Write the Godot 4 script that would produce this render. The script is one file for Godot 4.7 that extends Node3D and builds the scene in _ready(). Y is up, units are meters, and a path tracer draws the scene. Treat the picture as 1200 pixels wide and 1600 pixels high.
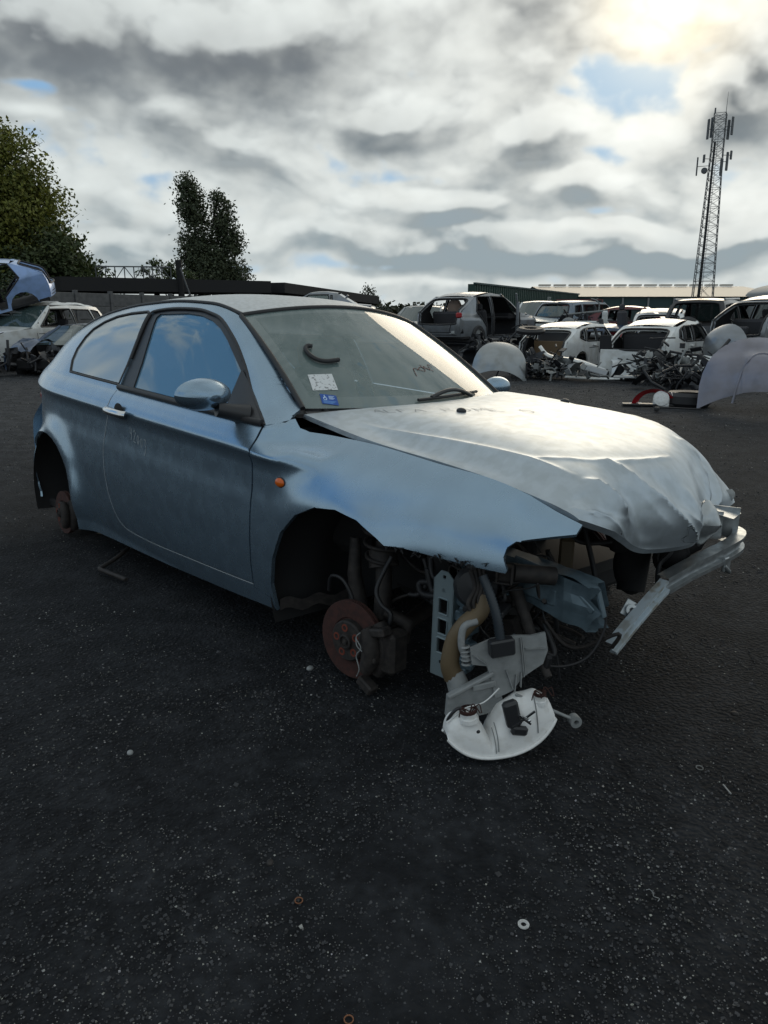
extends Node3D

# ---------------------------------------------------------------- camera, sky, sun, exposure
const SUN_AZ := -28.5
const SUN_EL := 18.8
var noise_a := FastNoiseLite.new()
var noise_b := FastNoiseLite.new()
var sky_img: Image

func sky_dir(az: float, el: float) -> Vector3:
	var a := deg_to_rad(az)
	var e := deg_to_rad(el)
	return Vector3(sin(a) * cos(e), sin(e), -cos(a) * cos(e))

func bump2(az: float, el: float, a0: float, e0: float, sa: float, se: float) -> float:
	var da := fposmod(az - a0 + 180.0, 360.0) - 180.0
	var q := (da / sa) * (da / sa) + ((el - e0) / se) * ((el - e0) / se)
	return exp(-q) if q < 12.0 else 0.0

# amount of cloud in a direction: broken stratocumulus drawn on a layer overhead, with the large masses of this sky
func cloud_at(az: float, el: float) -> float:
	var d := sky_dir(az, maxf(el, 0.0))
	var k := 1.0 / (d.y + 0.42)
	var px := d.x * k
	var pz := d.z * k
	var wx := noise_b.get_noise_2d(px * 190.0, pz * 190.0) * 0.10
	var wz := noise_b.get_noise_2d(px * 190.0 + 500.0, pz * 190.0 + 300.0) * 0.10
	var c := noise_a.get_noise_2d((px + wx) * 230.0, (pz + wz) * 230.0) * 0.62
	# cauliflower lumps, and streets of cloud near the horizon
	var lump := 1.0 - 2.2 * absf(noise_b.get_noise_2d(az * 16.0 + wx * 240.0, el * 24.0 + wz * 240.0))
	c += lump * 0.17 + noise_a.get_noise_2d(az * 15.0 + 300.0, el * 22.0) * 0.30
	c += noise_a.get_noise_2d(az * 3.0 + wx * 60.0, el * 24.0 + 900.0 + wz * 20.0) * 0.42 * exp(-el / 5.0)
	c += 0.34
	for m in masses:
		c += m[4] * bump2(az + wx * 26.0, el + wz * 18.0, m[0], m[1], m[2], m[3])
	return c

const masses := [
	[-23.0, 13.6, 3.0, 2.6, 0.85], [-31.4, 14.4, 4.2, 2.2, -0.95], [-22.8, 9.8, 2.2, 1.5, -0.45], [-46.0, 13.4, 4.0, 1.5, 0.95], [-40.0, 15.2, 2.6, 1.6, -0.25],
	[-36.3, 11.4, 2.8, 0.8, 0.75], [-36.0, 12.9, 3.0, 0.5, -0.3], [-43.0, 6.9, 4.4, 1.1, 1.0], [-43.0, 9.0, 5.0, 0.6, -0.3], [-32.6, 8.4, 3.6, 1.1, 1.0], [-32.6, 10.2, 4.0, 0.5, -0.35], [-57.0, 10.6, 3.6, 1.4, 0.9], [-61.5, 13.0, 2.6, 1.6, 0.35],
	[-40.0, 4.9, 13.0, 0.9, 1.15], [-27.0, 5.2, 8.0, 0.9, 1.1], [-38.0, 6.3, 16.0, 0.35, -0.25], [-40.0, 3.4, 20.0, 0.45, -0.35], [-52.6, 3.3, 5.0, 0.5, -0.25], [-65.0, 4.6, 6.0, 0.9, 0.5], [-66.0, 6.4, 5.0, 0.5, -0.3], [-70.8, 13.2, 2.4, 0.6, -0.55],
	[-67.0, 17.4, 10.0, 2.6, 0.8], [-54.0, 18.0, 7.0, 2.0, 0.75], [-35.5, 17.0, 3.6, 2.2, -0.1], [-64.0, 8.0, 2.6, 0.7, -0.45], [-50.5, 10.8, 2.4, 1.0, -0.15], [-51.5, 7.6, 2.4, 0.9, -0.2],
	[-118.0, 31.0, 32.0, 17.0, -0.75], [165.0, 30.0, 40.0, 16.0, -0.5], [70.0, 26.0, 40.0, 14.0, -0.45], [-105.0, 10.0, 24.0, 5.0, -0.4], [-112.0, 26.0, 12.0, 4.0, 0.5], [-140.0, 40.0, 10.0, 5.0, 0.4],
]

# each job paints eight rows; fine in the part of the sky in view, coarse elsewhere
func sky_rows(job: int) -> void:
	var w := 4096
	var h := 2048
	var sun := sky_dir(SUN_AZ, SUN_EL)
	for y in range(job * 8, job * 8 + 8):
		var el := 90.0 - (y + 0.5) * 180.0 / h
		var x := 0
		while x < w:
			var az := x * 360.0 / w
			var step := 1
			if el > 25.0 or az < 270.0 or az > 350.0:
				step = 4 if el < 40.0 else 16
			if step > 1 and y % 4 != 0:
				x += step
				continue
			var out := Color(0.05, 0.05, 0.05)
			if el > -0.6:
				out = sky_color((x + 0.5 * step) * 360.0 / w, maxf(el, 0.0), sun)
			if step == 1:
				sky_img.set_pixel(x, y, out)
			else:
				sky_img.fill_rect(Rect2i(x, y, step, 4), out)
			x += step

func sky_color(az: float, el: float, sun: Vector3) -> Color:
	var d := sky_dir(az, el)
	var near := acos(clampf(d.dot(sun), -1.0, 1.0)) * 57.2958
	var c := cloud_at(az, el)
	var up := cloud_at(az, el + 0.8 + el * 0.045)
	var hz := exp(-el / 7.0)
	var wide := exp(-near / 24.0)
	# clear air
	var blue := Color(0.11, 0.285, 0.53).lerp(Color(0.43, 0.54, 0.60), hz)
	blue = blue.lerp(Color(0.46, 0.60, 0.71), 0.85 * exp(-near / 30.0))
	# thin cloud lit from behind, thick cloud grey; wisps break up both
	var fine := noise_a.get_noise_2d(az * 26.0 + 40.0, el * 44.0)
	var bright := Color(0.54, 0.59, 0.59).lerp(Color(0.86, 0.87, 0.82), wide)
	var dark := Color(0.145, 0.158, 0.172).lerp(Color(0.14, 0.15, 0.16), wide)
	dark = dark.lerp(Color(0.165, 0.232, 0.27), 0.9 * exp(-(el / 11.0) * (el / 11.0)))
	var body := smoothstep(-0.26, 0.22, c + fine * 0.30)
	var deep := noise_a.get_noise_2d(az * 9.0 + 700.0, el * 15.0)
	var core := pow(smoothstep(0.05, 1.45, c * 0.15 + up * 0.85 + fine * 0.34 + deep * 0.34), 0.85)
	var rim := clampf((c - up) * 2.4 + fine * 0.3, 0.0, 1.0) * smoothstep(0.0, 0.35, c)
	var cl := bright.lerp(dark, core)
	cl = cl.lerp(bright * 1.08, rim * 0.6)
	cl *= 1.0 + 0.16 * fine
	var out := blue.lerp(cl, body)
	# haze towards the horizon
	out = out.lerp(Color(0.49, 0.55, 0.565).lerp(Color(0.66, 0.65, 0.60), wide), 0.5 * exp(-el / 3.0))
	# the sun behind its veil of cloud
	var glow := exp(-(near / 3.6) * (near / 3.6)) + 0.25 * exp(-near / 3.0)
	var veil := 1.0 - 0.55 * core
	out += Color(0.60, 0.42, 0.15) * glow * veil + Color(0.06, 0.05, 0.03) * exp(-near / 8.0) * veil
	return Color(out.r, out.g, out.b, 1.0)

func build_sky() -> void:
	noise_a.noise_type = FastNoiseLite.TYPE_SIMPLEX_SMOOTH
	noise_a.seed = 11
	noise_a.frequency = 0.008
	noise_a.fractal_type = FastNoiseLite.FRACTAL_FBM
	noise_a.fractal_octaves = 6
	noise_a.fractal_gain = 0.52
	noise_b.noise_type = FastNoiseLite.TYPE_SIMPLEX_SMOOTH
	noise_b.seed = 5
	noise_b.frequency = 0.01
	noise_b.fractal_octaves = 3
	sky_img = Image.create(4096, 2048, false, Image.FORMAT_RGBF)
	var id := WorkerThreadPool.add_group_task(sky_rows, 129)
	WorkerThreadPool.wait_for_group_task_completion(id)
	sky_img.fill_rect(Rect2i(0, 1031, 4096, 1017), Color(0.05, 0.05, 0.05))
	var pm := PanoramaSkyMaterial.new()
	pm.panorama = ImageTexture.create_from_image(sky_img)
	var sky := Sky.new()
	sky.sky_material = pm
	var env := Environment.new()
	env.background_mode = Environment.BG_SKY
	env.sky = sky
	env.tonemap_mode = Environment.TONE_MAPPER_LINEAR
	env.tonemap_exposure = 1.16
	env.sdfgi_enabled = true
	env.ssao_enabled = true
	env.ssil_enabled = true
	var we := WorldEnvironment.new()
	we.name = "world_environment"
	we.environment = env
	add_child(we)

func _ready() -> void:
	var cam := Camera3D.new()
	cam.name = "camera"
	cam.fov = 67.49
	cam.near = 0.05
	cam.far = 1500.0
	cam.position = Vector3(1.93, 1.255, 2.378)
	cam.rotation = Vector3(-0.2515, 0.8185, 0.0)
	add_child(cam)
	build_sky()
	var sun := DirectionalLight3D.new()
	sun.name = "sun"
	sun.light_color = Color(1.0, 0.93, 0.82)
	sun.light_energy = 0.16
	sun.light_angular_distance = 28.0
	sun.shadow_enabled = true
	add_child(sun)
	sun.look_at_from_position(sky_dir(SUN_AZ, SUN_EL), Vector3.ZERO, Vector3.UP)
	build_all()

func build_all() -> void:
	build_ground()
	build_car()
	mat("scrap_dark", Color(0.025, 0.026, 0.03), 0.5, 0.2)
	mat("scrap_pale", Color(0.20, 0.21, 0.21), 0.5, 0.3)
	build_yard()
	build_far()
	build_trees()
	build_headlight()
	build_bits()

# ---------------------------------------------------------------- helpers: meshes, names, labels
var used := {}
var rng := RandomNumberGenerator.new()

func numbered(called: String) -> String:
	var n: int = used.get(called, 0)
	used[called] = n + 1
	return called if n == 0 else "%s_%03d" % [called, n]

class MB:
	var v := PackedVector3Array()
	var n := PackedVector3Array()
	var uv := PackedVector2Array()
	var c := PackedColorArray()
	var col := Color.WHITE
	var colored := false

	func tri(a: Vector3, b: Vector3, d: Vector3, na = null, nb = null, nd = null, ua := Vector2.ZERO, ub := Vector2.ZERO, ud := Vector2.ZERO) -> void:
		var f := (b - a).cross(d - a)
		if f.length_squared() < 1e-16:
			return
		f = f.normalized()
		var ma: Vector3 = f if na == null else na
		var mb: Vector3 = f if nb == null else nb
		var md: Vector3 = f if nd == null else nd
		if (ma + mb + md).dot(f) < 0.0:
			f = -f
			if na == null:
				ma = f
				mb = f
				md = f
		# front faces run clockwise
		if (b - a).cross(d - a).dot(ma + mb + md) > 0.0:
			v.append(a); v.append(d); v.append(b)
			n.append(ma); n.append(md); n.append(mb)
			uv.append(ua); uv.append(ud); uv.append(ub)
		else:
			v.append(a); v.append(b); v.append(d)
			n.append(ma); n.append(mb); n.append(md)
			uv.append(ua); uv.append(ub); uv.append(ud)
		if colored:
			c.append(col); c.append(col); c.append(col)

	func quad(a: Vector3, b: Vector3, d: Vector3, e: Vector3, out := Vector3.ZERO) -> void:
		var f := (b - a).cross(d - a)
		if f.length_squared() < 1e-16:
			f = (d - a).cross(e - a)
		f = f.normalized()
		if out != Vector3.ZERO and f.dot(out) < 0.0:
			f = -f
		tri(a, b, d, f, f, f, Vector2(0, 0), Vector2(1, 0), Vector2(1, 1))
		tri(a, d, e, f, f, f, Vector2(0, 0), Vector2(1, 1), Vector2(0, 1))

	# box with chamfered edges: centre, size, axes
	func box(at: Vector3, size: Vector3, b := Basis.IDENTITY, ch := 0.0) -> void:
		var h := size * 0.5
		if ch <= 0.0:
			for ax in 3:
				for s in [-1.0, 1.0]:
					var nn := Vector3.ZERO
					nn[ax] = s
					var p := Vector3.ZERO
					p[(ax + 1) % 3] = h[(ax + 1) % 3]
					var q := Vector3.ZERO
					q[(ax + 2) % 3] = h[(ax + 2) % 3]
					var o := nn * h[ax]
					quad(at + b * (o + p + q), at + b * (o - p + q), at + b * (o - p - q), at + b * (o + p - q), b * nn)
			return
		ch = minf(ch, minf(h.x, minf(h.y, h.z)) * 0.9)
		for ax in 3:
			var i := (ax + 1) % 3
			var j := (ax + 2) % 3
			for s in [-1.0, 1.0]:
				var nn := Vector3.ZERO
				nn[ax] = s
				var p := Vector3.ZERO
				p[i] = h[i] - ch
				var q := Vector3.ZERO
				q[j] = h[j] - ch
				var o := nn * h[ax]
				quad(at + b * (o + p + q), at + b * (o - p + q), at + b * (o - p - q), at + b * (o + p - q), b * nn)
			# edges that run along ax
			for si in [-1.0, 1.0]:
				for sj in [-1.0, 1.0]:
					var p1 := Vector3.ZERO
					p1[i] = si * h[i]
					p1[j] = sj * (h[j] - ch)
					var p2 := Vector3.ZERO
					p2[i] = si * (h[i] - ch)
					p2[j] = sj * h[j]
					var l := Vector3.ZERO
					l[ax] = h[ax] - ch
					var nn2 := Vector3.ZERO
					nn2[i] = si
					nn2[j] = sj
					quad(at + b * (p1 + l), at + b * (p2 + l), at + b * (p2 - l), at + b * (p1 - l), b * nn2)
		for sx in [-1.0, 1.0]:
			for sy in [-1.0, 1.0]:
				for sz in [-1.0, 1.0]:
					var k := Vector3(sx, sy, sz)
					var a1 := Vector3(h.x, h.y - ch, h.z - ch) * k
					var a2 := Vector3(h.x - ch, h.y, h.z - ch) * k
					var a3 := Vector3(h.x - ch, h.y - ch, h.z) * k
					var nn3 := b * k.normalized()
					tri(at + b * a1, at + b * a2, at + b * a3, nn3, nn3, nn3)

	# box between two points (a bar), w across and h up
	func bar(p: Vector3, q: Vector3, w: float, h: float, up := Vector3.UP, ch := 0.0) -> void:
		var d := (q - p)
		var l := d.length()
		if l < 1e-5:
			return
		d /= l
		var u := up - d * d.dot(up)
		if u.length() < 1e-3:
			u = Vector3.RIGHT - d * d.x
		u = u.normalized()
		box((p + q) * 0.5, Vector3(l, h, w), Basis(d, u, d.cross(u)), ch)

	# round tube through points; radius may be a number or an array
	func tube(path: Array, rad, sides := 8, caps := true) -> void:
		var m := path.size()
		var rings := []
		var nors := []
		var u := Vector3.ZERO
		for i in m:
			var p: Vector3 = path[i]
			var t: Vector3 = (path[mini(i + 1, m - 1)] - path[maxi(i - 1, 0)])
			t = t.normalized() if t.length() > 1e-6 else Vector3.UP
			if u == Vector3.ZERO:
				u = t.cross(Vector3.UP)
				if u.length() < 0.05:
					u = t.cross(Vector3.RIGHT)
			u = (u - t * t.dot(u)).normalized()
			var w := t.cross(u)
			var r: float = rad[i] if rad is Array else rad
			var ring := PackedVector3Array()
			var nor := PackedVector3Array()
			for k in sides:
				var a := TAU * k / sides
				var d := u * cos(a) + w * sin(a)
				ring.append(p + d * r)
				nor.append(d)
			rings.append(ring)
			nors.append(nor)
		for i in m - 1:
			for k in sides:
				var k2 := (k + 1) % sides
				tri(rings[i][k], rings[i + 1][k], rings[i + 1][k2], nors[i][k], nors[i + 1][k], nors[i + 1][k2])
				tri(rings[i][k], rings[i + 1][k2], rings[i][k2], nors[i][k], nors[i + 1][k2], nors[i][k2])
		if caps:
			for e in [0, m - 1]:
				var o: Vector3 = (path[e] - path[1 if e == 0 else m - 2]).normalized()
				for k in sides:
					tri(path[e], rings[e][k], rings[e][(k + 1) % sides], o, o, o)

	# lathe about an axis: profile of (distance along axis, radius)
	func lathe(at: Vector3, axis: Vector3, prof: Array, sides := 24, smooth_it := false) -> void:
		axis = axis.normalized()
		var u := axis.cross(Vector3.UP)
		if u.length() < 0.05:
			u = axis.cross(Vector3.RIGHT)
		u = u.normalized()
		var w := axis.cross(u)
		for i in prof.size() - 1:
			var p: Vector2 = prof[i]
			var q: Vector2 = prof[i + 1]
			var tn := Vector2(q.y - p.y, -(q.x - p.x))
			if tn.length() < 1e-7:
				continue
			tn = tn.normalized()
			for k in sides:
				var a := TAU * k / sides
				var b := TAU * (k + 1) / sides
				var da := u * cos(a) + w * sin(a)
				var db := u * cos(b) + w * sin(b)
				var na := (axis * -tn.x + da * -tn.y)
				var nb := (axis * -tn.x + db * -tn.y)
				var p1 := at + axis * p.x + da * p.y
				var p2 := at + axis * q.x + da * q.y
				var p3 := at + axis * q.x + db * q.y
				var p4 := at + axis * p.x + db * p.y
				tri(p1, p2, p3, na, na, nb)
				tri(p1, p3, p4, na, nb, nb)

	func ellipsoid(at: Vector3, r: Vector3, b := Basis.IDENTITY, nu := 20, nv := 12) -> void:
		var pt := func(i: int, j: int) -> Vector3:
			var a := TAU * i / nu
			var e := PI * j / nv - PI / 2
			return Vector3(cos(e) * cos(a), sin(e), cos(e) * sin(a))
		for i in nu:
			for j in nv:
				var q := [pt.call(i, j), pt.call(i + 1, j), pt.call(i + 1, j + 1), pt.call(i, j + 1)]
				var ps := []
				var ns := []
				for k in q:
					ps.append(at + b * (k * r))
					ns.append((b * (k / r)).normalized())
				tri(ps[0], ps[1], ps[2], ns[0], ns[1], ns[2])
				tri(ps[0], ps[2], ps[3], ns[0], ns[2], ns[3])

	# smooth sheet from a function of (u, v), both 0..1
	func sheet(fn: Callable, nu: int, nv: int, out := Vector3.ZERO, uvs := Vector2.ONE) -> void:
		var ps := []
		var ns := []
		for i in nu + 1:
			var pr := PackedVector3Array()
			for j in nv + 1:
				pr.append(fn.call(float(i) / nu, float(j) / nv))
			ps.append(pr)
		for i in nu + 1:
			var nr := PackedVector3Array()
			for j in nv + 1:
				var du: Vector3 = ps[mini(i + 1, nu)][j] - ps[maxi(i - 1, 0)][j]
				var dv: Vector3 = ps[i][mini(j + 1, nv)] - ps[i][maxi(j - 1, 0)]
				var m := du.cross(dv).normalized()
				if out != Vector3.ZERO and m.dot(out) < 0.0:
					m = -m
				nr.append(m)
			ns.append(nr)
		for i in nu:
			for j in nv:
				var a := Vector2(float(i) / nu, float(j) / nv) * uvs
				var b := Vector2(float(i + 1) / nu, float(j + 1) / nv) * uvs
				tri(ps[i][j], ps[i + 1][j], ps[i + 1][j + 1], ns[i][j], ns[i + 1][j], ns[i + 1][j + 1], a, Vector2(b.x, a.y), b)
				tri(ps[i][j], ps[i + 1][j + 1], ps[i][j + 1], ns[i][j], ns[i + 1][j + 1], ns[i][j + 1], a, b, Vector2(a.x, b.y))

	func mesh() -> ArrayMesh:
		var a := []
		a.resize(Mesh.ARRAY_MAX)
		a[Mesh.ARRAY_VERTEX] = v
		a[Mesh.ARRAY_NORMAL] = n
		a[Mesh.ARRAY_TEX_UV] = uv
		if colored:
			a[Mesh.ARRAY_COLOR] = c
		var m := ArrayMesh.new()
		m.add_surface_from_arrays(Mesh.PRIMITIVE_TRIANGLES, a)
		return m

func put(called: String, mb: MB, mat: Material, parent: Node = null) -> MeshInstance3D:
	var o := MeshInstance3D.new()
	o.name = called if parent else numbered(called)
	o.mesh = mb.mesh()
	o.material_override = mat
	o.cast_shadow = GeometryInstance3D.SHADOW_CASTING_SETTING_ON
	(parent if parent else self).add_child(o, true)
	return o

func tag(o: Node, label: String, category := "", group := "") -> Node:
	o.set_meta("label", label)
	if category:
		o.set_meta("category", category)
	if group:
		o.set_meta("group", group)
	return o

func thing(called: String, label: String, category: String, at := Vector3.ZERO, turn := 0.0, group := "") -> Node3D:
	var o := Node3D.new()
	o.name = numbered(called)
	add_child(o)
	o.position = at
	o.rotation.y = turn
	tag(o, label, category, group)
	return o

func ground_piece(o: Node) -> Node:
	o.set_meta("kind", "structure")
	return o

# smooth interpolation through a table of points (x rising)
func cr(t: PackedVector2Array, x: float) -> float:
	var m := t.size()
	if x <= t[0].x:
		return t[0].y
	if x >= t[m - 1].x:
		return t[m - 1].y
	var i := 0
	while x > t[i + 1].x:
		i += 1
	var p := t[i]
	var q := t[i + 1]
	var h := q.x - p.x
	var s := (q.y - p.y) / h
	var d0 := s
	var d1 := s
	if i > 0:
		var s0 := (p.y - t[i - 1].y) / (p.x - t[i - 1].x)
		d0 = 0.0 if s0 * s <= 0.0 else 2.0 * s0 * s / (s0 + s)
	if i < m - 2:
		var s1 := (t[i + 2].y - q.y) / (t[i + 2].x - q.x)
		d1 = 0.0 if s1 * s <= 0.0 else 2.0 * s1 * s / (s1 + s)
	var u := (x - p.x) / h
	var u2 := u * u
	var u3 := u2 * u
	return p.y * (2 * u3 - 3 * u2 + 1) + d0 * h * (u3 - 2 * u2 + u) + q.y * (3 * u2 - 2 * u3) + d1 * h * (u3 - u2)

func tab(a: Array) -> PackedVector2Array:
	var r := PackedVector2Array()
	for i in range(0, a.size(), 2):
		r.append(Vector2(a[i], a[i + 1]))
	return r

# closed or open smooth curve through 2D points
func smooth_line(p: PackedVector2Array, closed := false, sub := 6) -> PackedVector2Array:
	var r := PackedVector2Array()
	var m := p.size()
	for i in (m if closed else m - 1):
		var a := p[(i - 1 + m) % m] if closed else p[maxi(i - 1, 0)]
		var b := p[i]
		var c := p[(i + 1) % m]
		var d := p[(i + 2) % m] if closed else p[mini(i + 2, m - 1)]
		for k in sub:
			var t := float(k) / sub
			r.append(0.5 * ((2.0 * b) + (c - a) * t + (2.0 * a - 5.0 * b + 4.0 * c - d) * t * t + (3.0 * b - a - 3.0 * c + d) * t * t * t))
	if not closed:
		r.append(p[m - 1])
	return r

func smooth_path(p: Array, sub := 6) -> Array:
	var r := []
	var m := p.size()
	for i in m - 1:
		var a: Vector3 = p[maxi(i - 1, 0)]
		var b: Vector3 = p[i]
		var c: Vector3 = p[i + 1]
		var d: Vector3 = p[mini(i + 2, m - 1)]
		for k in sub:
			var t := float(k) / sub
			r.append(0.5 * ((2.0 * b) + (c - a) * t + (2.0 * a - 5.0 * b + 4.0 * c - d) * t * t + (3.0 * b - a - 3.0 * c + d) * t * t * t))
	r.append(p[m - 1])
	return r

func dense(poly: PackedVector2Array, most: float) -> PackedVector2Array:
	var r := PackedVector2Array()
	for i in poly.size():
		var a := poly[i]
		var b := poly[(i + 1) % poly.size()]
		var k := maxi(1, ceili(a.distance_to(b) / most))
		for j in k:
			r.append(a.lerp(b, float(j) / k))
	return r

# part of a curved sheet inside a 2D outline, with a turned-in edge; fn maps (u, v) to space, out tells its outer side
func trim(mb: MB, outline: PackedVector2Array, holes: Array, step: Vector2, fn: Callable, out: Vector3, hem := 0.012, eps := 0.004) -> void:
	var poly := dense(outline, minf(step.x, step.y) * 0.8)
	if Geometry2D.is_polygon_clockwise(poly):
		poly.reverse()
	var hs := []
	for h in holes:
		var q: PackedVector2Array = dense(h, minf(step.x, step.y) * 0.8)
		if Geometry2D.is_polygon_clockwise(q):
			q.reverse()
		hs.append(q)
	var lo := poly[0]
	var hi := poly[0]
	for p in poly:
		lo = lo.min(p)
		hi = hi.max(p)
	var nx := ceili((hi.x - lo.x) / step.x)
	var ny := ceili((hi.y - lo.y) / step.y)
	var edge := {}
	for loop in [poly] + hs:
		for p in loop:
			edge[Vector2i(floori((p.x - lo.x) / step.x), floori((p.y - lo.y) / step.y))] = true
			for e in [Vector2(1e-4, 1e-4), Vector2(-1e-4, -1e-4)]:
				edge[Vector2i(floori((p.x + e.x - lo.x) / step.x), floori((p.y + e.y - lo.y) / step.y))] = true
	var cache := {}
	var look := func(p: Vector2) -> Array:
		if cache.has(p):
			return cache[p]
		var a: Vector3 = fn.call(p.x, p.y)
		var du: Vector3 = fn.call(p.x + eps, p.y) - fn.call(p.x - eps, p.y)
		var dv: Vector3 = fn.call(p.x, p.y + eps) - fn.call(p.x, p.y - eps)
		var m := du.cross(dv).normalized()
		if m.dot(out) < 0.0:
			m = -m
		cache[p] = [a, m]
		return cache[p]
	var emit := func(a: Vector2, b: Vector2, c: Vector2) -> void:
		var pa: Array = look.call(a)
		var pb: Array = look.call(b)
		var pc: Array = look.call(c)
		mb.tri(pa[0], pb[0], pc[0], pa[1], pb[1], pc[1], a, b, c)
	for i in nx:
		for j in ny:
			var a := lo + Vector2(i, j) * step
			var b := a + step
			var cell := PackedVector2Array([a, Vector2(b.x, a.y), b, Vector2(a.x, b.y)])
			if not edge.has(Vector2i(i, j)):
				var mid := (a + b) * 0.5
				if not Geometry2D.is_point_in_polygon(mid, poly):
					continue
				var inside_hole := false
				for h in hs:
					if Geometry2D.is_point_in_polygon(mid, h):
						inside_hole = true
				if inside_hole:
					continue
				emit.call(cell[0], cell[1], cell[2])
				emit.call(cell[0], cell[2], cell[3])
				continue
			var pieces: Array = Geometry2D.intersect_polygons(cell, poly)
			for h in hs:
				var rest := []
				for p in pieces:
					rest.append_array(Geometry2D.clip_polygons(p, h))
				pieces = rest
			for p in pieces:
				var ids := Geometry2D.triangulate_polygon(p)
				for k in range(0, ids.size(), 3):
					emit.call(p[ids[k]], p[ids[k + 1]], p[ids[k + 2]])
	if hem > 0.0:
		for loop in [poly] + hs:
			for i in loop.size():
				var p: Array = look.call(loop[i])
				var q: Array = look.call(loop[(i + 1) % loop.size()])
				mb.quad(p[0], q[0], q[0] - q[1] * hem, p[0] - p[1] * hem)

func offset_in(poly: PackedVector2Array, d: float) -> PackedVector2Array:
	var r := Geometry2D.offset_polygon(poly, -d, Geometry2D.JOIN_ROUND)
	if r.size() == 0:
		return poly
	var best: PackedVector2Array = r[0]
	for q in r:
		if q.size() > best.size():
			best = q
	return best

# ---------------------------------------------------------------- materials
var mats := {}

func srgb(r: float, g: float, b: float) -> Color:
	return Color(r, g, b).linear_to_srgb()

func mat(called: String, color: Color, rough := 0.6, metal := 0.0) -> StandardMaterial3D:
	if mats.has(called):
		return mats[called]
	var m := StandardMaterial3D.new()
	m.resource_name = called
	m.albedo_color = color.linear_to_srgb()
	m.roughness = rough
	m.metallic = metal
	m.cull_mode = BaseMaterial3D.CULL_DISABLED
	mats[called] = m
	return m

func noise_tex(sd: int, freq: float, lo: Color, hi: Color, size := 512, oct := 5, kind := FastNoiseLite.TYPE_SIMPLEX_SMOOTH, ramp_pts := PackedFloat32Array()) -> ImageTexture:
	var nz := FastNoiseLite.new()
	nz.seed = sd
	nz.noise_type = kind
	nz.frequency = freq
	nz.fractal_octaves = oct
	var im := nz.get_seamless_image(size, size)
	im.convert(Image.FORMAT_RGB8)
	var g := im.get_data()
	var o := PackedByteArray()
	o.resize(g.size())
	var lut := PackedByteArray()
	for i in 256:
		var t := i / 255.0
		if ramp_pts.size() == 2:
			t = smoothstep(ramp_pts[0], ramp_pts[1], t)
		var k := lo.lerp(hi, t)
		lut.append(int(clampf(k.r, 0, 1) * 255))
		lut.append(int(clampf(k.g, 0, 1) * 255))
		lut.append(int(clampf(k.b, 0, 1) * 255))
	for i in range(0, g.size(), 3):
		var k := g[i] * 3
		o[i] = lut[k]
		o[i + 1] = lut[k + 1]
		o[i + 2] = lut[k + 2]
	return ImageTexture.create_from_image(Image.create_from_data(size, size, false, Image.FORMAT_RGB8, o))

# ---------------------------------------------------------------- the wrecked hatchback: its curved skin (car axes: x forward, y up, z to its right)
const LOWERED := 0.0965
const LEAN := -0.0429
var WIDTH := tab([-3.26, 0.55, -3.12, 0.655, -2.95, 0.735, -2.8, 0.788, -2.6, 0.835, -2.4, 0.855, -2.0, 0.862, -1.2, 0.865, -0.4, 0.863, 0, 0.866, 0.25, 0.852, 0.5, 0.805, 0.7, 0.735, 0.9, 0.62])
var UNDER := tab([-0.01, 0, 0, 0, 0.02, -0.010, 0.05, -0.017, 0.12, -0.018, 0.20, -0.014, 0.30, -0.013, 0.40, -0.018, 0.48, -0.026, 0.54, -0.036, 0.60, -0.05, 0.66, -0.068])
var WING_TOP := tab([-0.7, 0.975, -0.45, 0.955, -0.32, 0.905, -0.015, 0.897, 0.336, 0.868, 0.467, 0.858, 0.618, 0.829, 0.715, 0.79, 0.83, 0.75])
var WING_IN := tab([-0.5, 0.66, 0.3, 0.655, 0.6, 0.63, 0.85, 0.58])
var RAIL_Y := tab([-3.26, 0.90, -3.12, 1.02, -2.98, 1.115, -2.8, 1.205, -2.55, 1.288, -2.25, 1.345, -1.9, 1.38, -1.55, 1.392, -1.25, 1.38, -1.009, 1.328, -0.75, 1.17, -0.4523, 0.977, -0.3, 0.93])
var RAIL_Z := tab([-3.26, 0.54, -3.0, 0.555, -2.6, 0.55, -2.2, 0.545, -1.5, 0.545, -1.2, 0.535, -1.009, 0.530, -0.4523, 0.613, -0.3, 0.63])
var ROOF_Y := tab([-3.2, 0.96, -3.12, 1.02, -2.98, 1.115, -2.8, 1.205, -2.55, 1.288, -2.25, 1.345, -1.9, 1.38, -1.55, 1.392, -1.25, 1.38, -1.009, 1.330, -0.85, 1.285])

func crease_y(x: float) -> float:
	return 0.797 - 0.0455 * x

func belt_y(x: float) -> float:
	return 0.894 - 0.047 * x

func skin_door(x: float, y: float) -> float:
	var w := cr(WIDTH, x)
	var t := crease_y(x) - y
	if t >= 0.0:
		return w + cr(UNDER, t)
	return w + 0.35 * t - 4.0 * t * t

func skin_wing(x: float, y: float) -> float:
	var w := cr(WIDTH, x)
	if y > 0.60:
		var yt := cr(WING_TOP, x)
		var zt := cr(WING_IN, x)
		var u := clampf((yt - y) / (yt - 0.60), -0.3, 1.0)
		return zt + (w - zt) * (1.0 - pow(1.0 - u, 2.3))
	var d := (0.60 - y) / 0.35
	return w - 0.05 * d * d

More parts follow.
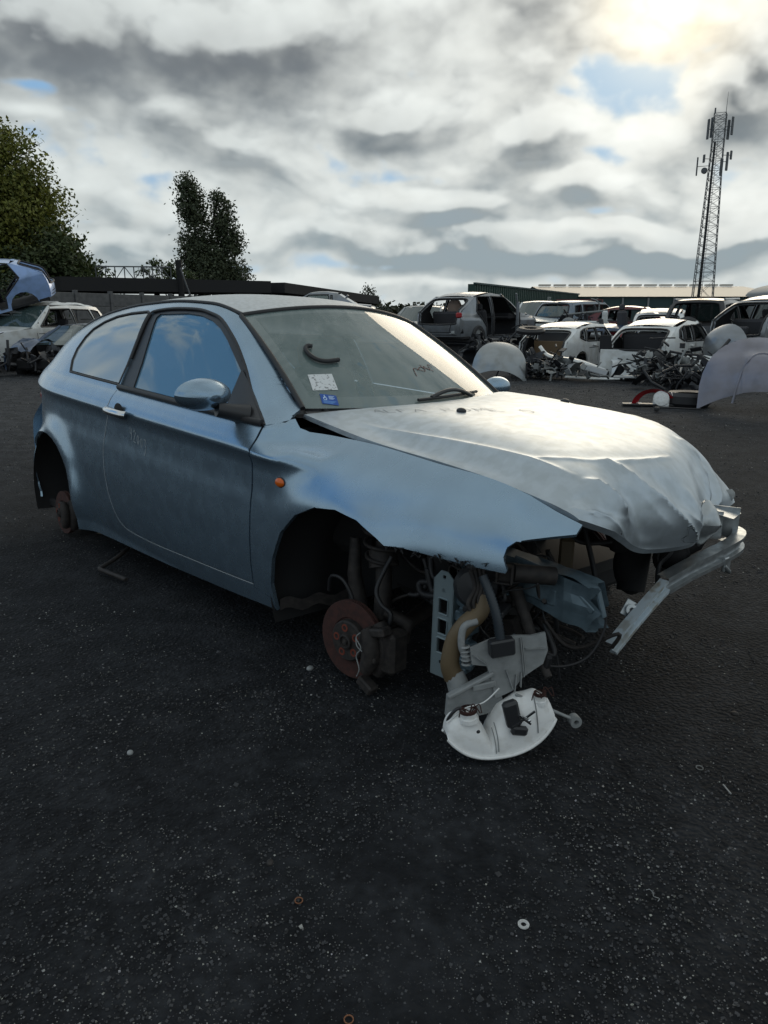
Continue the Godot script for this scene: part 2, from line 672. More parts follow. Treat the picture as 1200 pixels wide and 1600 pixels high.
func skin_low(x: float, y: float) -> float:
	var k := smoothstep(-0.40, 0.05, x)
	var yc := crease_y(x)
	if y > yc:
		k = maxf(k, smoothstep(-0.62, -0.2, x) * smoothstep(yc, yc + 0.06, y))
	var z := lerpf(skin_door(x, y), skin_wing(x, y), k)
	var r := Vector2(x + 0.02, y - 0.35).length()
	z += 0.016 * exp(-pow((r - 0.36) / 0.07, 2.0)) * k
	r = Vector2(x + 2.50, y - 0.33).length()
	z += (0.026 + 0.075 * smoothstep(-2.5, -2.86, x) * smoothstep(0.72, 0.60, y) + 0.03 * smoothstep(0.55, 0.3, y) * smoothstep(-2.5, -2.3, x)) * exp(-pow((r - 0.34) / 0.08, 2.0))
	return z

func skin(x: float, y: float) -> float:
	var b := belt_y(x)
	if y <= b or x > -0.42:
		return skin_low(x, y)
	var zb := skin_low(x, b)
	var u := clampf((y - b) / maxf(cr(RAIL_Y, x) - b, 0.02), 0.0, 1.2)
	return zb + (cr(RAIL_Z, x) - zb) * (0.80 * u + 0.20 * pow(u, 8.0))

# (u, v): v is measured from the crease line
func skin_right(u: float, v: float) -> Vector3:
	var y := v + crease_y(u)
	return Vector3(u, y, skin(u, y))

func skin_left(u: float, v: float) -> Vector3:
	var y := v + crease_y(u)
	return Vector3(u, y, -skin(u, y))

func from_crease(a: PackedVector2Array) -> PackedVector2Array:
	var r := PackedVector2Array()
	for p in dense(a, 0.05):
		r.append(Vector2(p.x, p.y - crease_y(p.x)))
	return r

# crumpled bonnet: a net of stations, rear edge to front lip (u) and near edge to far edge (v)
const BONNET := [
	[[-0.43, 0.956, 0.630], [-0.05, 0.899, 0.630], [0.30, 0.867, 0.625], [0.50, 0.844, 0.620], [0.60, 0.825, 0.615], [0.70, 0.803, 0.605], [0.735, 0.79, 0.595], [0.76, 0.778, 0.585], [0.775, 0.765, 0.575]],
	[[-0.39, 0.968, 0.50], [-0.10, 0.930, 0.515], [0.22, 0.922, 0.51], [0.45, 0.908, 0.50], [0.62, 0.886, 0.49], [0.73, 0.852, 0.47], [0.785, 0.82, 0.46], [0.815, 0.775, 0.46], [0.825, 0.728, 0.47]],
	[[-0.345, 0.979, 0.34], [-0.10, 0.972, 0.35], [0.22, 0.962, 0.35], [0.45, 0.943, 0.34], [0.62, 0.912, 0.33], [0.735, 0.866, 0.32], [0.80, 0.80, 0.30], [0.825, 0.72, 0.29], [0.82, 0.640, 0.27]],
	[[-0.31, 0.99, 0.10], [-0.10, 0.993, 0.10], [0.22, 0.982, 0.10], [0.45, 0.959, 0.10], [0.64, 0.922, 0.10], [0.755, 0.87, 0.10], [0.835, 0.79, 0.09], [0.882, 0.71, 0.08], [0.885, 0.638, 0.06]],
	[[-0.31, 1.0, -0.12], [-0.10, 1.006, -0.12], [0.22, 0.994, -0.12], [0.45, 0.970, -0.12], [0.62, 0.930, -0.12], [0.73, 0.878, -0.11], [0.80, 0.80, -0.10], [0.835, 0.73, -0.09], [0.84, 0.665, -0.08]],
	[[-0.35, 1.012, -0.36], [-0.10, 1.013, -0.37], [0.20, 1.0, -0.38], [0.40, 0.978, -0.38], [0.55, 0.935, -0.37], [0.65, 0.87, -0.36], [0.72, 0.80, -0.33], [0.765, 0.73, -0.29], [0.775, 0.68, -0.26]],
	[[-0.40, 1.017, -0.51], [-0.10, 1.006, -0.52], [0.18, 0.968, -0.52], [0.39, 0.943, -0.52], [0.54, 0.898, -0.51], [0.64, 0.837, -0.50], [0.70, 0.77, -0.48], [0.75, 0.71, -0.46], [0.765, 0.665, -0.44]],
	[[-0.43, 1.014, -0.62], [-0.12, 0.995, -0.63], [0.14, 0.945, -0.63], [0.34, 0.915, -0.63], [0.48, 0.870, -0.62], [0.58, 0.815, -0.61], [0.655, 0.755, -0.61], [0.715, 0.705, -0.60], [0.74, 0.668, -0.59]],
]
# folds hammered into the sheet: from (u, v) to (u, v), width, height
const FOLDS := [
	[0.52, 0.29, 0.76, 0.34, 0.030, 0.024], [0.70, 0.325, 0.99, 0.44, 0.030, 0.028], [0.60, 0.385, 0.98, 0.48, 0.040, -0.015], [0.66, 0.235, 0.96, 0.31, 0.040, -0.015],
	[0.62, 0.085, 0.90, 0.14, 0.040, -0.015], [0.58, 0.15, 0.88, 0.21, 0.028, 0.024], [0.50, 0.715, 0.99, 0.67, 0.022, 0.026], [0.62, 0.63, 0.99, 0.60, 0.045, -0.015], [0.55, 0.80, 0.95, 0.76, 0.045, -0.02],
	[0.42, 0.13, 0.56, 0.30, 0.012, 0.005], [0.56, 0.30, 0.60, 0.52, 0.014, 0.008], [0.78, 0.40, 0.98, 0.53, 0.03, 0.012], [0.70, 0.46, 0.93, 0.52, 0.03, 0.010], [0.82, 0.06, 0.99, 0.20, 0.035, 0.010],
	[0.68, 0.86, 0.97, 0.80, 0.03, 0.010], [0.64, 0.27, 0.90, 0.36, 0.016, 0.004], [0.74, 0.02, 0.90, 0.08, 0.03, 0.006], [0.06, 0.125, 0.56, 0.14, 0.022, 0.014], [0.10, 0.07, 0.52, 0.07, 0.04, -0.008], [0.20, 0.80, 0.52, 0.76, 0.02, 0.006],
]

func cm(a: Vector3, b: Vector3, c: Vector3, d: Vector3, t: float) -> Vector3:
	return 0.5 * ((2.0 * b) + (c - a) * t + (2.0 * a - 5.0 * b + 4.0 * c - d) * t * t + (3.0 * b - a - 3.0 * c + d) * t * t * t)

func bonnet_at(u: float, v: float) -> Vector3:
	var cols := []
	var nv := BONNET.size()
	var nu: int = BONNET[0].size()
	var fv := clampf(v, 0.0, 1.0) * (nv - 1)
	var iv := mini(int(fv), nv - 2)
	var fu := clampf(u, 0.0, 1.0) * (nu - 1)
	var iu := mini(int(fu), nu - 2)
	for k in 4:
		var row: Array = BONNET[clampi(iv - 1 + k, 0, nv - 1)]
		var p := []
		for j in 4:
			var q: Array = row[clampi(iu - 1 + j, 0, nu - 1)]
			p.append(Vector3(q[0], q[1], q[2]))
		cols.append(cm(p[0], p[1], p[2], p[3], fu - iu))
	var s := cm(cols[0], cols[1], cols[2], cols[3], fv - iv)
	var lift := 0.0
	for f in FOLDS:
		var a := Vector2(f[0], f[1])
		var b := Vector2(f[2], f[3])
		var q := Vector2(u, v)
		var t := clampf((q - a).dot(b - a) / (b - a).length_squared(), 0.0, 1.0)
		var d: float = (q - a.lerp(b, t)).length() / f[4]
		if d < 3.0:
			lift += f[5] * (exp(-1.7 * d) if f[5] > 0.0 else exp(-d * d)) * smoothstep(0.0, 0.25, t) * (1.0 - 0.6 * smoothstep(0.8, 1.0, t))
	var rough := smoothstep(0.50, 0.95, u)
	lift += rough * 0.0035 * noise_b.get_noise_2d(s.x * 620.0 + 31.0, s.z * 620.0) + 0.0003 * noise_b.get_noise_2d(s.x * 300.0, s.z * 300.0)
	var lean := smoothstep(0.35, 1.0, u)
	return s + Vector3(0.75 * lean, 1.0 - 0.5 * lean, 0.0) * lift

func glass_front(s: float, t: float) -> Vector3:
	var b := Vector3(-0.452 + 0.13 * (1.0 - s * s), 0.976, 0.613 * s)
	var q := Vector3(-1.009 + 0.10 * (1.0 - s * s), 1.326 + 0.055 * (1.0 - s * s), 0.528 * s)
	return b.lerp(q, t) + Vector3(0.6, 0.8, 0.0) * 0.016 * sin(PI * clampf(t, 0, 1))

func roof_at(s: float, t: float) -> Vector3:
	var e := 1.0 - s * s
	var x0 := -1.009 + 0.10 * e
	var x1 := -2.86 - 0.06 * e
	var x := lerpf(x0, x1, t)
	return Vector3(x, cr(ROOF_Y, x) + 0.008 + 0.052 * (1.0 - pow(absf(s), 2.4)), (cr(RAIL_Z, minf(x, -1.009)) - 0.006) * s)

# ribbon that lies on a surface along a line of (u, v)
func ribbon(mb: MB, line: PackedVector2Array, fn: Callable, out: Vector3, w: float, proud: float) -> void:
	var l := dense(line, 0.012)
	l = l.slice(0, l.size() - maxi(1, ceili(line[line.size() - 1].distance_to(line[0]) / 0.012)) + 1)
	var prev := []
	for i in l.size():
		var p := l[i]
		var a: Vector3 = fn.call(p.x, p.y)
		var t: Vector3 = fn.call(l[mini(i + 1, l.size() - 1)].x, l[mini(i + 1, l.size() - 1)].y) - fn.call(l[maxi(i - 1, 0)].x, l[maxi(i - 1, 0)].y)
		var m: Vector3 = (fn.call(p.x + 0.003, p.y) - a).cross(fn.call(p.x, p.y + 0.003) - a).normalized()
		if m.dot(out) < 0.0:
			m = -m
		var side := m.cross(t.normalized())
		var now := [a + m * proud + side * w * 0.5, a + m * proud - side * w * 0.5]
		if prev:
			mb.tri(prev[0], prev[1], now[1], m, m, m)
			mb.tri(prev[0], now[1], now[0], m, m, m)
		prev = now

const GLYPHS := {
	"A": [[0, 0, 0.35, 1, 0.7, 0], [0.15, 0.4, 0.55, 0.4]], "L": [[0, 1, 0, 0, 0.55, 0]], "F": [[0, 0, 0, 1, 0.55, 1], [0, 0.55, 0.45, 0.55]],
	"R": [[0, 0, 0, 1, 0.5, 0.9, 0.5, 0.6, 0, 0.5, 0.6, 0]], "O": [[0.35, 0, 0.05, 0.3, 0.05, 0.75, 0.35, 1, 0.65, 0.7, 0.65, 0.3, 0.35, 0]],
	"M": [[0, 0, 0.1, 1, 0.4, 0.4, 0.7, 1, 0.8, 0]], "E": [[0.55, 1, 0, 1, 0, 0, 0.55, 0], [0, 0.5, 0.45, 0.5]],
	"4": [[0.1, 1, 0.05, 0.45, 0.6, 0.5], [0.5, 0.95, 0.42, -0.05]], "2": [[0.05, 0.8, 0.3, 1, 0.6, 0.8, 0.05, 0, 0.65, 0.03]],
	"0": [[0.35, 0.1, 0.1, 0.35, 0.15, 0.75, 0.4, 0.8, 0.6, 0.5, 0.35, 0.1]], "3": [[0.05, 0.95, 0.45, 1, 0.3, 0.6, 0.6, 0.45, 0.5, 0.1, 0.25, -0.35]],
}

func write_on(called: String, mt: Material, parent: Node, text: String, at: Vector2, ex: Vector2, ey: Vector2, fn: Callable, out: Vector3, w: float) -> void:
	var pen := 0.0
	for ch in text:
		if GLYPHS.has(ch):
			var mb := MB.new()
			for st in GLYPHS[ch]:
				var l := PackedVector2Array()
				for i in range(0, st.size(), 2):
					l.append(at + ex * (pen + st[i]) + ey * st[i + 1])
				ribbon(mb, l, fn, out, w, 0.0015)
			put(called, mb, mt, parent)
		pen += 0.95

# ---------------------------------------------------------------- the wrecked hatchback: assembly
var car: Node3D

func wb(p: Vector3) -> Vector3:   # yard axes to car axes
	return Basis(Vector3.RIGHT, LEAN).inverse() * (p - Vector3(0, -LOWERED, 0))

func wbs(a: Array) -> Array:
	var r := []
	for p in a:
		r.append(wb(p))
	return r

func poly(a: Array) -> PackedVector2Array:
	return tab(a)

func paint_materials() -> void:
	var dust := noise_tex(21, 0.012, Color(0.93, 0.93, 0.93), Color(1, 1, 1), 512, 6)
	var rough := noise_tex(22, 0.02, Color(0.22, 0.22, 0.22), Color(0.32, 0.32, 0.32), 512, 6)
	var p := mat("silver_blue_paint", Color(0.275, 0.385, 0.49), 1.0, 0.80)
	p.albedo_texture = dust
	p.roughness_texture = rough
	p.uv1_triplanar = true
	p.uv1_scale = Vector3(1.1, 1.1, 1.1)
	p.clearcoat_enabled = true
	p.clearcoat = 0.40
	p.clearcoat_roughness = 0.16
	# weathered upper panels: chalky lacquer, dust and water marks
	var blot := noise_tex(23, 0.015, Color(0.93, 0.93, 0.925), Color(1, 1, 1), 1024, 8, FastNoiseLite.TYPE_SIMPLEX_SMOOTH, PackedFloat32Array([0.3, 0.65]))
	var rough2 := noise_tex(24, 0.03, Color(0.40, 0.40, 0.40), Color(0.50, 0.50, 0.50), 512, 6)
	var h := mat("weathered_silver_paint", Color(0.46, 0.515, 0.56), 1.0, 0.78)
	h.albedo_texture = blot
	h.roughness_texture = rough2
	h.uv1_triplanar = true
	h.uv1_scale = Vector3(0.9, 0.9, 0.9)
	h.clearcoat_enabled = true
	h.clearcoat = 0.25
	h.clearcoat_roughness = 0.25
	var r := mat("dusty_roof_paint", Color(0.55, 0.57, 0.58), 1.0, 0.55)
	r.albedo_texture = blot
	r.roughness_texture = rough2
	r.uv1_triplanar = true
	r.uv1_scale = Vector3(2.2, 2.2, 2.2)
	mat("black_rubber", Color(0.018, 0.018, 0.02), 0.55)
	mat("black_plastic", Color(0.022, 0.023, 0.026), 0.42)
	mat("dark_cavity", Color(0.012, 0.012, 0.013), 0.9)
	mat("grey_cloth", Color(0.12, 0.125, 0.13), 0.95)
	mat("trim_grey", Color(0.10, 0.105, 0.11), 0.8)
	var g := mat("tinted_glass", Color(0.12, 0.24, 0.35, 1.0), 0.03, 0.13)
	g.albedo_color.a = 0.86
	g.transparency = BaseMaterial3D.TRANSPARENCY_ALPHA
	g.metallic_specular = 0.75
	var gf := mat("windscreen_glass", Color(0.42, 0.58, 0.56, 1.0), 0.02, 0.0)
	gf.albedo_color.a = 0.26
	gf.transparency = BaseMaterial3D.TRANSPARENCY_ALPHA
	gf.metallic_specular = 0.72
	var gq := mat("dusty_quarter_glass", Color(0.40, 0.46, 0.49, 1.0), 0.06, 0.32)
	gq.albedo_color.a = 0.82
	gq.transparency = BaseMaterial3D.TRANSPARENCY_ALPHA
	gq.metallic_specular = 0.75
	var rust := mat("rusty_iron", Color(0.5, 0.5, 0.5), 0.85, 0.1)
	rust.albedo_texture = noise_tex(31, 0.03, Color(0.030, 0.014, 0.012).linear_to_srgb(), Color(0.075, 0.026, 0.020).linear_to_srgb(), 256, 6)
	rust.albedo_color = Color.WHITE
	rust.uv1_triplanar = true
	rust.uv1_scale = Vector3(4, 4, 4)
	var iron := mat("dirty_iron", Color.WHITE, 0.7, 0.3)
	iron.albedo_texture = noise_tex(32, 0.03, Color(0.014, 0.013, 0.013).linear_to_srgb(), Color(0.06, 0.05, 0.045).linear_to_srgb(), 256, 6)
	iron.uv1_triplanar = true
	iron.uv1_scale = Vector3(4, 4, 4)
	var zinc := mat("bare_steel", Color.WHITE, 0.34, 0.8)
	zinc.albedo_texture = noise_tex(33, 0.025, Color(0.26, 0.28, 0.29).linear_to_srgb(), Color(0.58, 0.61, 0.62).linear_to_srgb(), 256, 6)
	zinc.uv1_triplanar = true
	zinc.uv1_scale = Vector3(3, 3, 3)
	var prim := mat("blue_inner_paint", Color.WHITE, 0.45, 0.3)
	prim.albedo_texture = noise_tex(34, 0.025, Color(0.05, 0.075, 0.09).linear_to_srgb(), Color(0.15, 0.21, 0.25).linear_to_srgb(), 256, 6)
	prim.uv1_triplanar = true
	prim.uv1_scale = Vector3(2, 2, 2)
	var hp := mat("white_plastic", Color.WHITE, 0.45)
	hp.albedo_texture = noise_tex(35, 0.018, Color(0.66, 0.65, 0.62).linear_to_srgb(), Color(0.80, 0.80, 0.79).linear_to_srgb(), 256, 6, FastNoiseLite.TYPE_SIMPLEX_SMOOTH, PackedFloat32Array([0.15, 0.55]))
	hp.uv1_triplanar = true
	hp.uv1_scale = Vector3(5, 5, 5)
	var gp := mat("grey_plastic", Color.WHITE, 0.6)
	gp.albedo_texture = noise_tex(36, 0.02, Color(0.17, 0.18, 0.18).linear_to_srgb(), Color(0.30, 0.31, 0.31).linear_to_srgb(), 256, 6)
	gp.uv1_triplanar = true
	gp.uv1_scale = Vector3(5, 5, 5)
	mat("chrome", Color(0.62, 0.63, 0.64), 0.16, 1.0)
	mat("orange_lens", Color(0.65, 0.12, 0.01), 0.12)
	mat("red_lens", Color(0.32, 0.006, 0.012), 0.14)
	mat("pale_scratch", Color(0.37, 0.40, 0.42), 0.8)
	mat("dark_scratch", Color(0.20, 0.21, 0.22), 0.7, 0.3)

const DOOR_BACK := [-1.704, 0.972, -1.700, 0.93, -1.692, 0.883, -1.74, 0.79, -1.774, 0.704, -1.782, 0.611, -1.772, 0.52, -1.752, 0.43, -1.704, 0.337, -1.65, 0.300, -1.579, 0.284, -1.336, 0.276, -1.013, 0.284, -0.70, 0.292, -0.482, 0.300]
const DOOR_FRONT := [-0.484, 0.385, -0.477, 0.583, -0.466, 0.70, -0.462, 0.813, -0.492, 0.914]
const FRAME_OUT := [-1.704, 0.972, -1.706, 1.116, -1.710, 1.24, -1.716, 1.325, -1.69, 1.345, -1.527, 1.357, -1.319, 1.354, -1.20, 1.338, -1.092, 1.308, -0.942, 1.226, -0.805, 1.122, -0.655, 1.005, -0.492, 0.914]
const GLASS := [-1.583, 0.985, -1.595, 1.10, -1.62, 1.22, -1.648, 1.315, -1.63, 1.332, -1.37, 1.335, -1.25, 1.325, -1.159, 1.305, -1.07, 1.27, -0.986, 1.222, -0.822, 1.105, -0.775, 1.068, -0.75, 0.945]
const QUARTER := [-2.344, 1.018, -2.40, 1.08, -2.415, 1.14, -2.385, 1.205, -2.334, 1.25, -2.23, 1.290, -2.107, 1.318, -1.94, 1.335, -1.764, 1.343, -1.735, 1.335, -1.718, 1.209, -1.712, 1.085, -1.722, 0.988]
const ARCH_REAR := [-2.85, 0.24, -2.868, 0.33, -2.865, 0.42, -2.84, 0.555, -2.76, 0.635, -2.69, 0.662, -2.60, 0.672, -2.50, 0.668, -2.42, 0.652, -2.35, 0.62, -2.29, 0.57, -2.24, 0.50, -2.20, 0.41, -2.18, 0.33, -2.165, 0.18]
const ARCH_FRONT := [-0.348, 0.225, -0.358, 0.332, -0.334, 0.44, -0.276, 0.551, -0.178, 0.637, -0.067, 0.685, 0.045, 0.698, 0.151, 0.683, 0.242, 0.645, 0.277, 0.626]

func rail_line(x0: float, x1: float, n: int, drop: float) -> Array:
	var r := []
	for i in n + 1:
		var x := lerpf(x0, x1, float(i) / n)
		r.append_array([x, cr(RAIL_Y, x) - drop])
	return r

func build_car() -> void:
	paint_materials()
	car = thing("hatchback_car", "silver blue three-door hatchback without wheels, front end smashed, in the foreground", "car", Vector3(0, -LOWERED, 0))
	car.rotation.x = LEAN
	var paint: Material = mats["silver_blue_paint"]
	var black: Material = mats["black_rubber"]
	var st := Vector2(0.03, 0.025)
	# --- near side: body shell with rail, pillars, quarter and sill
	var o := []
	o.append_array(rail_line(-0.4523, -3.25, 46, 0.004))
	o.append_array([-3.26, 0.80, -3.23, 0.66, -3.17, 0.45, -3.0, 0.30, -2.93, 0.25])
	o.append_array(ARCH_REAR)
	o.append_array([-1.8, 0.186, -1.2, 0.190, -0.6, 0.215, -0.352, 0.230, -0.358, 0.268, -0.482, 0.288])
	for i in range(DOOR_BACK.size() - 2, -1, -2):
		o.append_array([DOOR_BACK[i], DOOR_BACK[i + 1]])
	o.append_array(FRAME_OUT.slice(2))
	o.append_array([-0.452, 0.925, -0.425, 0.938])
	var m := MB.new()
	trim(m, from_crease(poly(o)), [from_crease(poly(QUARTER))], st, skin_right, Vector3(0, 0.3, 1))
	put("side_panel", m, paint, car)
	# --- door skin
	o = DOOR_BACK.duplicate()
	o.append_array(DOOR_FRONT)
	m = MB.new()
	trim(m, offset_in(from_crease(poly(o)), 0.0038), [], st, skin_right, Vector3(0, 0.3, 1), 0.02)
	var door := put("door", m, paint, car)
	# pale line along the rear and lower gap of the door
	m = MB.new()
	var gap := smooth_line(poly(DOOR_BACK), false, 3)
	for i in gap.size():
		gap[i].y -= crease_y(gap[i].x)
	ribbon(m, gap.slice(3), skin_right, Vector3(0, 0.3, 1), 0.0042, 0.0008)
	put("door_gap", m, mats["pale_scratch"], door)
	m = MB.new()
	var fr := poly(FRAME_OUT)
	trim(m, offset_in(from_crease(fr), 0.002), [from_crease(poly(GLASS))], st, func(u, v): return skin_right(u, v) - Vector3(0, 0, 0.010), Vector3(0, 0.3, 1), 0.015)
	put("window_frame", m, mats["black_plastic"], door)
	m = MB.new()
	var seal := PackedVector2Array()
	for i in range(2, FRAME_OUT.size(), 2):
		seal.append(Vector2(FRAME_OUT[i], FRAME_OUT[i + 1]))
	seal = smooth_line(seal, false, 4)
	var path := []
	for p in seal:
		path.append(Vector3(p.x, p.y, skin(p.x, p.y) - 0.003))
	m.tube(path, 0.008, 8)
	put("window_seal", m, black, door)
	m = MB.new()
	path = []
	for i in 25:
		var x := lerpf(-1.70, -0.50, i / 24.0)
		path.append(Vector3(x, belt_y(x) + 0.006, skin(x, belt_y(x)) + 0.002))
	m.tube(path, 0.014, 8)
	put("belt_trim", m, black, door)
	m = MB.new()
	trim(m, from_crease(poly(GLASS)), [], Vector2(0.05, 0.05), func(u, v): return skin_right(u, v) - Vector3(0, 0.0, 0.018), Vector3(0, 0.3, 1), 0.0)
	put("side_window", m, mats["tinted_glass"], door)
	# --- quarter window
	m = MB.new()
	trim(m, offset_in(from_crease(poly(QUARTER)), 0.009), [], Vector2(0.05, 0.05), func(u, v): return skin_right(u, v) - Vector3(0, 0, 0.004), Vector3(0, 0.3, 1), 0.0)
	var qw := put("quarter_window", m, mats["dusty_quarter_glass"], car)
	m = MB.new()
	path = []
	for p in dense(poly(QUARTER), 0.03):
		path.append(Vector3(p.x, p.y, skin(p.x, p.y) - 0.004))
	path.append(path[0])
	m.tube(path, 0.008, 6, false)
	put("window_seal", m, black, qw)
	m = MB.new()
	trim(m, from_crease(poly([-2.33, 1.03, -2.39, 1.09, -2.30, 1.075, -1.735, 1.035, -1.735, 1.0])), [], Vector2(0.05, 0.05), func(u, v): return skin_right(u, v) - Vector3(0, 0, 0.007), Vector3(0, 0.3, 1), 0.0)
	put("frit_band", m, mats["black_plastic"], qw)
	# --- near front wing
	var w := ARCH_FRONT.duplicate()
	w.append_array([0.33, 0.630, 0.394, 0.627, 0.48, 0.622, 0.561, 0.617, 0.664, 0.612, 0.667, 0.621, 0.652, 0.655, 0.655, 0.685, 0.672, 0.703, 0.706, 0.713, 0.75, 0.724, 0.80, 0.735])
	var top := []
	for i in 30:
		var x := lerpf(0.80, -0.36, i / 29.0)
		top.append_array([x, cr(WING_TOP, x) - 0.002])
	w.append_array(top)
	w.append_array([-0.40, 0.945, -0.425, 0.936, -0.46, 0.922, -0.486, 0.914, -0.457, 0.813, -0.461, 0.70, -0.472, 0.583, -0.479, 0.385, -0.478, 0.290, -0.36, 0.270])
	m = MB.new()
	trim(m, from_crease(poly(w)), [], st, skin_right, Vector3(0, 0.4, 1), 0.016)
	var wing := put("front_wing", m, paint, car)
	# torn foam and dirt along the broken lower edge of the wing
	m = MB.new()
	rng.seed = 5
	for i in 30:
		var x := lerpf(0.28, 0.62, rng.randf())
		var y := 0.622 + rng.randf_range(-0.006, 0.004)
		var p := Vector3(x, y, skin(x, y) + 0.002)
		m.tube([p, p + Vector3(rng.randf_range(-0.012, 0.012), rng.randf_range(-0.012, 0.012), 0.004), p + Vector3(rng.randf_range(-0.022, 0.022), rng.randf_range(-0.008, 0.010), 0.004)], [0.003, 0.002, 0.0007], 4)
	put("torn_liner_edge", m, mats["dark_cavity"], wing).set_meta("kind", "stuff")
	# side repeater
	m = MB.new()
	var sp := Vector3(-0.288, 0.734, skin(-0.288, 0.734))
	m.ellipsoid(sp + Vector3(0, 0, 0.002), Vector3(0.026, 0.017, 0.012), Basis.IDENTITY, 20, 10)
	var ind := put("side_indicator", m, mats["orange_lens"], car)
	m = MB.new()
	m.ellipsoid(sp - Vector3(0, 0, 0.001), Vector3(0.030, 0.021, 0.006), Basis.IDENTITY, 20, 8)
	put("rubber_base", m, black, ind)
	# --- roof, bonnet, windscreen
	m = MB.new()
	m.sheet(func(a, b): return roof_at(a * 2.0 - 1.0, b), 30, 34, Vector3.UP)
	var roof := put("roof", m, mats["dusty_roof_paint"], car)
	for s in [-1.0, 1.0]:
		m = MB.new()
		path = []
		for i in 40:
			var p := roof_at(s, i / 39.0)
			path.append(Vector3(p.x, p.y - 0.006, p.z + s * 0.003))
		m.tube(path, 0.009, 6)
		put("roof_moulding", m, black, roof)
	m = MB.new()
	m.sheet(func(a, b): return bonnet_at(a, b), 110, 110, Vector3(0.3, 1, 0))
	var hood := put("bonnet", m, mats["weathered_silver_paint"], car)
	m = MB.new()
	m.sheet(func(a, b): return bonnet_at(a, b) - Vector3(0.012, 0.016, 0), 40, 40, Vector3(0, -1, 0))
	put("bonnet_lining", m, mats["dirty_iron"], hood)
	m = MB.new()
	for e in [0.0, 1.0]:
		for i in 60:
			var a := bonnet_at(i / 60.0, e)
			var b := bonnet_at((i + 1) / 60.0, e)
			m.quad(a, b, b - Vector3(0.012, 0.016, 0), a - Vector3(0.012, 0.016, 0))
			a = bonnet_at(e, i / 60.0)
			b = bonnet_at(e, (i + 1) / 60.0)
			m.quad(a, b, b - Vector3(0.012, 0.016, 0), a - Vector3(0.012, 0.016, 0))
	put("bonnet_edge", m, mats["weathered_silver_paint"], hood)
	# broken grille surround hanging in the nose of the bonnet
	m = MB.new()
	m.sheet(func(a, b):
		var an: float = a * TAU
		var r: float = 0.062 * sin(b * PI * 0.5) * (1.0 + 0.22 * noise_b.get_noise_2d(an * 40.0 + b * 90.0, b * 200.0))
		return Vector3(0.82 + 0.075 * (1.0 - b), 0.672 + sin(an) * r * 1.25, -0.115 + cos(an) * r * 1.05), 20, 10, Vector3(1, 0, 0))
	put("crushed_nose", m, mats["bare_steel"], hood)
	for q in [[-0.02, 0.155], [-0.02, -0.42]]:
		m = MB.new()
		var uu := 0.16
		var vv: float = 0.5 - q[1] / 1.25
		var np := bonnet_at(uu, vv)
		m.ellipsoid(np + Vector3(0, 0.004, 0), Vector3(0.022, 0.012, 0.016), Basis.IDENTITY, 14, 8)
		put("washer_nozzle", m, mats["black_plastic"], hood)
	write_on("finger_written_letter", mats["dark_scratch"], hood, "ALFA ROME O", Vector2(0.055, 0.235), Vector2(0.018, 0.026), Vector2(-0.028, 0.016), func(u, v): return bonnet_at(u, v), Vector3.UP, 0.003)
	m = MB.new()
	m.sheet(func(a, b): return glass_front(a * 2.0 - 1.0, b), 24, 14, Vector3(0.6, 1, 0))
	var ws := put("windscreen", m, mats["windscreen_glass"], car)
	m = MB.new()
	path = []
	for i in 31:
		path.append(glass_front(1.0, i / 30.0) + Vector3(0, 0, 0.008))
	for i in 31:
		path.append(glass_front(1.0 - 2.0 * i / 30.0, 1.0) + Vector3(-0.008, 0.004, 0))
	for i in 31:
		path.append(glass_front(-1.0, 1.0 - i / 30.0) - Vector3(0, 0, 0.008))
	m.tube(path, 0.011, 8)
	put("windscreen_seal", m, black, ws)
	# printed black border of the glass
	m = MB.new()
	for e in [[-1.0, -0.90, 0.0, 1.0], [0.92, 1.0, 0.0, 1.0], [-1.0, 1.0, 0.0, 0.10], [-1.0, 1.0, 0.955, 1.0]]:
		m.sheet(func(a, b): return glass_front(lerpf(e[0], e[1], a), lerpf(e[2], e[3], b)) - Vector3(0.6, 0.8, 0) * 0.003, 16, 8, Vector3(0.6, 1, 0))
	put("black_border", m, mats["black_plastic"], ws)
	m = MB.new()
	m.sheet(func(a, b): return glass_front(0.875 - 0.10 * a - 0.02 * (1.0 - b), 0.04 + 0.085 * (1.0 - b) - 0.02 * a) + Vector3(0.6, 0.8, 0) * 0.002, 4, 4, Vector3(0.6, 1, 0))
	var stk := mat("blue_badge_print", Color.WHITE, 0.5)
	stk.albedo_texture = badge_print()
	put("blue_sticker", m, stk, ws)
	m = MB.new()
	m.sheet(func(a, b): return glass_front(0.715 + 0.17 * a - 0.03 * b, 0.155 + 0.145 * b) + Vector3(0.6, 0.8, 0) * 0.002, 4, 4, Vector3(0.6, 1, 0))
	var pap := mat("torn_paper", Color.WHITE, 0.9)
	pap.albedo_texture = noise_tex(41, 0.04, Color(0.42, 0.42, 0.42), Color(0.84, 0.85, 0.85), 128, 4, FastNoiseLite.TYPE_SIMPLEX_SMOOTH, PackedFloat32Array([0.05, 0.36]))
	put("torn_sticker", m, pap, ws)
	m = MB.new()
	for l in [[-0.38, 0.64, -0.33, 0.66, -0.30, 0.60, -0.24, 0.64, -0.20, 0.58, -0.12, 0.60, -0.06, 0.61, -0.02, 0.52], [-0.34, 0.58, -0.26, 0.61, -0.18, 0.63, -0.10, 0.59], [-0.22, 0.60, -0.20, 0.66]]:
		var ll := PackedVector2Array()
		for i in range(0, l.size(), 2):
			ll.append(Vector2(-0.03 + (l[i] + 0.02) * 0.78, l[i + 1] * 0.8 - 0.155))
		ribbon(m, smooth_line(ll, false, 5), func(u, v): return glass_front(u, v), Vector3(0.6, 1, 0), 0.004, 0.002)
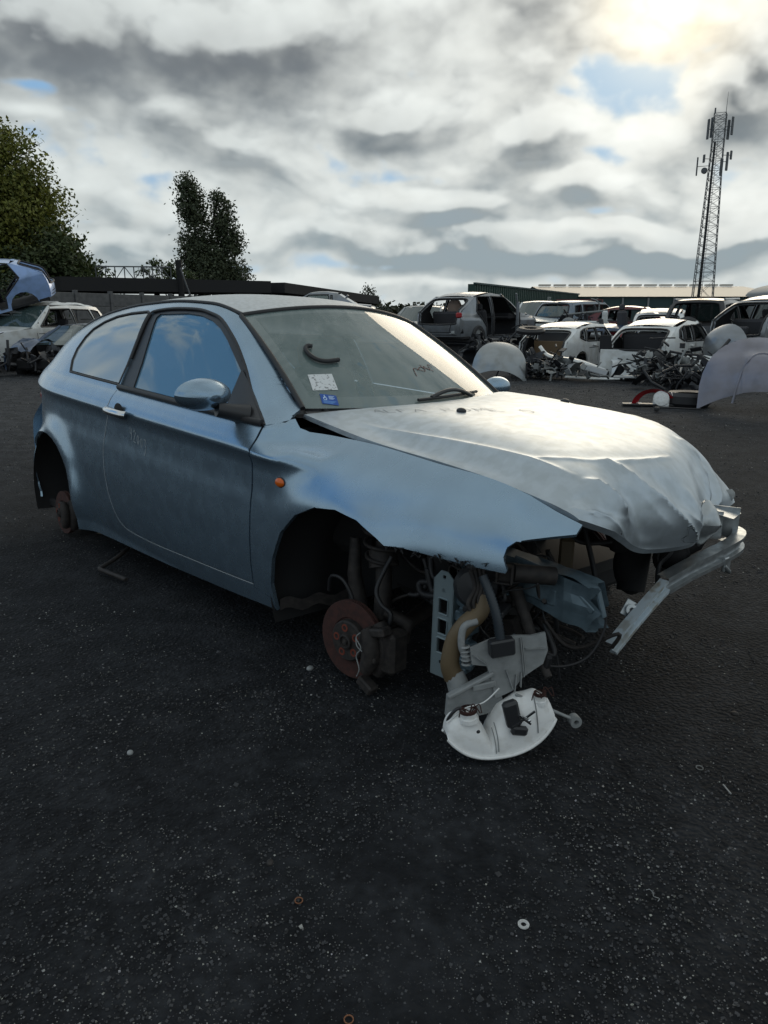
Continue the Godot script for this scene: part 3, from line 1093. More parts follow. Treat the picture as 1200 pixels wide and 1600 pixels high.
	put("marker_scribble", m, mat("dark_red_marker", Color(0.09, 0.03, 0.03), 0.7), ws)
	# cowl and wiper
	m = MB.new()
	m.sheet(func(a, b):
		var s: float = a * 2.0 - 1.0
		var p := glass_front(s, 0.0)
		return p + Vector3(0.16 * b, -0.035 * sin(b * PI * 0.5) - 0.01, 0.03 * s * b), 24, 6, Vector3(0, 1, 0))
	put("scuttle_panel", m, mats["black_plastic"], car)
	m = MB.new()
	var wa := []
	for i in 12:
		wa.append(glass_front(lerpf(0.02, -0.46, i / 11.0), 0.055 + 0.03 * sin(i / 11.0 * PI)) + Vector3(0.6, 0.8, 0) * (0.012 + 0.02 * sin(i / 11.0 * PI)))
	m.tube(wa, 0.009, 6)
	var wi := put("wiper", m, mats["black_plastic"], car)
	m = MB.new()
	wa = []
	for i in 14:
		wa.append(glass_front(lerpf(0.16, -0.60, i / 13.0), 0.04 + 0.05 * (i / 13.0)) + Vector3(0.6, 0.8, 0) * 0.010)
	m.tube(wa, 0.007, 6)
	put("wiper_blade", m, black, wi)
	# --- mirror on the near door
	m = MB.new()
	var mt := Basis(Vector3.UP, 0.10) * Basis(Vector3.BACK, -0.12)
	m.sheet(func(a, b):
		var an: float = a * TAU
		var t: float = b
		var r := pow(sin(t * PI * 0.5), 0.62)
		return Vector3(-0.662, 1.014, 0.905) + mt * Vector3(0.085 * (1.0 - t) - 0.045, 0.062 * r * sin(an), 0.126 * r * cos(an)), 28, 14, Vector3.ZERO)
	fix_normals(m, Vector3(-0.68, 1.014, 0.905))
	var mir := put("wing_mirror", m, paint, car)
	m = MB.new()
	m.ellipsoid(Vector3(-0.708, 1.012, 0.905), Vector3(0.018, 0.056, 0.118), mt, 20, 10)
	put("mirror_glass", m, mats["black_plastic"], mir)
	m = MB.new()
	m.tube([Vector3(-0.62, 0.94, 0.76), Vector3(-0.645, 0.953, 0.82), Vector3(-0.66, 0.965, 0.875)], [0.045, 0.033, 0.03], 10)
	put("mirror_arm", m, mats["black_plastic"], mir)
	m = MB.new()
	trim(m, from_crease(poly([-0.80, 1.108, -0.497, 0.918, -0.62, 0.927, -0.755, 0.935])), [], Vector2(0.05, 0.05), func(u, v): return skin_right(u, v) + Vector3(0, 0.002, 0.006), Vector3(0, 0.3, 1), 0.02)
	put("mirror_base", m, mats["black_plastic"], mir)
	# --- mirror on the far side, only its rim shows
	m = MB.new()
	m.ellipsoid(Vector3(-0.70, 1.015, -0.875), Vector3(0.05, 0.055, 0.10), Basis.IDENTITY, 20, 12)
	put("wing_mirror", m, paint, car)
	# --- door handle
	m = MB.new()
	var hx := []
	var hr := []
	for i in 13:
		var x := lerpf(-1.672, -1.462, i / 12.0)
		var bow := sin(PI * i / 12.0)
		hx.append(Vector3(x, 0.870 + 0.004 * bow - 0.03 * (i / 12.0 - 0.5) * 0.3, skin(x, 0.864) + 0.006 + 0.026 * pow(bow, 0.6)))
		hr.append(0.010 + 0.007 * pow(bow, 0.5))
	m.tube(smooth_path(hx, 3), 0.020, 10)
	var hd := put("door_handle", m, mats["chrome"], car)
	m = MB.new()
	m.ellipsoid(Vector3(-1.56, 0.882, skin(-1.56, 0.878) + 0.001), Vector3(0.046, 0.034, 0.006), Basis.IDENTITY, 20, 8)
	put("handle_recess", m, mats["dark_cavity"], hd)
	write_on("scratched_digit", mats["pale_scratch"], door, "42003", Vector2(-1.478, 0.795 - crease_y(-1.478) - 0.035), Vector2(0.036, -0.010), Vector2(0.004, 0.056), skin_right, Vector3(0, 0.3, 1), 0.0035)
	# --- far side as one skin with its openings
	m = MB.new()
	var f := rail_line(-0.4523, -3.25, 30, 0.004)
	f.append_array([-3.26, 0.80, -3.23, 0.66, -3.17, 0.45, -3.0, 0.30, -2.93, 0.25])
	f.append_array(ARCH_REAR)
	f.append_array([-1.2, 0.19, -0.36, 0.23])
	f.append_array(ARCH_FRONT.slice(2))
	f.append_array([0.36, 0.627, 0.42, 0.75, 0.42, 0.84])
	f.append_array(top.slice(20))
	f.append_array([-0.40, 0.945])
	trim(m, from_crease(poly(f)), [from_crease(poly(QUARTER)), from_crease(poly(GLASS))], Vector2(0.06, 0.05), skin_left, Vector3(0, 0.3, -1), 0.012)
	put("side_panel", m, paint, car)
	m = MB.new()
	trim(m, from_crease(poly(GLASS)), [], Vector2(0.08, 0.08), func(u, v): return skin_left(u, v) + Vector3(0, 0, 0.012), Vector3(0, 0.3, -1), 0.0)
	put("side_window", m, mats["tinted_glass"], car)
	m = MB.new()
	trim(m, from_crease(poly(QUARTER)), [], Vector2(0.08, 0.08), func(u, v): return skin_left(u, v) + Vector3(0, 0, 0.006), Vector3(0, 0.3, -1), 0.0)
	put("quarter_window", m, mats["tinted_glass"], car)
	m = MB.new()
	var fw := [0.36, 0.627, 0.48, 0.622, 0.561, 0.617, 0.640, 0.612, 0.640, 0.66, 0.66, 0.70, 0.72, 0.715]
	for i in 12:
		var x := lerpf(0.72, 0.42, i / 11.0)
		fw.append_array([x, cr(WING_TOP, x) - 0.03])
	trim(m, from_crease(poly(fw)), [], Vector2(0.05, 0.05), func(u, v):
		var p := skin_left(u, v)
		return Vector3(p.x, p.y - 0.02, p.z * (1.0 - 0.34 * smoothstep(0.30, 0.70, u))), Vector3(0, 0.3, -1), 0.012)
	put("bent_front_wing", m, paint, car)
	# --- tail: hatch with its glass, bumper, lamps
	var tail := func(s: float, t: float) -> Vector3:
		var py := lerpf(1.20, 0.42, t)
		var e := 1.0 - s * s
		var px := cr(tab([0.40, -3.17, 0.66, -3.24, 0.90, -3.255, 1.02, -3.13, 1.12, -2.99, 1.205, -2.83]), py) - 0.07 * e
		var pz := cr(tab([0.40, 0.70, 0.66, 0.68, 0.80, 0.60, 0.90, 0.55, 1.205, 0.545]), py)
		return Vector3(px, py + 0.045 * e * clampf((py - 0.9) / 0.3, 0, 1), pz * s)
	m = MB.new()
	m.sheet(func(a, b): return tail.call(a * 2 - 1, 0.36 + 0.64 * b), 20, 16, Vector3(-1, 0.2, 0))
	var hatch := put("tailgate", m, paint, car)
	m = MB.new()
	m.sheet(func(a, b): return tail.call((a * 2 - 1) * 0.92, 0.02 + 0.34 * b), 16, 8, Vector3(-1, 0.4, 0))
	put("rear_window", m, mats["windscreen_glass"], hatch)
	for s in [-1.0, 1.0]:
		m = MB.new()
		m.ellipsoid(Vector3(-3.11, 0.83, s * 0.582), Vector3(0.09, 0.07, 0.05), Basis(Vector3.UP, s * 0.75), 18, 10)
		put("tail_light", m, mats["red_lens"], car)
	# --- cabin
	m = MB.new()
	m.box(Vector3(-1.65, 0.20, 0), Vector3(2.5, 0.05, 1.50), Basis.IDENTITY, 0.01)
	m.box(Vector3(-2.62, 0.45, 0), Vector3(0.9, 0.06, 1.1), Basis.IDENTITY, 0.01)
	m.box(Vector3(-0.46, 0.55, 0), Vector3(0.05, 0.70, 1.30), Basis.IDENTITY, 0.01)
	put("floor_pan", m, mats["dark_cavity"], car)
	for s in [-1.0, 1.0]:
		m = MB.new()
		trim(m, poly([-0.55, 0.25, -0.55, 0.86, -1.65, 0.91, -2.15, 0.93, -2.15, 0.25]), [], Vector2(0.1, 0.1), func(u, v): return Vector3(u, v, s * (skin(u, v) - 0.055)), Vector3(0, 0, 1), 0.0)
		put("door_card", m, mats["grey_cloth"], car)
	m = MB.new()
	m.sheet(func(a, b): return roof_at((a * 2 - 1) * 0.97, 0.02 + 0.93 * b) - Vector3(0, 0.03, 0), 12, 12, Vector3(0, -1, 0))
	put("headlining", m, mats["trim_grey"], car)
	m = MB.new()
	m.sheet(func(a, b):
		var s: float = (a * 2 - 1)
		var t: float = b
		return Vector3(-0.38 - 0.34 * t - 0.04 * s * s, 0.945 - 0.03 * t * t - 0.16 * smoothstep(0.75, 1.0, t), 0.66 * s), 20, 10, Vector3(0, 1, 0))
	m.box(Vector3(-0.62, 0.76, 0), Vector3(0.24, 0.26, 1.28), Basis.IDENTITY, 0.05)
	put("dashboard", m, mats["black_plastic"], car)
	for s in [-1.0, 1.0]:
		m = MB.new()
		m.box(Vector3(-1.22, 0.45, s * 0.37), Vector3(0.50, 0.16, 0.48), Basis(Vector3.BACK, 0.1), 0.05)
		m.box(Vector3(-1.50, 0.78, s * 0.37), Vector3(0.15, 0.62, 0.46), Basis(Vector3.BACK, 0.30), 0.06)
		var seat := put("front_seat", m, mats["grey_cloth"], car)
		m = MB.new()
		m.box(Vector3(-1.625, 1.145, s * 0.37), Vector3(0.10, 0.17, 0.26), Basis(Vector3.BACK, 0.22), 0.04)
		put("headrest", m, mats["grey_cloth"], seat)
	m = MB.new()
	m.box(Vector3(-2.15, 0.50, 0), Vector3(0.50, 0.18, 1.2), Basis.IDENTITY, 0.05)
	m.box(Vector3(-2.42, 0.76, 0), Vector3(0.14, 0.55, 1.2), Basis(Vector3.BACK, 0.28), 0.05)
	put("rear_seat", m, mats["grey_cloth"], car)
	m = MB.new()
	m.box(Vector3(-0.93, 1.285, 0.02), Vector3(0.03, 0.075, 0.24), Basis(Vector3.BACK, -0.2), 0.014)
	m.tube([Vector3(-0.92, 1.30, 0.0), Vector3(-0.90, 1.345, 0.0)], 0.01, 6)
	put("interior_mirror", m, mats["black_plastic"], car)
	m = MB.new()
	m.box(Vector3(-0.99, 1.27, -0.22), Vector3(0.012, 0.13, 0.30), Basis(Vector3.BACK, 0.9), 0.005)
	put("sun_visor", m, mats["trim_grey"], car)
	m = MB.new()
	m.box(Vector3(-0.97, 1.29, 0.30), Vector3(0.012, 0.11, 0.30), Basis(Vector3.BACK, 0.9), 0.005)
	put("sun_visor", m, mats["trim_grey"], car)
	m = MB.new()
	var sw := []
	var sb := Basis(Vector3.BACK, 0.45) * Basis(Vector3.UP, 0.0)
	for i in 25:
		var a := TAU * i / 24.0
		sw.append(Vector3(-0.86, 0.90, 0.36) + sb * Vector3(0.0, sin(a) * 0.185, cos(a) * 0.185))
	m.tube(sw, 0.016, 8, false)
	for k in 3:
		var a := PI * 0.5 + TAU * (k + 0.5) / 3.0
		m.tube([Vector3(-0.85, 0.90, 0.36), Vector3(-0.86, 0.90, 0.36) + sb * Vector3(0, sin(a) * 0.18, cos(a) * 0.18)], 0.018, 6)
	m.ellipsoid(Vector3(-0.85, 0.90, 0.36), Vector3(0.03, 0.06, 0.06), sb, 12, 8)
	put("steering_wheel", m, mats["black_plastic"], car)
	# loose length of door seal hanging behind the glass
	m = MB.new()
	var hook := [glass_front(0.70, 0.555), glass_front(0.735, 0.56), glass_front(0.765, 0.53), glass_front(0.765, 0.47), glass_front(0.735, 0.42), glass_front(0.68, 0.40), glass_front(0.62, 0.405), glass_front(0.575, 0.41)].map(func(p): return car.transform * (p + Vector3(0.008, 0.0105, 0)))
	m.tube(smooth_path(hook, 5), 0.0095, 8)
	tag(put("rubber_strip", m, black), "curved black strip of rubber lying on the windscreen of the silver blue hatchback", "rubber strip")
	build_running_gear()

func fix_normals(m: MB, c: Vector3) -> void:
	for i in m.n.size():
		if m.n[i].dot(m.v[i] - c) < 0.0:
			m.n[i] = -m.n[i]
	for i in range(0, m.v.size(), 3):
		if (m.v[i + 1] - m.v[i]).cross(m.v[i + 2] - m.v[i]).dot(m.n[i]) > 0.0:
			var t := m.v[i + 1]
			m.v[i + 1] = m.v[i + 2]
			m.v[i + 2] = t
			t = m.n[i + 1]
			m.n[i + 1] = m.n[i + 2]
			m.n[i + 2] = t

# blue printed permit: white wheelchair sign and lines of print
func badge_print() -> ImageTexture:
	var im := Image.create(128, 96, false, Image.FORMAT_RGB8)
	im.fill(Color(0.07, 0.30, 0.62))
	var white := Color(0.82, 0.90, 0.95)
	for i in 4:
		im.fill_rect(Rect2i(64, 12 + i * 9, 46 - (i % 2) * 12, 4), white)
	for i in 3:
		im.fill_rect(Rect2i(14, 62 + i * 10, 100 - i * 14, 4), Color(0.45, 0.65, 0.85))
	for a in 60:
		var t := deg_to_rad(100.0 + a * 4.2)
		im.fill_rect(Rect2i(int(32 + cos(t) * 13), int(40 - sin(t) * 13), 4, 4), white)
	im.fill_rect(Rect2i(29, 8, 7, 7), white)
	im.fill_rect(Rect2i(30, 16, 5, 18), white)
	im.fill_rect(Rect2i(30, 32, 16, 5), white)
	im.fill_rect(Rect2i(43, 34, 5, 14), white)
	im.fill_rect(Rect2i(32, 22, 12, 4), white)
	return ImageTexture.create_from_image(im)

func build_running_gear() -> void:
	var iron: Material = mats["dirty_iron"]
	var rust: Material = mats["rusty_iron"]
	# --- wheel wells
	for q in [[-2.50, 0.33, 0.36, -0.55, 3.6, "wheel_liner"], [-0.02, 0.34, 0.355, 1.15, 3.6, "wheel_liner"]]:
		for s in [-1.0, 1.0]:
			var m := MB.new()
			m.sheet(func(a, b):
				var t: float = lerpf(q[3], q[4], a)
				var r: float = q[2] + 0.012 * sin(b * 9.0)
				return Vector3(q[0] + cos(t) * r, q[1] + sin(t) * r, s * lerpf(0.83, 0.42, b)), 28, 8)
			m.sheet(func(a, b):
				var t: float = lerpf(q[3], q[4], a)
				var r: float = q[2] * b
				return Vector3(q[0] + cos(t) * r, q[1] + sin(t) * r, s * 0.42), 20, 4, Vector3(0, 0, s))
			put(q[5], m, mats["dark_cavity"], car)
	# ragged lower edge of the near front liner with its screw holes
	var m := MB.new()
	for i in 16:
		var t := i / 15.0
		var p := wb(Vector3(lerpf(-0.335, -0.21, t), 0.165 + 0.010 * sin(t * 17.0), lerpf(0.80, 0.50, t)))
		var p2 := wb(Vector3(lerpf(-0.335, -0.21, t + 0.07), 0.165 + 0.010 * sin((t + 0.07) * 17.0), lerpf(0.80, 0.50, t + 0.07)))
		m.quad(p, p2, p2 + Vector3(0.0, 0.045, 0.0), p + Vector3(0.0, 0.045, 0.0))
	put("liner_flange", m, mats["dirty_iron"], car)
	# --- brakes
	brake(Vector3(0.012, 0.142, 0.745), 0.142, 0.10, true)
	brake(Vector3(-2.556, 0.128, 0.765), 0.126, 0.0, false)
	brake(Vector3(0.012, 0.142, -0.745), 0.142, 0.0, true)
	brake(Vector3(-2.546, 0.128, -0.715), 0.126, 0.0, false)
	# --- front suspension on the near side
	m = MB.new()
	m.tube(wbs([Vector3(0.05, 0.20, 0.63), Vector3(0.03, 0.33, 0.60), Vector3(0.0, 0.47, 0.575)]), [0.032, 0.03, 0.028], 12)
	m.tube(wbs([Vector3(0.02, 0.38, 0.59), Vector3(0.0, 0.44, 0.58)]), [0.055, 0.05], 14)
	put("damper", m, iron, car)
	m = MB.new()
	var coil := []
	for i in 90:
		var a := i * 0.36
		coil.append(wb(Vector3(0.01 + cos(a) * 0.062 - i * 0.0004, 0.40 + i * 0.0028, 0.58 + sin(a) * 0.062)))
	m.tube(coil, 0.008, 6)
	put("coil_spring", m, iron, car)
	m = MB.new()
	m.tube(wbs([Vector3(-0.10, 0.47, 0.62), Vector3(-0.085, 0.34, 0.64), Vector3(-0.055, 0.25, 0.65), Vector3(-0.02, 0.18, 0.66)]), [0.020, 0.026, 0.034, 0.036], 10)
	m.tube(wbs([Vector3(0.09, 0.12, 0.62), Vector3(-0.02, 0.11, 0.42), Vector3(-0.06, 0.12, 0.25)]), [0.022, 0.03, 0.035], 8)
	m.tube(wbs([Vector3(0.10, 0.25, 0.66), Vector3(0.17, 0.22, 0.62), Vector3(0.15, 0.14, 0.62)]), [0.02, 0.028, 0.02], 8)
	put("steering_knuckle", m, iron, car)
	m = MB.new()
	m.tube(smooth_path(wbs([Vector3(-0.16, 0.27, 0.70), Vector3(-0.12, 0.34, 0.72), Vector3(-0.05, 0.34, 0.72), Vector3(-0.01, 0.26, 0.71), Vector3(-0.03, 0.20, 0.72)]), 5), 0.007, 6)
	m.tube(smooth_path(wbs([Vector3(0.09, 0.44, 0.62), Vector3(0.08, 0.34, 0.68), Vector3(0.11, 0.29, 0.69), Vector3(0.15, 0.26, 0.68), Vector3(0.14, 0.20, 0.69)]), 5), 0.008, 6)
	m.tube(smooth_path(wbs([Vector3(0.18, 0.44, 0.55), Vector3(0.20, 0.37, 0.55), Vector3(0.17, 0.31, 0.56), Vector3(0.13, 0.30, 0.57)]), 5), 0.009, 6)
	m.tube(smooth_path(wbs([Vector3(0.24, 0.46, 0.58), Vector3(0.27, 0.41, 0.60), Vector3(0.31, 0.38, 0.58), Vector3(0.30, 0.34, 0.52)]), 5), 0.008, 6)
	put("brake_hose", m, mats["black_rubber"], car)
	m = MB.new()
	m.tube(smooth_path(wbs([Vector3(0.118, 0.215, 0.792), Vector3(0.105, 0.195, 0.80), Vector3(0.13, 0.165, 0.80), Vector3(0.105, 0.13, 0.80), Vector3(0.12, 0.085, 0.80), Vector3(0.10, 0.05, 0.795)]), 4), 0.0022, 5)
	m.tube(smooth_path(wbs([Vector3(0.105, 0.195, 0.80), Vector3(0.115, 0.17, 0.805), Vector3(0.135, 0.155, 0.80)]), 4), 0.002, 5)
	put("sensor_wire", m, mats["grey_plastic"], car)
	# --- inner structure of the smashed front
	var blue: Material = mats["blue_inner_paint"]
	m = MB.new()
	trim(m, poly([-0.50, 0.50, 0.10, 0.54, 0.42, 0.50, 0.46, 0.60, 0.40, 0.70, 0.18, 0.74, 0.02, 0.83, -0.25, 0.86, -0.50, 0.86]), [], Vector2(0.06, 0.06), func(u, v): return Vector3(u, v, 0.50 + 0.05 * noise_b.get_noise_2d(u * 200.0, v * 200.0)), Vector3(0, 0, 1), 0.0)
	put("inner_wing", m, iron, car)
	m = MB.new()
	trim(m, poly([-0.50, 0.50, 0.10, 0.54, 0.30, 0.50, 0.32, 0.60, 0.30, 0.68, 0.18, 0.74, 0.02, 0.83, -0.25, 0.86, -0.50, 0.86]), [], Vector2(0.06, 0.06), func(u, v): return Vector3(u, v, -0.52), Vector3(0, 0, -1), 0.0)
	put("inner_wing", m, iron, car)
	# chassis rail torn open at its tip
	m = MB.new()
	var ra := func(t: float, k: float) -> Vector3:
		var c := Vector3(lerpf(0.30, 0.80, t), lerpf(0.475, 0.425, t) - 0.02 * t * t, lerpf(0.48, 0.44, t))
		var hy := lerpf(0.055, 0.075, t) * (1.0 + 0.22 * noise_b.get_noise_2d(t * 300.0, k * 30.0) * t * t)
		var hz := lerpf(0.035, 0.040, t) * (1.0 + 0.5 * noise_b.get_noise_2d(t * 300.0 + 50.0, k * 90.0) * t)
		var a := k * TAU + PI / 4
		var sq := Vector2(cos(a), sin(a))
		sq /= maxf(absf(sq.x), absf(sq.y))
		var jag := 0.03 * noise_b.get_noise_2d(k * 700.0, 9.0) * smoothstep(0.8, 1.0, t) * 2.0
		return wb(c + Vector3(jag, sq.y * hy, sq.x * hz))
	for i in 22:
		for k in 16:
			m.quad(ra.call(i / 22.0, k / 16.0), ra.call((i + 1) / 22.0, k / 16.0), ra.call((i + 1) / 22.0, (k + 1) / 16.0), ra.call(i / 22.0, (k + 1) / 16.0))
	var rail := put("chassis_rail", m, blue, car)
	m = MB.new()
	m.bar(wb(Vector3(0.52, 0.505, 0.49)), wb(Vector3(0.66, 0.485, 0.485)), 0.012, 0.03, Vector3.UP, 0.004)
	m.bar(wb(Vector3(0.56, 0.43, 0.492)), wb(Vector3(0.68, 0.415, 0.488)), 0.012, 0.055, Vector3.UP, 0.005)
	m.bar(wb(Vector3(0.70, 0.475, 0.48)), wb(Vector3(0.80, 0.40, 0.47)), 0.008, 0.02, Vector3.UP, 0.003)
	m.bar(wb(Vector3(0.80, 0.47, 0.455)), wb(Vector3(0.825, 0.385, 0.45)), 0.02, 0.012, Vector3.RIGHT, 0.003)
	put("rail_plate", m, blue, rail)
	# square tube end and bracket that show under the wing
	m = MB.new()
	var f0 := wb(Vector3(0.60, 0.512, 0.64))
	m.box(f0, Vector3(0.05, 0.055, 0.006), Basis(Vector3.UP, 0.5), 0.002)
	for k in [[0.0, 0.026, 0.05, 0.006], [0.0, -0.026, 0.05, 0.006]]:
		m.box(f0 + Vector3(k[0], k[1], 0.012), Vector3(k[2], k[3], 0.03), Basis(Vector3.UP, 0.5), 0.002)
	for k in [-0.022, 0.022]:
		m.box(f0 + Basis(Vector3.UP, 0.5) * Vector3(k, 0, 0.012), Vector3(0.006, 0.055, 0.03), Basis(Vector3.UP, 0.5), 0.002)
	m.tube(wbs([Vector3(0.60, 0.505, 0.60), Vector3(0.68, 0.49, 0.50)]), 0.028, 10)
	put("lamp_bracket", m, iron, car)
	m = MB.new()
	m.tube(smooth_path(wbs([Vector3(0.60, 0.54, 0.66), Vector3(0.598, 0.60, 0.655), Vector3(0.62, 0.635, 0.63), Vector3(0.66, 0.63, 0.60)]), 6), 0.007, 6)
	for i in 9:
		m.lathe(wb(Vector3(0.60, 0.54 + i * 0.008, 0.658)), Vector3.UP, [Vector2(-0.003, 0.006), Vector2(0, 0.011), Vector2(0.003, 0.006)], 10)
	put("cable_loop", m, mats["grey_plastic"], car)
	# slotted radiator support
	m = MB.new()
	var bt := wb(Vector3(0.372, 0.455, 0.655))
	var bb := wb(Vector3(0.345, 0.085, 0.64))
	var along := (bt - bb).normalized()
	var acr := Vector3(0.97, 0.0, -0.12)
	acr = (acr - along * acr.dot(along)).normalized()
	var nrm := acr.cross(along)
	var hole := func(cy: float, w: float, h: float) -> PackedVector2Array:
		return PackedVector2Array([Vector2(-w, cy - h), Vector2(w, cy - h), Vector2(w, cy + h), Vector2(-w, cy + h)])
	trim(m, PackedVector2Array([Vector2(-0.038, 0), Vector2(0.036, 0), Vector2(0.036, 0.36), Vector2(0.014, 0.382), Vector2(-0.014, 0.382), Vector2(-0.038, 0.35)]), [hole.call(0.115, 0.016, 0.025), hole.call(0.185, 0.016, 0.025), hole.call(0.258, 0.016, 0.025), hole.call(0.055, 0.006, 0.006), hole.call(0.315, 0.006, 0.006), hole.call(0.362, 0.006, 0.006)], Vector2(0.03, 0.03), func(u, v): return bb + acr * u + along * v, nrm, 0.004)
	m.bar(bb + acr * 0.036 - nrm * 0.02, bb + acr * 0.036 - nrm * 0.02 + along * 0.36, 0.04, 0.004, acr)
	m.bar(bb - acr * 0.038 - nrm * 0.02, bb - acr * 0.038 - nrm * 0.02 + along * 0.35, 0.04, 0.004, acr)
	var sup := put("radiator_support", m, mat("pale_blue_steel", Color(0.24, 0.30, 0.32), 0.5, 0.4), car)
	m = MB.new()
	for cy in [0.115, 0.185, 0.258]:
		for s in [-1.0, 1.0]:
			m.bar(bb + along * (cy - 0.028) + acr * 0.019 * s, bb + along * (cy + 0.028) + acr * 0.019 * s, 0.006, 0.006, acr, 0.002)
			m.bar(bb + along * (cy + 0.028 * s) - acr * 0.019, bb + along * (cy + 0.028 * s) + acr * 0.019, 0.006, 0.006, along, 0.002)
	put("slot_rim", m, mats["pale_blue_steel"], sup)
	m = MB.new()
	for i in 14:
		var p := bb + acr * (0.07 + 0.012 * sin(i * 1.7)) + along * (0.05 + i * 0.018) - nrm * 0.03
		m.box(p, Vector3(0.055, 0.022, 0.05), Basis(acr, along, nrm) * Basis(Vector3.UP, sin(i * 2.3) * 0.4), 0.004)
	put("crushed_stay", m, blue, sup)
	# horn, hoses and other dark leftovers
	m = MB.new()
	m.lathe(wb(Vector3(0.47, 0.43, 0.62)), Vector3(0.5, 0.1, 0.85), [Vector2(-0.06, 0.0), Vector2(-0.06, 0.06), Vector2(0.0, 0.07), Vector2(0.02, 0.055), Vector2(0.025, 0.0)], 20)
	m.box(wb(Vector3(0.52, 0.375, 0.62)), Vector3(0.13, 0.02, 0.10), Basis(Vector3.UP, 0.4), 0.004)
	put("horn", m, mats["black_plastic"], car)
	m = MB.new()
	m.box(wb(Vector3(0.25, 0.40, 0.52)), Vector3(0.10, 0.26, 0.12), Basis(Vector3.BACK, 0.15), 0.03)
	m.box(wb(Vector3(0.10, 0.36, 0.33)), Vector3(0.50, 0.34, 0.16), Basis.IDENTITY, 0.05)
	m.tube(wbs([Vector3(0.44, 0.46, 0.58), Vector3(0.52, 0.49, 0.6), Vector3(0.60, 0.50, 0.58)]), 0.03, 10)
	put("washer_bottle", m, mats["dark_cavity"], car)
	# tangle of hoses, pipes and wires left in the corner of the bay
	rng.seed = 77
	for q in [["black_rubber", 20, 0.010, "loose_hose"], ["dirty_iron", 16, 0.007, "brake_pipe"], ["black_plastic", 16, 0.004, "wire"]]:
		for i in q[1]:
			m = MB.new()
			var p := Vector3(rng.randf_range(0.12, 0.66), rng.randf_range(0.30, 0.56), rng.randf_range(0.36, 0.56))
			var l := [p]
			for k in 4:
				p += Vector3(rng.randf_range(-0.09, 0.11), rng.randf_range(-0.12, 0.07), rng.randf_range(-0.05, 0.05))
				p.y = clampf(p.y, 0.10, 0.57)
				p.z = minf(p.z, 0.585)
				l.append(p)
			m.tube(smooth_path(wbs(l), 5), q[2] * rng.randf_range(0.6, 1.3), 6)
			put(q[3], m, mats[q[0]], car)
	for i in 14:
		m = MB.new()
		var p := Vector3(rng.randf_range(0.10, 0.60), rng.randf_range(0.22, 0.52), rng.randf_range(0.40, 0.58))
		m.box(wb(p), Vector3(rng.randf_range(0.03, 0.10), rng.randf_range(0.02, 0.08), rng.randf_range(0.01, 0.05)), Basis.from_euler(Vector3(rng.randf(), rng.randf() * 3.0, rng.randf())), 0.004)
		if i % 3 == 0:
			m.lathe(wb(p + Vector3(0.02, 0.02, 0.03)), Vector3(rng.randf() - 0.5, rng.randf() - 0.5, 1), [Vector2(0, 0.012), Vector2(0.01, 0.012), Vector2(0.01, 0)], 6)
		put("mounting_bracket", m, mats["dirty_iron"] if i % 2 else mats["blue_inner_paint"], car)
	# engine bay beyond: what is left after the engine went
	m = MB.new()
	m.box(Vector3(0.10, 0.32, -0.10), Vector3(0.55, 0.12, 0.95), Basis.IDENTITY, 0.03)
	m.box(Vector3(-0.28, 0.62, 0.0), Vector3(0.22, 0.42, 1.1), Basis.IDENTITY, 0.05)
	m.box(Vector3(0.24, 0.56, 0.22), Vector3(0.20, 0.20, 0.14), Basis(Vector3.UP, 0.3), 0.03)
	m.box(Vector3(0.36, 0.52, 0.26), Vector3(0.10, 0.26, 0.07), Basis(Vector3.UP, 0.3), 0.02)
	put("subframe", m, mats["dark_cavity"], car)
	m = MB.new()
	m.tube(smooth_path(wbs([Vector3(0.40, 0.70, 0.02), Vector3(0.50, 0.64, 0.0), Vector3(0.56, 0.55, -0.04), Vector3(0.57, 0.44, -0.08)]), 5), taper(16, 0.085, 0.045), 12)
	m.ellipsoid(wb(Vector3(0.60, 0.36, -0.10)), Vector3(0.06, 0.10, 0.065), Basis(Vector3.BACK, 0.2), 14, 10)
	m.box(wb(Vector3(0.66, 0.585, -0.12)), Vector3(0.20, 0.035, 0.16), Basis(Vector3.UP, 0.3), 0.012)
	m.tube(wbs([Vector3(0.60, 0.52, -0.16), Vector3(0.60, 0.40, -0.12), Vector3(0.62, 0.28, -0.08)]), [0.05, 0.06, 0.05], 10)
	put("inlet_duct", m, mats["dark_cavity"], car)
	m = MB.new()
	m.ellipsoid(wb(Vector3(0.745, 0.445, -0.11)), Vector3(0.062, 0.058, 0.07), Basis(Vector3.UP, 0.7), 18, 12)
	m.lathe(wb(Vector3(0.755, 0.44, -0.08)), Vector3(0.75, 0.15, 0.65), [Vector2(0.0, 0.062), Vector2(0.03, 0.058), Vector2(0.03, 0.05), Vector2(0.01, 0.045)], 20)
	m.tube(wbs([Vector3(0.70, 0.50, -0.42), Vector3(0.74, 0.47, -0.25), Vector3(0.73, 0.45, -0.12)]), [0.06, 0.055, 0.05], 10)
	put("fog_lamp_shell", m, mats["dark_cavity"], car)
	m = MB.new()
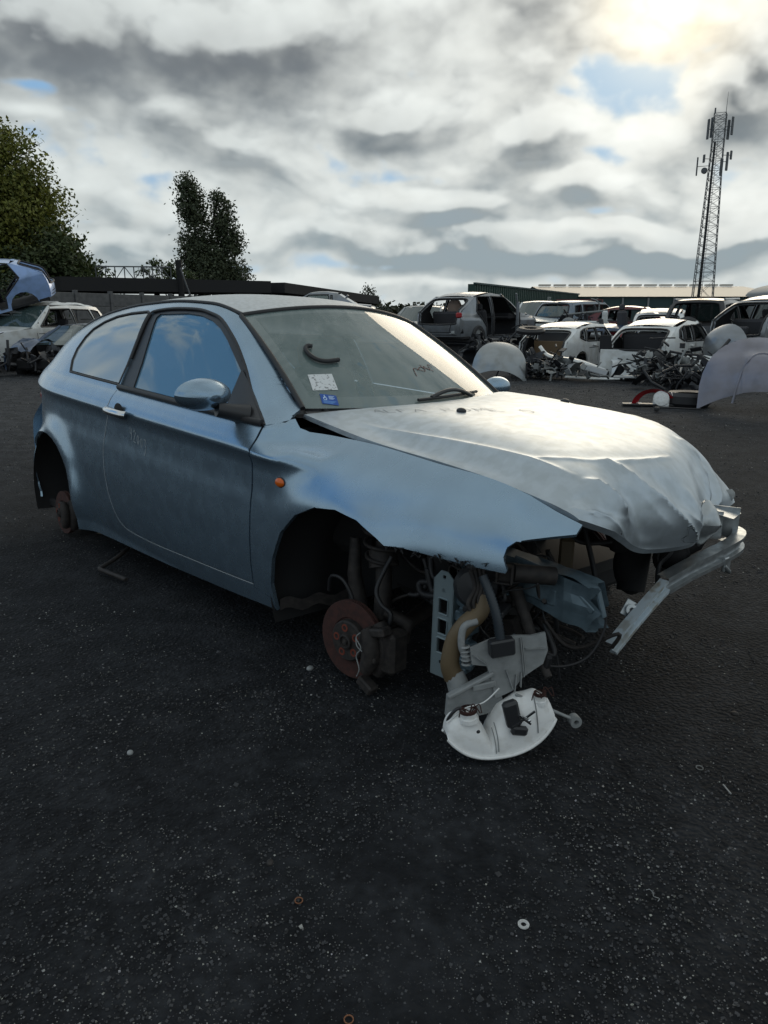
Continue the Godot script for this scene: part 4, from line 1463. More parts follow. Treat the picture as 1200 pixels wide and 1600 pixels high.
	var cab := [
		[Vector3(0.42, 0.66, 0.18), Vector3(0.47, 0.56, 0.20), Vector3(0.55, 0.50, 0.16), Vector3(0.62, 0.50, 0.08)],
		[Vector3(0.47, 0.68, 0.10), Vector3(0.46, 0.60, 0.12), Vector3(0.50, 0.54, 0.13), Vector3(0.55, 0.53, 0.08)],
		[Vector3(0.56, 0.72, 0.26), Vector3(0.585, 0.60, 0.22), Vector3(0.61, 0.45, 0.18), Vector3(0.63, 0.36, 0.17)],
		[Vector3(0.42, 0.54, 0.10), Vector3(0.54, 0.52, 0.02), Vector3(0.64, 0.53, -0.06)],
		[Vector3(0.78, 0.60, -0.02), Vector3(0.80, 0.50, 0.0), Vector3(0.77, 0.44, 0.02), Vector3(0.79, 0.38, 0.06)],
	]
	for c in cab:
		m.tube(smooth_path(wbs(c), 6), 0.009, 6)
	put("wiring_loom", m, mats["black_rubber"], car)
	m = MB.new()
	m.box(wb(Vector3(0.52, 0.46, 0.20)), Vector3(0.05, 0.11, 0.04), Basis(Vector3.UP, 0.6), 0.008)
	m.lathe(wb(Vector3(0.52, 0.53, 0.20)), Vector3(0.2, 1, 0.2), [Vector2(-0.02, 0.018), Vector2(0.02, 0.022), Vector2(0.024, 0.0)], 12)
	put("relay_box", m, mat("brown_plastic", Color(0.10, 0.075, 0.045), 0.6), car)
	# long dark strut hanging to the lamp and the thin cable that sags to the rail
	m = MB.new()
	m.tube(wbs([Vector3(0.55, 0.42, 0.52), Vector3(0.66, 0.28, 0.56), Vector3(0.735, 0.205, 0.585)]), [0.022, 0.016, 0.012], 8)
	put("loose_stay", m, iron, car)
	m = MB.new()
	m.tube(smooth_path(wbs([Vector3(0.63, 0.27, 0.60), Vector3(0.72, 0.225, 0.55), Vector3(0.79, 0.25, 0.48), Vector3(0.82, 0.33, 0.44), Vector3(0.82, 0.40, 0.43)]), 6), 0.004, 5)
	put("sagging_cable", m, mats["black_rubber"], car)
	# --- crash beam, bent back at the near end
	var bm := [Vector3(0.835, 0.265, 0.385), Vector3(0.845, 0.34, 0.25), Vector3(0.852, 0.405, 0.105), Vector3(0.875, 0.432, -0.02), Vector3(0.895, 0.45, -0.18), Vector3(0.905, 0.468, -0.315), Vector3(0.87, 0.475, -0.40), Vector3(0.80, 0.48, -0.43)]
	m = MB.new()
	beam_strip(m, bm.slice(0, 3), 0.046, 0.030, 0.0)
	var bp := mat("scraped_beam_paint", Color.WHITE, 0.35, 0.4)
	bp.albedo_texture = noise_tex(37, 0.02, Color(0.30, 0.27, 0.22).linear_to_srgb(), Color(0.55, 0.63, 0.68).linear_to_srgb(), 256, 6, FastNoiseLite.TYPE_SIMPLEX_SMOOTH, PackedFloat32Array([0.1, 0.5]))
	bp.uv1_triplanar = true
	bp.uv1_scale = Vector3(3, 3, 3)
	var beam := put("crash_beam", m, bp, car)
	m = MB.new()
	beam_strip(m, bm.slice(2), 0.056, 0.042, 0.004)
	put("beam_middle", m, mats["bare_steel"], beam)
	m = MB.new()
	m.box(wb(Vector3(0.80, 0.350, 0.25)), Vector3(0.050, 0.055, 0.006), Basis(Vector3.UP, 0.8) * Basis(Vector3.RIGHT, -0.3) * Basis(Vector3.BACK, -0.5), 0.002)
	m.lathe(wb(Vector3(0.804, 0.351, 0.254)), Vector3(0.7, 0.3, 0.66), [Vector2(0, 0.018), Vector2(0.012, 0.018), Vector2(0.012, 0.008), Vector2(0.004, 0.008)], 16)
	put("tow_plate", m, mats["bare_steel"], beam)
	m = MB.new()
	m.box(wb(Vector3(0.80, 0.535, -0.26)), Vector3(0.09, 0.10, 0.004), Basis(Vector3.UP, 0.5), 0.0)
	m.box(wb(Vector3(0.80, 0.53, -0.36)), Vector3(0.12, 0.11, 0.004), Basis(Vector3.UP, 0.35), 0.0)
	m.box(wb(Vector3(0.82, 0.572, -0.32)), Vector3(0.10, 0.005, 0.13), Basis(Vector3.UP, 0.2) * Basis(Vector3.BACK, -0.16), 0.0)
	m.tube(wbs([Vector3(0.78, 0.52, -0.30), Vector3(0.70, 0.52, -0.31)]), 0.05, 10)
	put("beam_mount", m, mats["bare_steel"], beam)
	m = MB.new()
	m.box(wb(Vector3(0.893, 0.418, -0.22)), Vector3(0.012, 0.05, 0.05), Basis.IDENTITY, 0.003)
	m.tube(wbs([Vector3(0.895, 0.415, -0.20), Vector3(0.905, 0.392, -0.22), Vector3(0.89, 0.388, -0.24)]), 0.008, 6)
	put("beam_hook", m, mats["bare_steel"], beam)
	m = MB.new()
	m.sheet(func(a, b): return wb(Vector3(0.71 + 0.02 * sin(b * 5.0) + 0.02 * a, 0.60 - 0.085 * b, -0.555 - 0.035 * a + 0.012 * sin(b * 9.0 + a * 4.0))), 4, 8)
	put("torn_foil", m, mats["grey_plastic"], car)

# channel-shaped beam along points, open at the back
func beam_strip(m: MB, pts: Array, hgt: float, dep: float, grow: float) -> void:
	var p := smooth_path(wbs(pts), 5)
	var rows := []
	for i in p.size():
		var t: Vector3 = (p[mini(i + 1, p.size() - 1)] - p[maxi(i - 1, 0)]).normalized()
		var up := (Vector3.UP - t * t.y).normalized()
		var back := up.cross(t)
		if back.x > 0.0:
			back = -back
		var h := (hgt + grow) * 0.5 * (1.0 + 0.10 * noise_b.get_noise_1d(i * 37.0))
		var q := dep + grow
		rows.append([p[i] + back * q - up * h, p[i] - up * h * 0.96, p[i] - up * h * 0.55 , p[i] + back * 0.014 - up * h * 0.4, p[i] + back * 0.014 + up * h * 0.4, p[i] + up * h * 0.55, p[i] + up * h * 0.96, p[i] + back * q + up * h])
	for i in rows.size() - 1:
		for k in 7:
			m.quad(rows[i][k], rows[i + 1][k], rows[i + 1][k + 1], rows[i][k + 1])

func brake(at: Vector3, r: float, turn: float, front: bool) -> void:
	var s := signf(at.z)
	var ax := Vector3(sin(turn), 0.0, cos(turn)) * s
	var b := Basis(Vector3.UP, turn)
	var c := wb(at)
	var iron: Material = mats["dirty_iron"]
	var m := MB.new()
	m.lathe(c, ax, [Vector2(-0.024, r * 0.5), Vector2(-0.024, r), Vector2(-0.015, r), Vector2(-0.015, r * 0.93), Vector2(-0.009, r * 0.93), Vector2(-0.009, r), Vector2(0.0, r), Vector2(0.001, r * 0.985), Vector2(0.001, r * 0.58), Vector2(-0.004, r * 0.56), Vector2(-0.004, r * 0.53)], 64)
	var disc := put("brake_disc", m, mats["rusty_iron"], car)
	m = MB.new()
	m.lathe(c, ax, [Vector2(-0.004, r * 0.53), Vector2(0.016, r * 0.52), Vector2(0.022, r * 0.48), Vector2(0.022, r * 0.20), Vector2(0.032, r * 0.19), Vector2(0.034, r * 0.15), Vector2(0.026, r * 0.13), Vector2(0.026, r * 0.08), Vector2(0.034, r * 0.06), Vector2(0.034, 0.0)], 40)
	put("hub", m, iron, disc)
	for k in 5:
		m = MB.new()
		var a := TAU * k / 5.0 + 0.5
		var p := c + (b * Vector3(cos(a), sin(a), 0)) * r * 0.34 + ax * 0.0215
		m.lathe(p, ax, [Vector2(0.0, 0.015), Vector2(0.002, 0.014), Vector2(0.002, 0.008), Vector2(-0.004, 0.007), Vector2(-0.004, 0.0)], 14)
		put("bolt_hole", m, mat("bright_rust", Color(0.15, 0.03, 0.015), 0.8), disc)
	m = MB.new()
	m.lathe(c - ax * 0.035, ax, [Vector2(0.0, 0.0), Vector2(0.0, r * 0.92), Vector2(0.004, r * 0.93)], 40)
	m.tube([c - ax * 0.03, c - ax * 0.20], r * 0.32, 16)
	put("back_plate", m, iron, disc)
	# caliper clasps the forward side (front) or rear side of the disc
	m = MB.new()
	var ca := 0.06 if front else 0.10
	var arc := []
	var arc2 := []
	for i in 13:
		var a := lerpf(-0.70, 0.60, i / 12.0) + ca
		var d := b * Vector3(cos(a), sin(a), 0)
		arc.append(c + d * (r * 0.88) + ax * 0.030)
		arc2.append(c + d * (r * 1.06) - ax * 0.012)
	var fat := []
	for i in 13:
		fat.append(r * (0.17 + 0.07 * pow(sin(PI * i / 12.0), 0.7)))
	m.tube(arc, fat, 8)
	m.tube(arc2, fat, 8)
	for i in [1, 4, 8, 11]:
		m.tube([arc[i] + ax * 0.012, arc2[i] - ax * 0.02], r * 0.11, 8)
	if front:
		m.box(c + b * Vector3(r * 0.98, r * 0.52, 0) + ax * 0.02, Vector3(0.10, 0.03, 0.05), b * Basis(Vector3.BACK, 0.25), 0.006)
		m.box(c + b * Vector3(r * 0.72, -r * 0.92, 0) + ax * 0.02, Vector3(0.07, 0.035, 0.045), b * Basis(Vector3.BACK, -0.5), 0.006)
		m.box(c + b * Vector3(r * 1.25, 0.0, 0) - ax * 0.03, Vector3(0.06, 0.15, 0.09), b, 0.014)
		m.box(c + b * Vector3(r * 0.95, -0.02, 0) + ax * 0.045, Vector3(0.05, 0.02, 0.012), b, 0.004)
	put("brake_caliper", m, iron, disc)

# ---------------------------------------------------------------- other wrecks in the yard
func car_paint(called: String, c: Color, rough := 0.32, metal := 0.3) -> StandardMaterial3D:
	if mats.has(called):
		return mats[called]
	var m := mat(called, Color.WHITE, rough, metal)
	if not mats.has("_grime"):
		mats["_grime"] = null
		grime_tex = noise_tex(61, 0.02, Color(0.90, 0.89, 0.87), Color(1, 1, 1), 256, 6, FastNoiseLite.TYPE_SIMPLEX_SMOOTH, PackedFloat32Array([0.15, 0.7]))
	m.albedo_texture = grime_tex
	m.albedo_color = c.linear_to_srgb()
	m.uv1_triplanar = true
	m.uv1_scale = Vector3(0.6, 0.6, 0.6)
	m.clearcoat_enabled = true
	m.clearcoat = 0.5
	m.clearcoat_roughness = 0.12
	return m

var grime_tex: ImageTexture

# one car body: x forward, sill line at y = 0.2; o holds its measures and what is missing
func wreck(called: String, label: String, at: Vector3, turn: float, group: String, o: Dictionary) -> Node3D:
	var t := thing(called, label, "car", at, deg_to_rad(turn), group)
	t.rotation.z = deg_to_rad(o.get("pitch", 0.0))
	t.rotation.x = deg_to_rad(o.get("roll", 0.0))
	var L: float = o.get("L", 4.0)
	var H: float = o.get("H", 1.42)
	var W: float = o.get("W", 1.70)
	var kind: String = o.get("kind", "hatch")
	var body: Material = o.paint
	var hw := W * 0.5
	var belt := H * 0.63
	var xc: float = L * o.get("cowl", 0.22)
	var xr: float = L * o.get("top_front", 0.03)
	var xt := L * (-0.40 if kind == "suv" else (-0.31 if kind == "hatch" else -0.19))
	var Hr := H - (0.12 if kind == "hatch" else 0.04)
	var xe := -L * 0.485
	var cut: float = o.get("cut", L)    # how much of the front is left, from the middle
	var waist := func(x: float) -> float:
		return hw * (1.0 - 0.20 * pow(clampf((absf(x) - L * 0.22) / (L * 0.30), 0.0, 1.0), 2.2))
	var sidez := func(x: float, y: float) -> float:
		var z: float = waist.call(x)
		if y > belt:
			var k := (y - belt) / (H - belt)
			z -= (y - belt) * 0.27 + 0.025 + 0.085 * k * k * k * k
		else:
			var d := (belt - 0.10 - y) / belt
			z -= 0.05 * d * d + (0.012 if y > belt - 0.10 and y < belt - 0.02 else 0.0)
		return z
	var nose := minf(L * 0.5, cut)
	var pr := []
	# outline from the sill at the nose over the roof to the tail
	if cut < xc:
		pr.append_array([cut, 0.2, cut, belt, minf(cut, xr + 0.05), H - 0.03])
	else:
		pr.append_array([nose, 0.24, nose, H * 0.44, nose - 0.05, H * 0.52, nose - 0.35, H * 0.585, xc, belt + 0.01, (xc + xr) * 0.5, belt + (H - belt) * 0.56, xr, H - 0.045])
	pr.append_array([lerpf(xr, xt, 0.4), H, xt, Hr])
	if kind == "sedan":
		pr.append_array([-L * 0.35, belt + 0.07, -L * 0.47, belt + 0.02, -L * 0.5, H * 0.5, -L * 0.49, 0.25])
	else:
		pr.append_array([lerpf(xt, xe, 0.6), belt + (Hr - belt) * 0.45, xe, belt, -L * 0.497, H * 0.42, -L * 0.48, 0.28])
	# wheel arches
	var ar := 0.33
	var xw := -L * 0.31
	for k in 9:
		var a := PI - PI * k / 8.0
		pr.append_array([xw + cos(a) * ar, 0.22 + sin(a) * ar * 1.05])
	if cut > L * 0.4:
		for k in 9:
			var a := PI - PI * k / 8.0
			pr.append_array([L * 0.315 + cos(a) * ar, 0.22 + sin(a) * ar * 1.05])
	var b := belt + 0.035
	var hh := H - 0.105
	var xB: float = xr - L * 0.155
	var slope := func(y: float) -> float: return lerpf(xc, xr, (y - belt) / (H - belt))
	var holes := []
	if not o.get("no_front_hole", false):
		if o.get("front_door_off", false):
			holes.append(poly([xc - 0.02, 0.32, xc - 0.06, belt, minf(slope.call(hh) - 0.10, cut - 0.07), hh, xB, hh + 0.01, xB - 0.04, b, xB - 0.02, 0.30]))
		else:
			holes.append(poly([minf(slope.call(b) - 0.16, cut - 0.06), b, minf(slope.call(hh) - 0.10, cut - 0.06), hh, xB, hh + 0.01, xB - 0.03, b]))
	var xd := xt + (0.02 if kind != "sedan" else 0.06)
	if o.get("rear_door_off", false):
		holes.append(poly([xB - 0.10, 0.30, xB - 0.12, b, xB - 0.10, hh, xB - L * 0.17, hh - 0.01, xB - L * 0.21, b, xw + ar + 0.03, 0.55, xw + ar + 0.08, 0.30]))
	else:
		holes.append(poly([xB - 0.09, b, xB - 0.07, hh, lerpf(xB, xd, 0.62), hh - 0.01, lerpf(xB, xd, 0.72), b]))
		if kind != "sedan":
			holes.append(poly([lerpf(xB, xd, 0.80), b + 0.01, lerpf(xB, xd, 0.72), hh - 0.01, xd + 0.02, minf(hh - 0.05, Hr - 0.07), xd - 0.08, b + 0.08]))
	for s in [1.0, -1.0]:
		var m := MB.new()
		trim(m, poly(pr), holes, Vector2(0.12, 0.12), func(u, v): return Vector3(u, v, s * sidez.call(u, v)), Vector3(0, 0.2, s), 0.035)
		put("body_side", m, body, t)
		m = MB.new()
		trim(m, offset_in(poly(pr), 0.02), holes, Vector2(0.2, 0.2), func(u, v): return Vector3(u, v, s * (sidez.call(u, v) - 0.04)), Vector3(0, 0.2, -s), 0.0)
		put("side_lining", m, mats["wreck_dark"], t)
		if o.get("glazed", false):
			for h in holes:
				m = MB.new()
				trim(m, h, [], Vector2(0.3, 0.3), func(u, v): return Vector3(u, v, s * (sidez.call(u, v) - 0.015)), Vector3(0, 0, s), 0.0)
				put("side_window", m, mats["windscreen_glass"], t)
		# shut lines, sill strip and rubber round the openings
		var on := func(u: float, v: float) -> Vector3: return Vector3(u, v, s * sidez.call(u, v))
		for q in [[xB - 0.06, 0.30, xB - 0.06, belt], [xc - 0.10, 0.34, xc - 0.04, belt - 0.02], [xB - 0.05, belt - 0.11, xw + ar, belt - 0.12], [xc - 0.1, belt - 0.12, xB, belt - 0.11]]:
			if q[0] > cut - 0.1:
				continue
			m = MB.new()
			ribbon(m, PackedVector2Array([Vector2(q[0], q[1]), Vector2(q[2], q[3])]), on, Vector3(0, 0, s), 0.014, 0.004)
			put("shut_line", m, mats["wreck_dark"], t)
		for h in holes:
			m = MB.new()
			var rubber := []
			for p in dense(h, 0.12):
				rubber.append(on.call(p.x, p.y) + Vector3(0, 0, s * 0.004))
			rubber.append(rubber[0])
			m.tube(rubber, 0.020, 5, false)
			put("window_seal", m, mats["black_rubber"], t)
		if not o.get("rear_door_off", false) and o.get("handles", true):
			m = MB.new()
			m.box(on.call(xB - 0.28, belt - 0.06) + Vector3(0, 0, s * 0.02), Vector3(0.17, 0.035, 0.04), Basis.IDENTITY, 0.01)
			put("door_handle", m, body, t)
	# roof
	var rz: float = hw - (H - belt) * 0.27 - 0.10
	var m := MB.new()
	var x0 := minf(xr, cut)
	m.sheet(func(a, c):
		var x: float = lerpf(x0, xt, a)
		var s: float = c * 2.0 - 1.0
		var e := 1.0 - s * s
		var dent: float = o.get("dent", 0.0) * noise_b.get_noise_2d(x * 90.0 + L * 100.0, s * 90.0)
		return Vector3(x + (0.05 * e if a < 0.5 else -0.04 * e), H - (0.10 if kind == "hatch" else 0.045) * pow(absf(a * 2.0 - 0.9), 2.0) + 0.035 * e + dent, rz * s * (1.0 - 0.03 * a)), 10, 12, Vector3.UP)
	put("roof", m, body, t)
	# screen, bonnet, nose
	if cut >= xc:
		var scr := func(a: float, c: float) -> Vector3:
			var s := a * 2.0 - 1.0
			var e := 1.0 - s * s
			return Vector3(xc + 0.10 * e, belt, (hw - 0.09) * s).lerp(Vector3(xr + 0.05 * e, H - 0.04 + 0.03 * e, rz * s), c)
		if o.get("windscreen", true):
			m = MB.new()
			m.sheet(scr, 10, 5, Vector3(1, 1, 0))
			put("windscreen", m, mats["yard_glass"], t)
		for s in [0.0, 1.0]:
			m = MB.new()
			m.tube([scr.call(s, 0.0), scr.call(s, 0.5), scr.call(s, 1.0)], 0.035, 6)
			put("windscreen_pillar", m, body, t)
		if o.get("bonnet", true):
			m = MB.new()
			m.sheet(func(a, c):
				var s: float = c * 2.0 - 1.0
				var e := 1.0 - s * s
				var x: float = lerpf(nose - 0.02, xc + 0.02, a)
				var dent: float = o.get("crash", 0.0) * (1.0 - a) * noise_b.get_noise_2d(x * 160.0, s * 160.0)
				return Vector3(x + 0.10 * e * (1.0 - a), lerpf(H * 0.52, belt + 0.015, pow(a, 0.6)) + 0.035 * e + dent, (waist.call(x) - 0.06) * s), 8, 10, Vector3.UP)
			put("bonnet", m, body, t)
		if o.get("fascia", true):
			m = MB.new()
			m.sheet(func(a, c):
				var s: float = a * 2.0 - 1.0
				return Vector3(nose + 0.10 * (1.0 - s * s) - 0.03 * c, lerpf(0.22, H * 0.50, c), hw * 0.86 * s), 10, 5, Vector3(1, 0, 0))
			put("front_bumper", m, body, t)
			for s in [-1.0, 1.0]:
				m = MB.new()
				m.ellipsoid(Vector3(nose - 0.06, H * 0.475, s * hw * 0.70), Vector3(0.16, 0.075, 0.17), Basis(Vector3.UP, -s * 0.4), 14, 8)
				put("headlight", m, mats["orange_lens"] if o.get("amber", false) else mats["grey_plastic"], t)
	# tail
	var tailx := func(y: float, s: float) -> float:
		var e := 1.0 - s * s
		if kind == "sedan":
			return cr(tab([0.2, -L * 0.485, H * 0.5, -L * 0.5, belt, -L * 0.485]), y) - 0.06 * e
		return cr(tab([0.2, -L * 0.478, H * 0.42, -L * 0.497, belt, xe, belt + (Hr - belt) * 0.45, lerpf(xt, xe, 0.6), Hr, xt - 0.01]), y) - 0.13 * e
	var tz := func(u: float, v: float) -> Vector3:
		var zz: float = sidez.call(tailx.call(v, 1.0), v)
		return Vector3(tailx.call(v, u), v, u * zz)
	m = MB.new()
	var rh := []
	if kind != "sedan":
		rh = [smooth_line(poly([-0.72, o.get("tail_open", H * 0.42), -0.85, o.get("tail_open", H * 0.42) + 0.08, -0.88, belt, -0.86, Hr - 0.17, -0.74, Hr - 0.06, 0.0, Hr - 0.045, 0.74, Hr - 0.06, 0.86, Hr - 0.17, 0.88, belt, 0.85, o.get("tail_open", H * 0.42) + 0.08, 0.72, o.get("tail_open", H * 0.42)]), true, 3)]
		trim(m, poly([-1, 0.28, 1, 0.28, 1, Hr, -1, Hr]), rh, Vector2(0.12, 0.10), tz, Vector3(-1, 0, 0), 0.05)
	else:
		trim(m, poly([-1, 0.28, 1, 0.28, 1, belt + 0.02, -1, belt + 0.02]), [], Vector2(0.12, 0.10), tz, Vector3(-1, 0, 0), 0.05)
		m.sheet(func(a, c):
			var s: float = c * 2.0 - 1.0
			return Vector3(lerpf(-L * 0.485, -L * 0.345, a), belt + 0.02 + 0.05 * a + 0.03 * (1.0 - s * s), (hw - 0.13) * s), 6, 8, Vector3.UP)
		var rg := MB.new()
		rg.sheet(func(a, c):
			var s: float = a * 2.0 - 1.0
			return Vector3(-L * 0.35, belt + 0.06, (hw - 0.14) * s).lerp(Vector3(xt, H - 0.03, rz * s), c), 8, 4, Vector3(-1, 1, 0))
		put("rear_window", rg, mats["yard_glass"], t)
	var tp := put("tail_panel", m, body, t)
	if kind != "sedan":
		m = MB.new()
		var rub := []
		for p in dense(rh[0], 0.10):
			rub.append(tz.call(p.x, p.y) + Vector3(-0.006, 0, 0))
		rub.append(rub[0])
		m.tube(rub, 0.022, 5, false)
		put("opening_seal", m, mats["black_rubber"], tp)
	m = MB.new()
	for q in [[-0.8, 0.40, 0.8, 0.40], [-0.86, 0.33, 0.86, 0.33], [-0.75, belt - 0.12, -0.6, 0.42], [0.75, belt - 0.12, 0.6, 0.42]]:
		ribbon(m, PackedVector2Array([Vector2(q[0], q[1]), Vector2(q[2], q[3])]), tz, Vector3(-1, 0, 0), 0.018, 0.006)
	put("tail_groove", m, mats["wreck_dark"], tp).set_meta("kind", "stuff")
	if o.get("tail_glass", false) and kind != "sedan":
		m = MB.new()
		trim(m, poly([-0.84, belt + 0.02, 0.84, belt + 0.02, 0.82, Hr - 0.12, -0.82, Hr - 0.12]), [], Vector2(0.3, 0.2), tz, Vector3(-1, 0, 0), 0.0)
		put("rear_window", m, mats["yard_glass"], t)
	for s in o.get("lamps", [-1.0, 1.0]):
		m = MB.new()
		var p: Vector3 = tz.call(s * 0.93, belt - 0.07)
		m.box(p + Vector3(0.02, 0.0, s * 0.005), Vector3(0.16, 0.14, 0.16), Basis(Vector3.UP, s * 0.5), 0.03)
		put("tail_light", m, mats["red_lens"], t)
	if o.get("beam", true):
		m = MB.new()
		m.box(Vector3(-L * 0.50, 0.40, 0), Vector3(0.07, 0.10, W * 0.66), Basis.IDENTITY, 0.02)
		put("bumper_beam", m, mats["wreck_dark"] if o.get("dark_beam", true) else mats["bare_steel"], t)
	# inside
	m = MB.new()
	m.box(Vector3((minf(cut, xc) + xe) * 0.5, 0.26, 0), Vector3(minf(cut, xc) - xe - 0.1, 0.06, W - 0.14))
	if cut >= xc:
		m.box(Vector3(xc - 0.03, 0.52, 0), Vector3(0.05, belt - 0.24, W - 0.22))
		m.box(Vector3(xc - 0.22, belt - 0.10, 0), Vector3(0.36, 0.20, W - 0.26), Basis.IDENTITY, 0.05)
		m.box(Vector3(L * 0.36, 0.36, 0), Vector3(L * 0.22, 0.24, W * 0.62), Basis.IDENTITY, 0.04)
	put("floor_pan", m, mats["wreck_dark"], t)
	if o.get("seats", true):
		for s in [-1.0, 1.0]:
			m = MB.new()
			m.box(Vector3(xB - 0.02, 0.70, s * W * 0.22), Vector3(0.14, 0.62, W * 0.27), Basis(Vector3.BACK, 0.25), 0.05)
			m.box(Vector3(xB - 0.13, 1.08, s * W * 0.22), Vector3(0.09, 0.17, W * 0.15), Basis(Vector3.BACK, 0.2), 0.03)
			put("seat", m, mats["seat_cloth"], t)
		m = MB.new()
		m.box(Vector3(xw - 0.02, 0.70, 0), Vector3(0.13, 0.52, W - 0.34), Basis(Vector3.BACK, 0.25), 0.05)
		put("rear_seat", m, mats["seat_cloth"], t)
	if o.get("wheels", false):
		for q in [[xw, 1.0], [xw, -1.0], [L * 0.315, 1.0], [L * 0.315, -1.0]]:
			if q[0] > cut - 0.3:
				continue
			wheel(t, Vector3(q[0], 0.30, q[1] * (hw - 0.10)), 0.30, 0.19)
	return t

func wheel(parent: Node, at: Vector3, r: float, w: float) -> void:
	var m := MB.new()
	m.lathe(at, Vector3(0, 0, 1), [Vector2(-w * 0.5, r * 0.62), Vector2(-w * 0.5, r * 0.90), Vector2(-w * 0.38, r), Vector2(w * 0.38, r), Vector2(w * 0.5, r * 0.90), Vector2(w * 0.5, r * 0.62)], 28)
	var tyre := put("tyre", m, mats["black_rubber"], parent)
	m = MB.new()
	m.lathe(at, Vector3(0, 0, signf(at.z)), [Vector2(w * 0.42, r * 0.63), Vector2(w * 0.30, r * 0.56), Vector2(w * 0.30, r * 0.2), Vector2(w * 0.40, r * 0.18), Vector2(w * 0.40, 0.0)], 20)
	put("rim", m, mats["grey_plastic"], tyre)

# loose pressed panel: dome of sheet steel with turned edges
func loose_bonnet(called: String, label: String, at: Vector3, basis: Basis, w: float, l: float, bow: float, paint: Material, ribs := true, cut_low := 0.18) -> Node3D:
	var t := thing(called, label, "car bonnet", at, 0.0, "")
	t.basis = basis
	var fn := func(u: float, v: float) -> Vector3:
		var s := u / (w * 0.5)
		var k := v / l
		var z := bow * (1.0 - pow(absf(s), 2.4)) * (0.55 + 0.45 * sin(PI * clampf(k * 0.8 + 0.1, 0.0, 1.0))) - bow * 0.9 * pow(k, 3.0)
		if ribs:
			for q in [-0.36, 0.36]:
				z += 0.045 * smoothstep(-0.035, 0.035, (s - q * (1.0 - 0.35 * k)) * -signf(q)) * (1.0 - smoothstep(0.62, 0.80, k))
		return Vector3(u, v, z)
	var o := []
	for i in 21:   # lower edge arched
		var s := i / 10.0 - 1.0
		o.append_array([s * w * 0.5, cut_low * (1.0 - s * s)])
	for i in range(1, 20):   # upper edge rounded
		var an := PI * i / 20.0
		o.append_array([cos(an) * w * 0.5 * (1.0 - 0.04 * sin(an)), l * pow(sin(an), 0.62)])
	var m := MB.new()
	trim(m, poly(o), [], Vector2(0.05, 0.05), fn, Vector3(0, 0, 1), 0.018)
	var sk := put("outer_skin", m, paint, t)
	if ribs:
		m = MB.new()
		var line := []
		for i in 33:
			var a := PI * i / 32.0
			var k := 0.66 * pow(sin(a), 0.45) + 0.06
			line.append(fn.call(w * 0.5 * (-cos(a)) * lerpf(0.46, 0.30, k / 0.72), l * k) + Vector3(0, 0, -0.004))
		m.tube(line, 0.017, 8)
		put("pressed_rib", m, paint, sk)
	m = MB.new()
	trim(m, offset_in(poly(o), 0.05), [], Vector2(0.12, 0.12), func(u, v): return fn.call(u, v) - Vector3(0, 0, 0.03), Vector3(0, 0, -1), 0.01)
	put("inner_frame", m, mats["wreck_dark"], t)
	return t

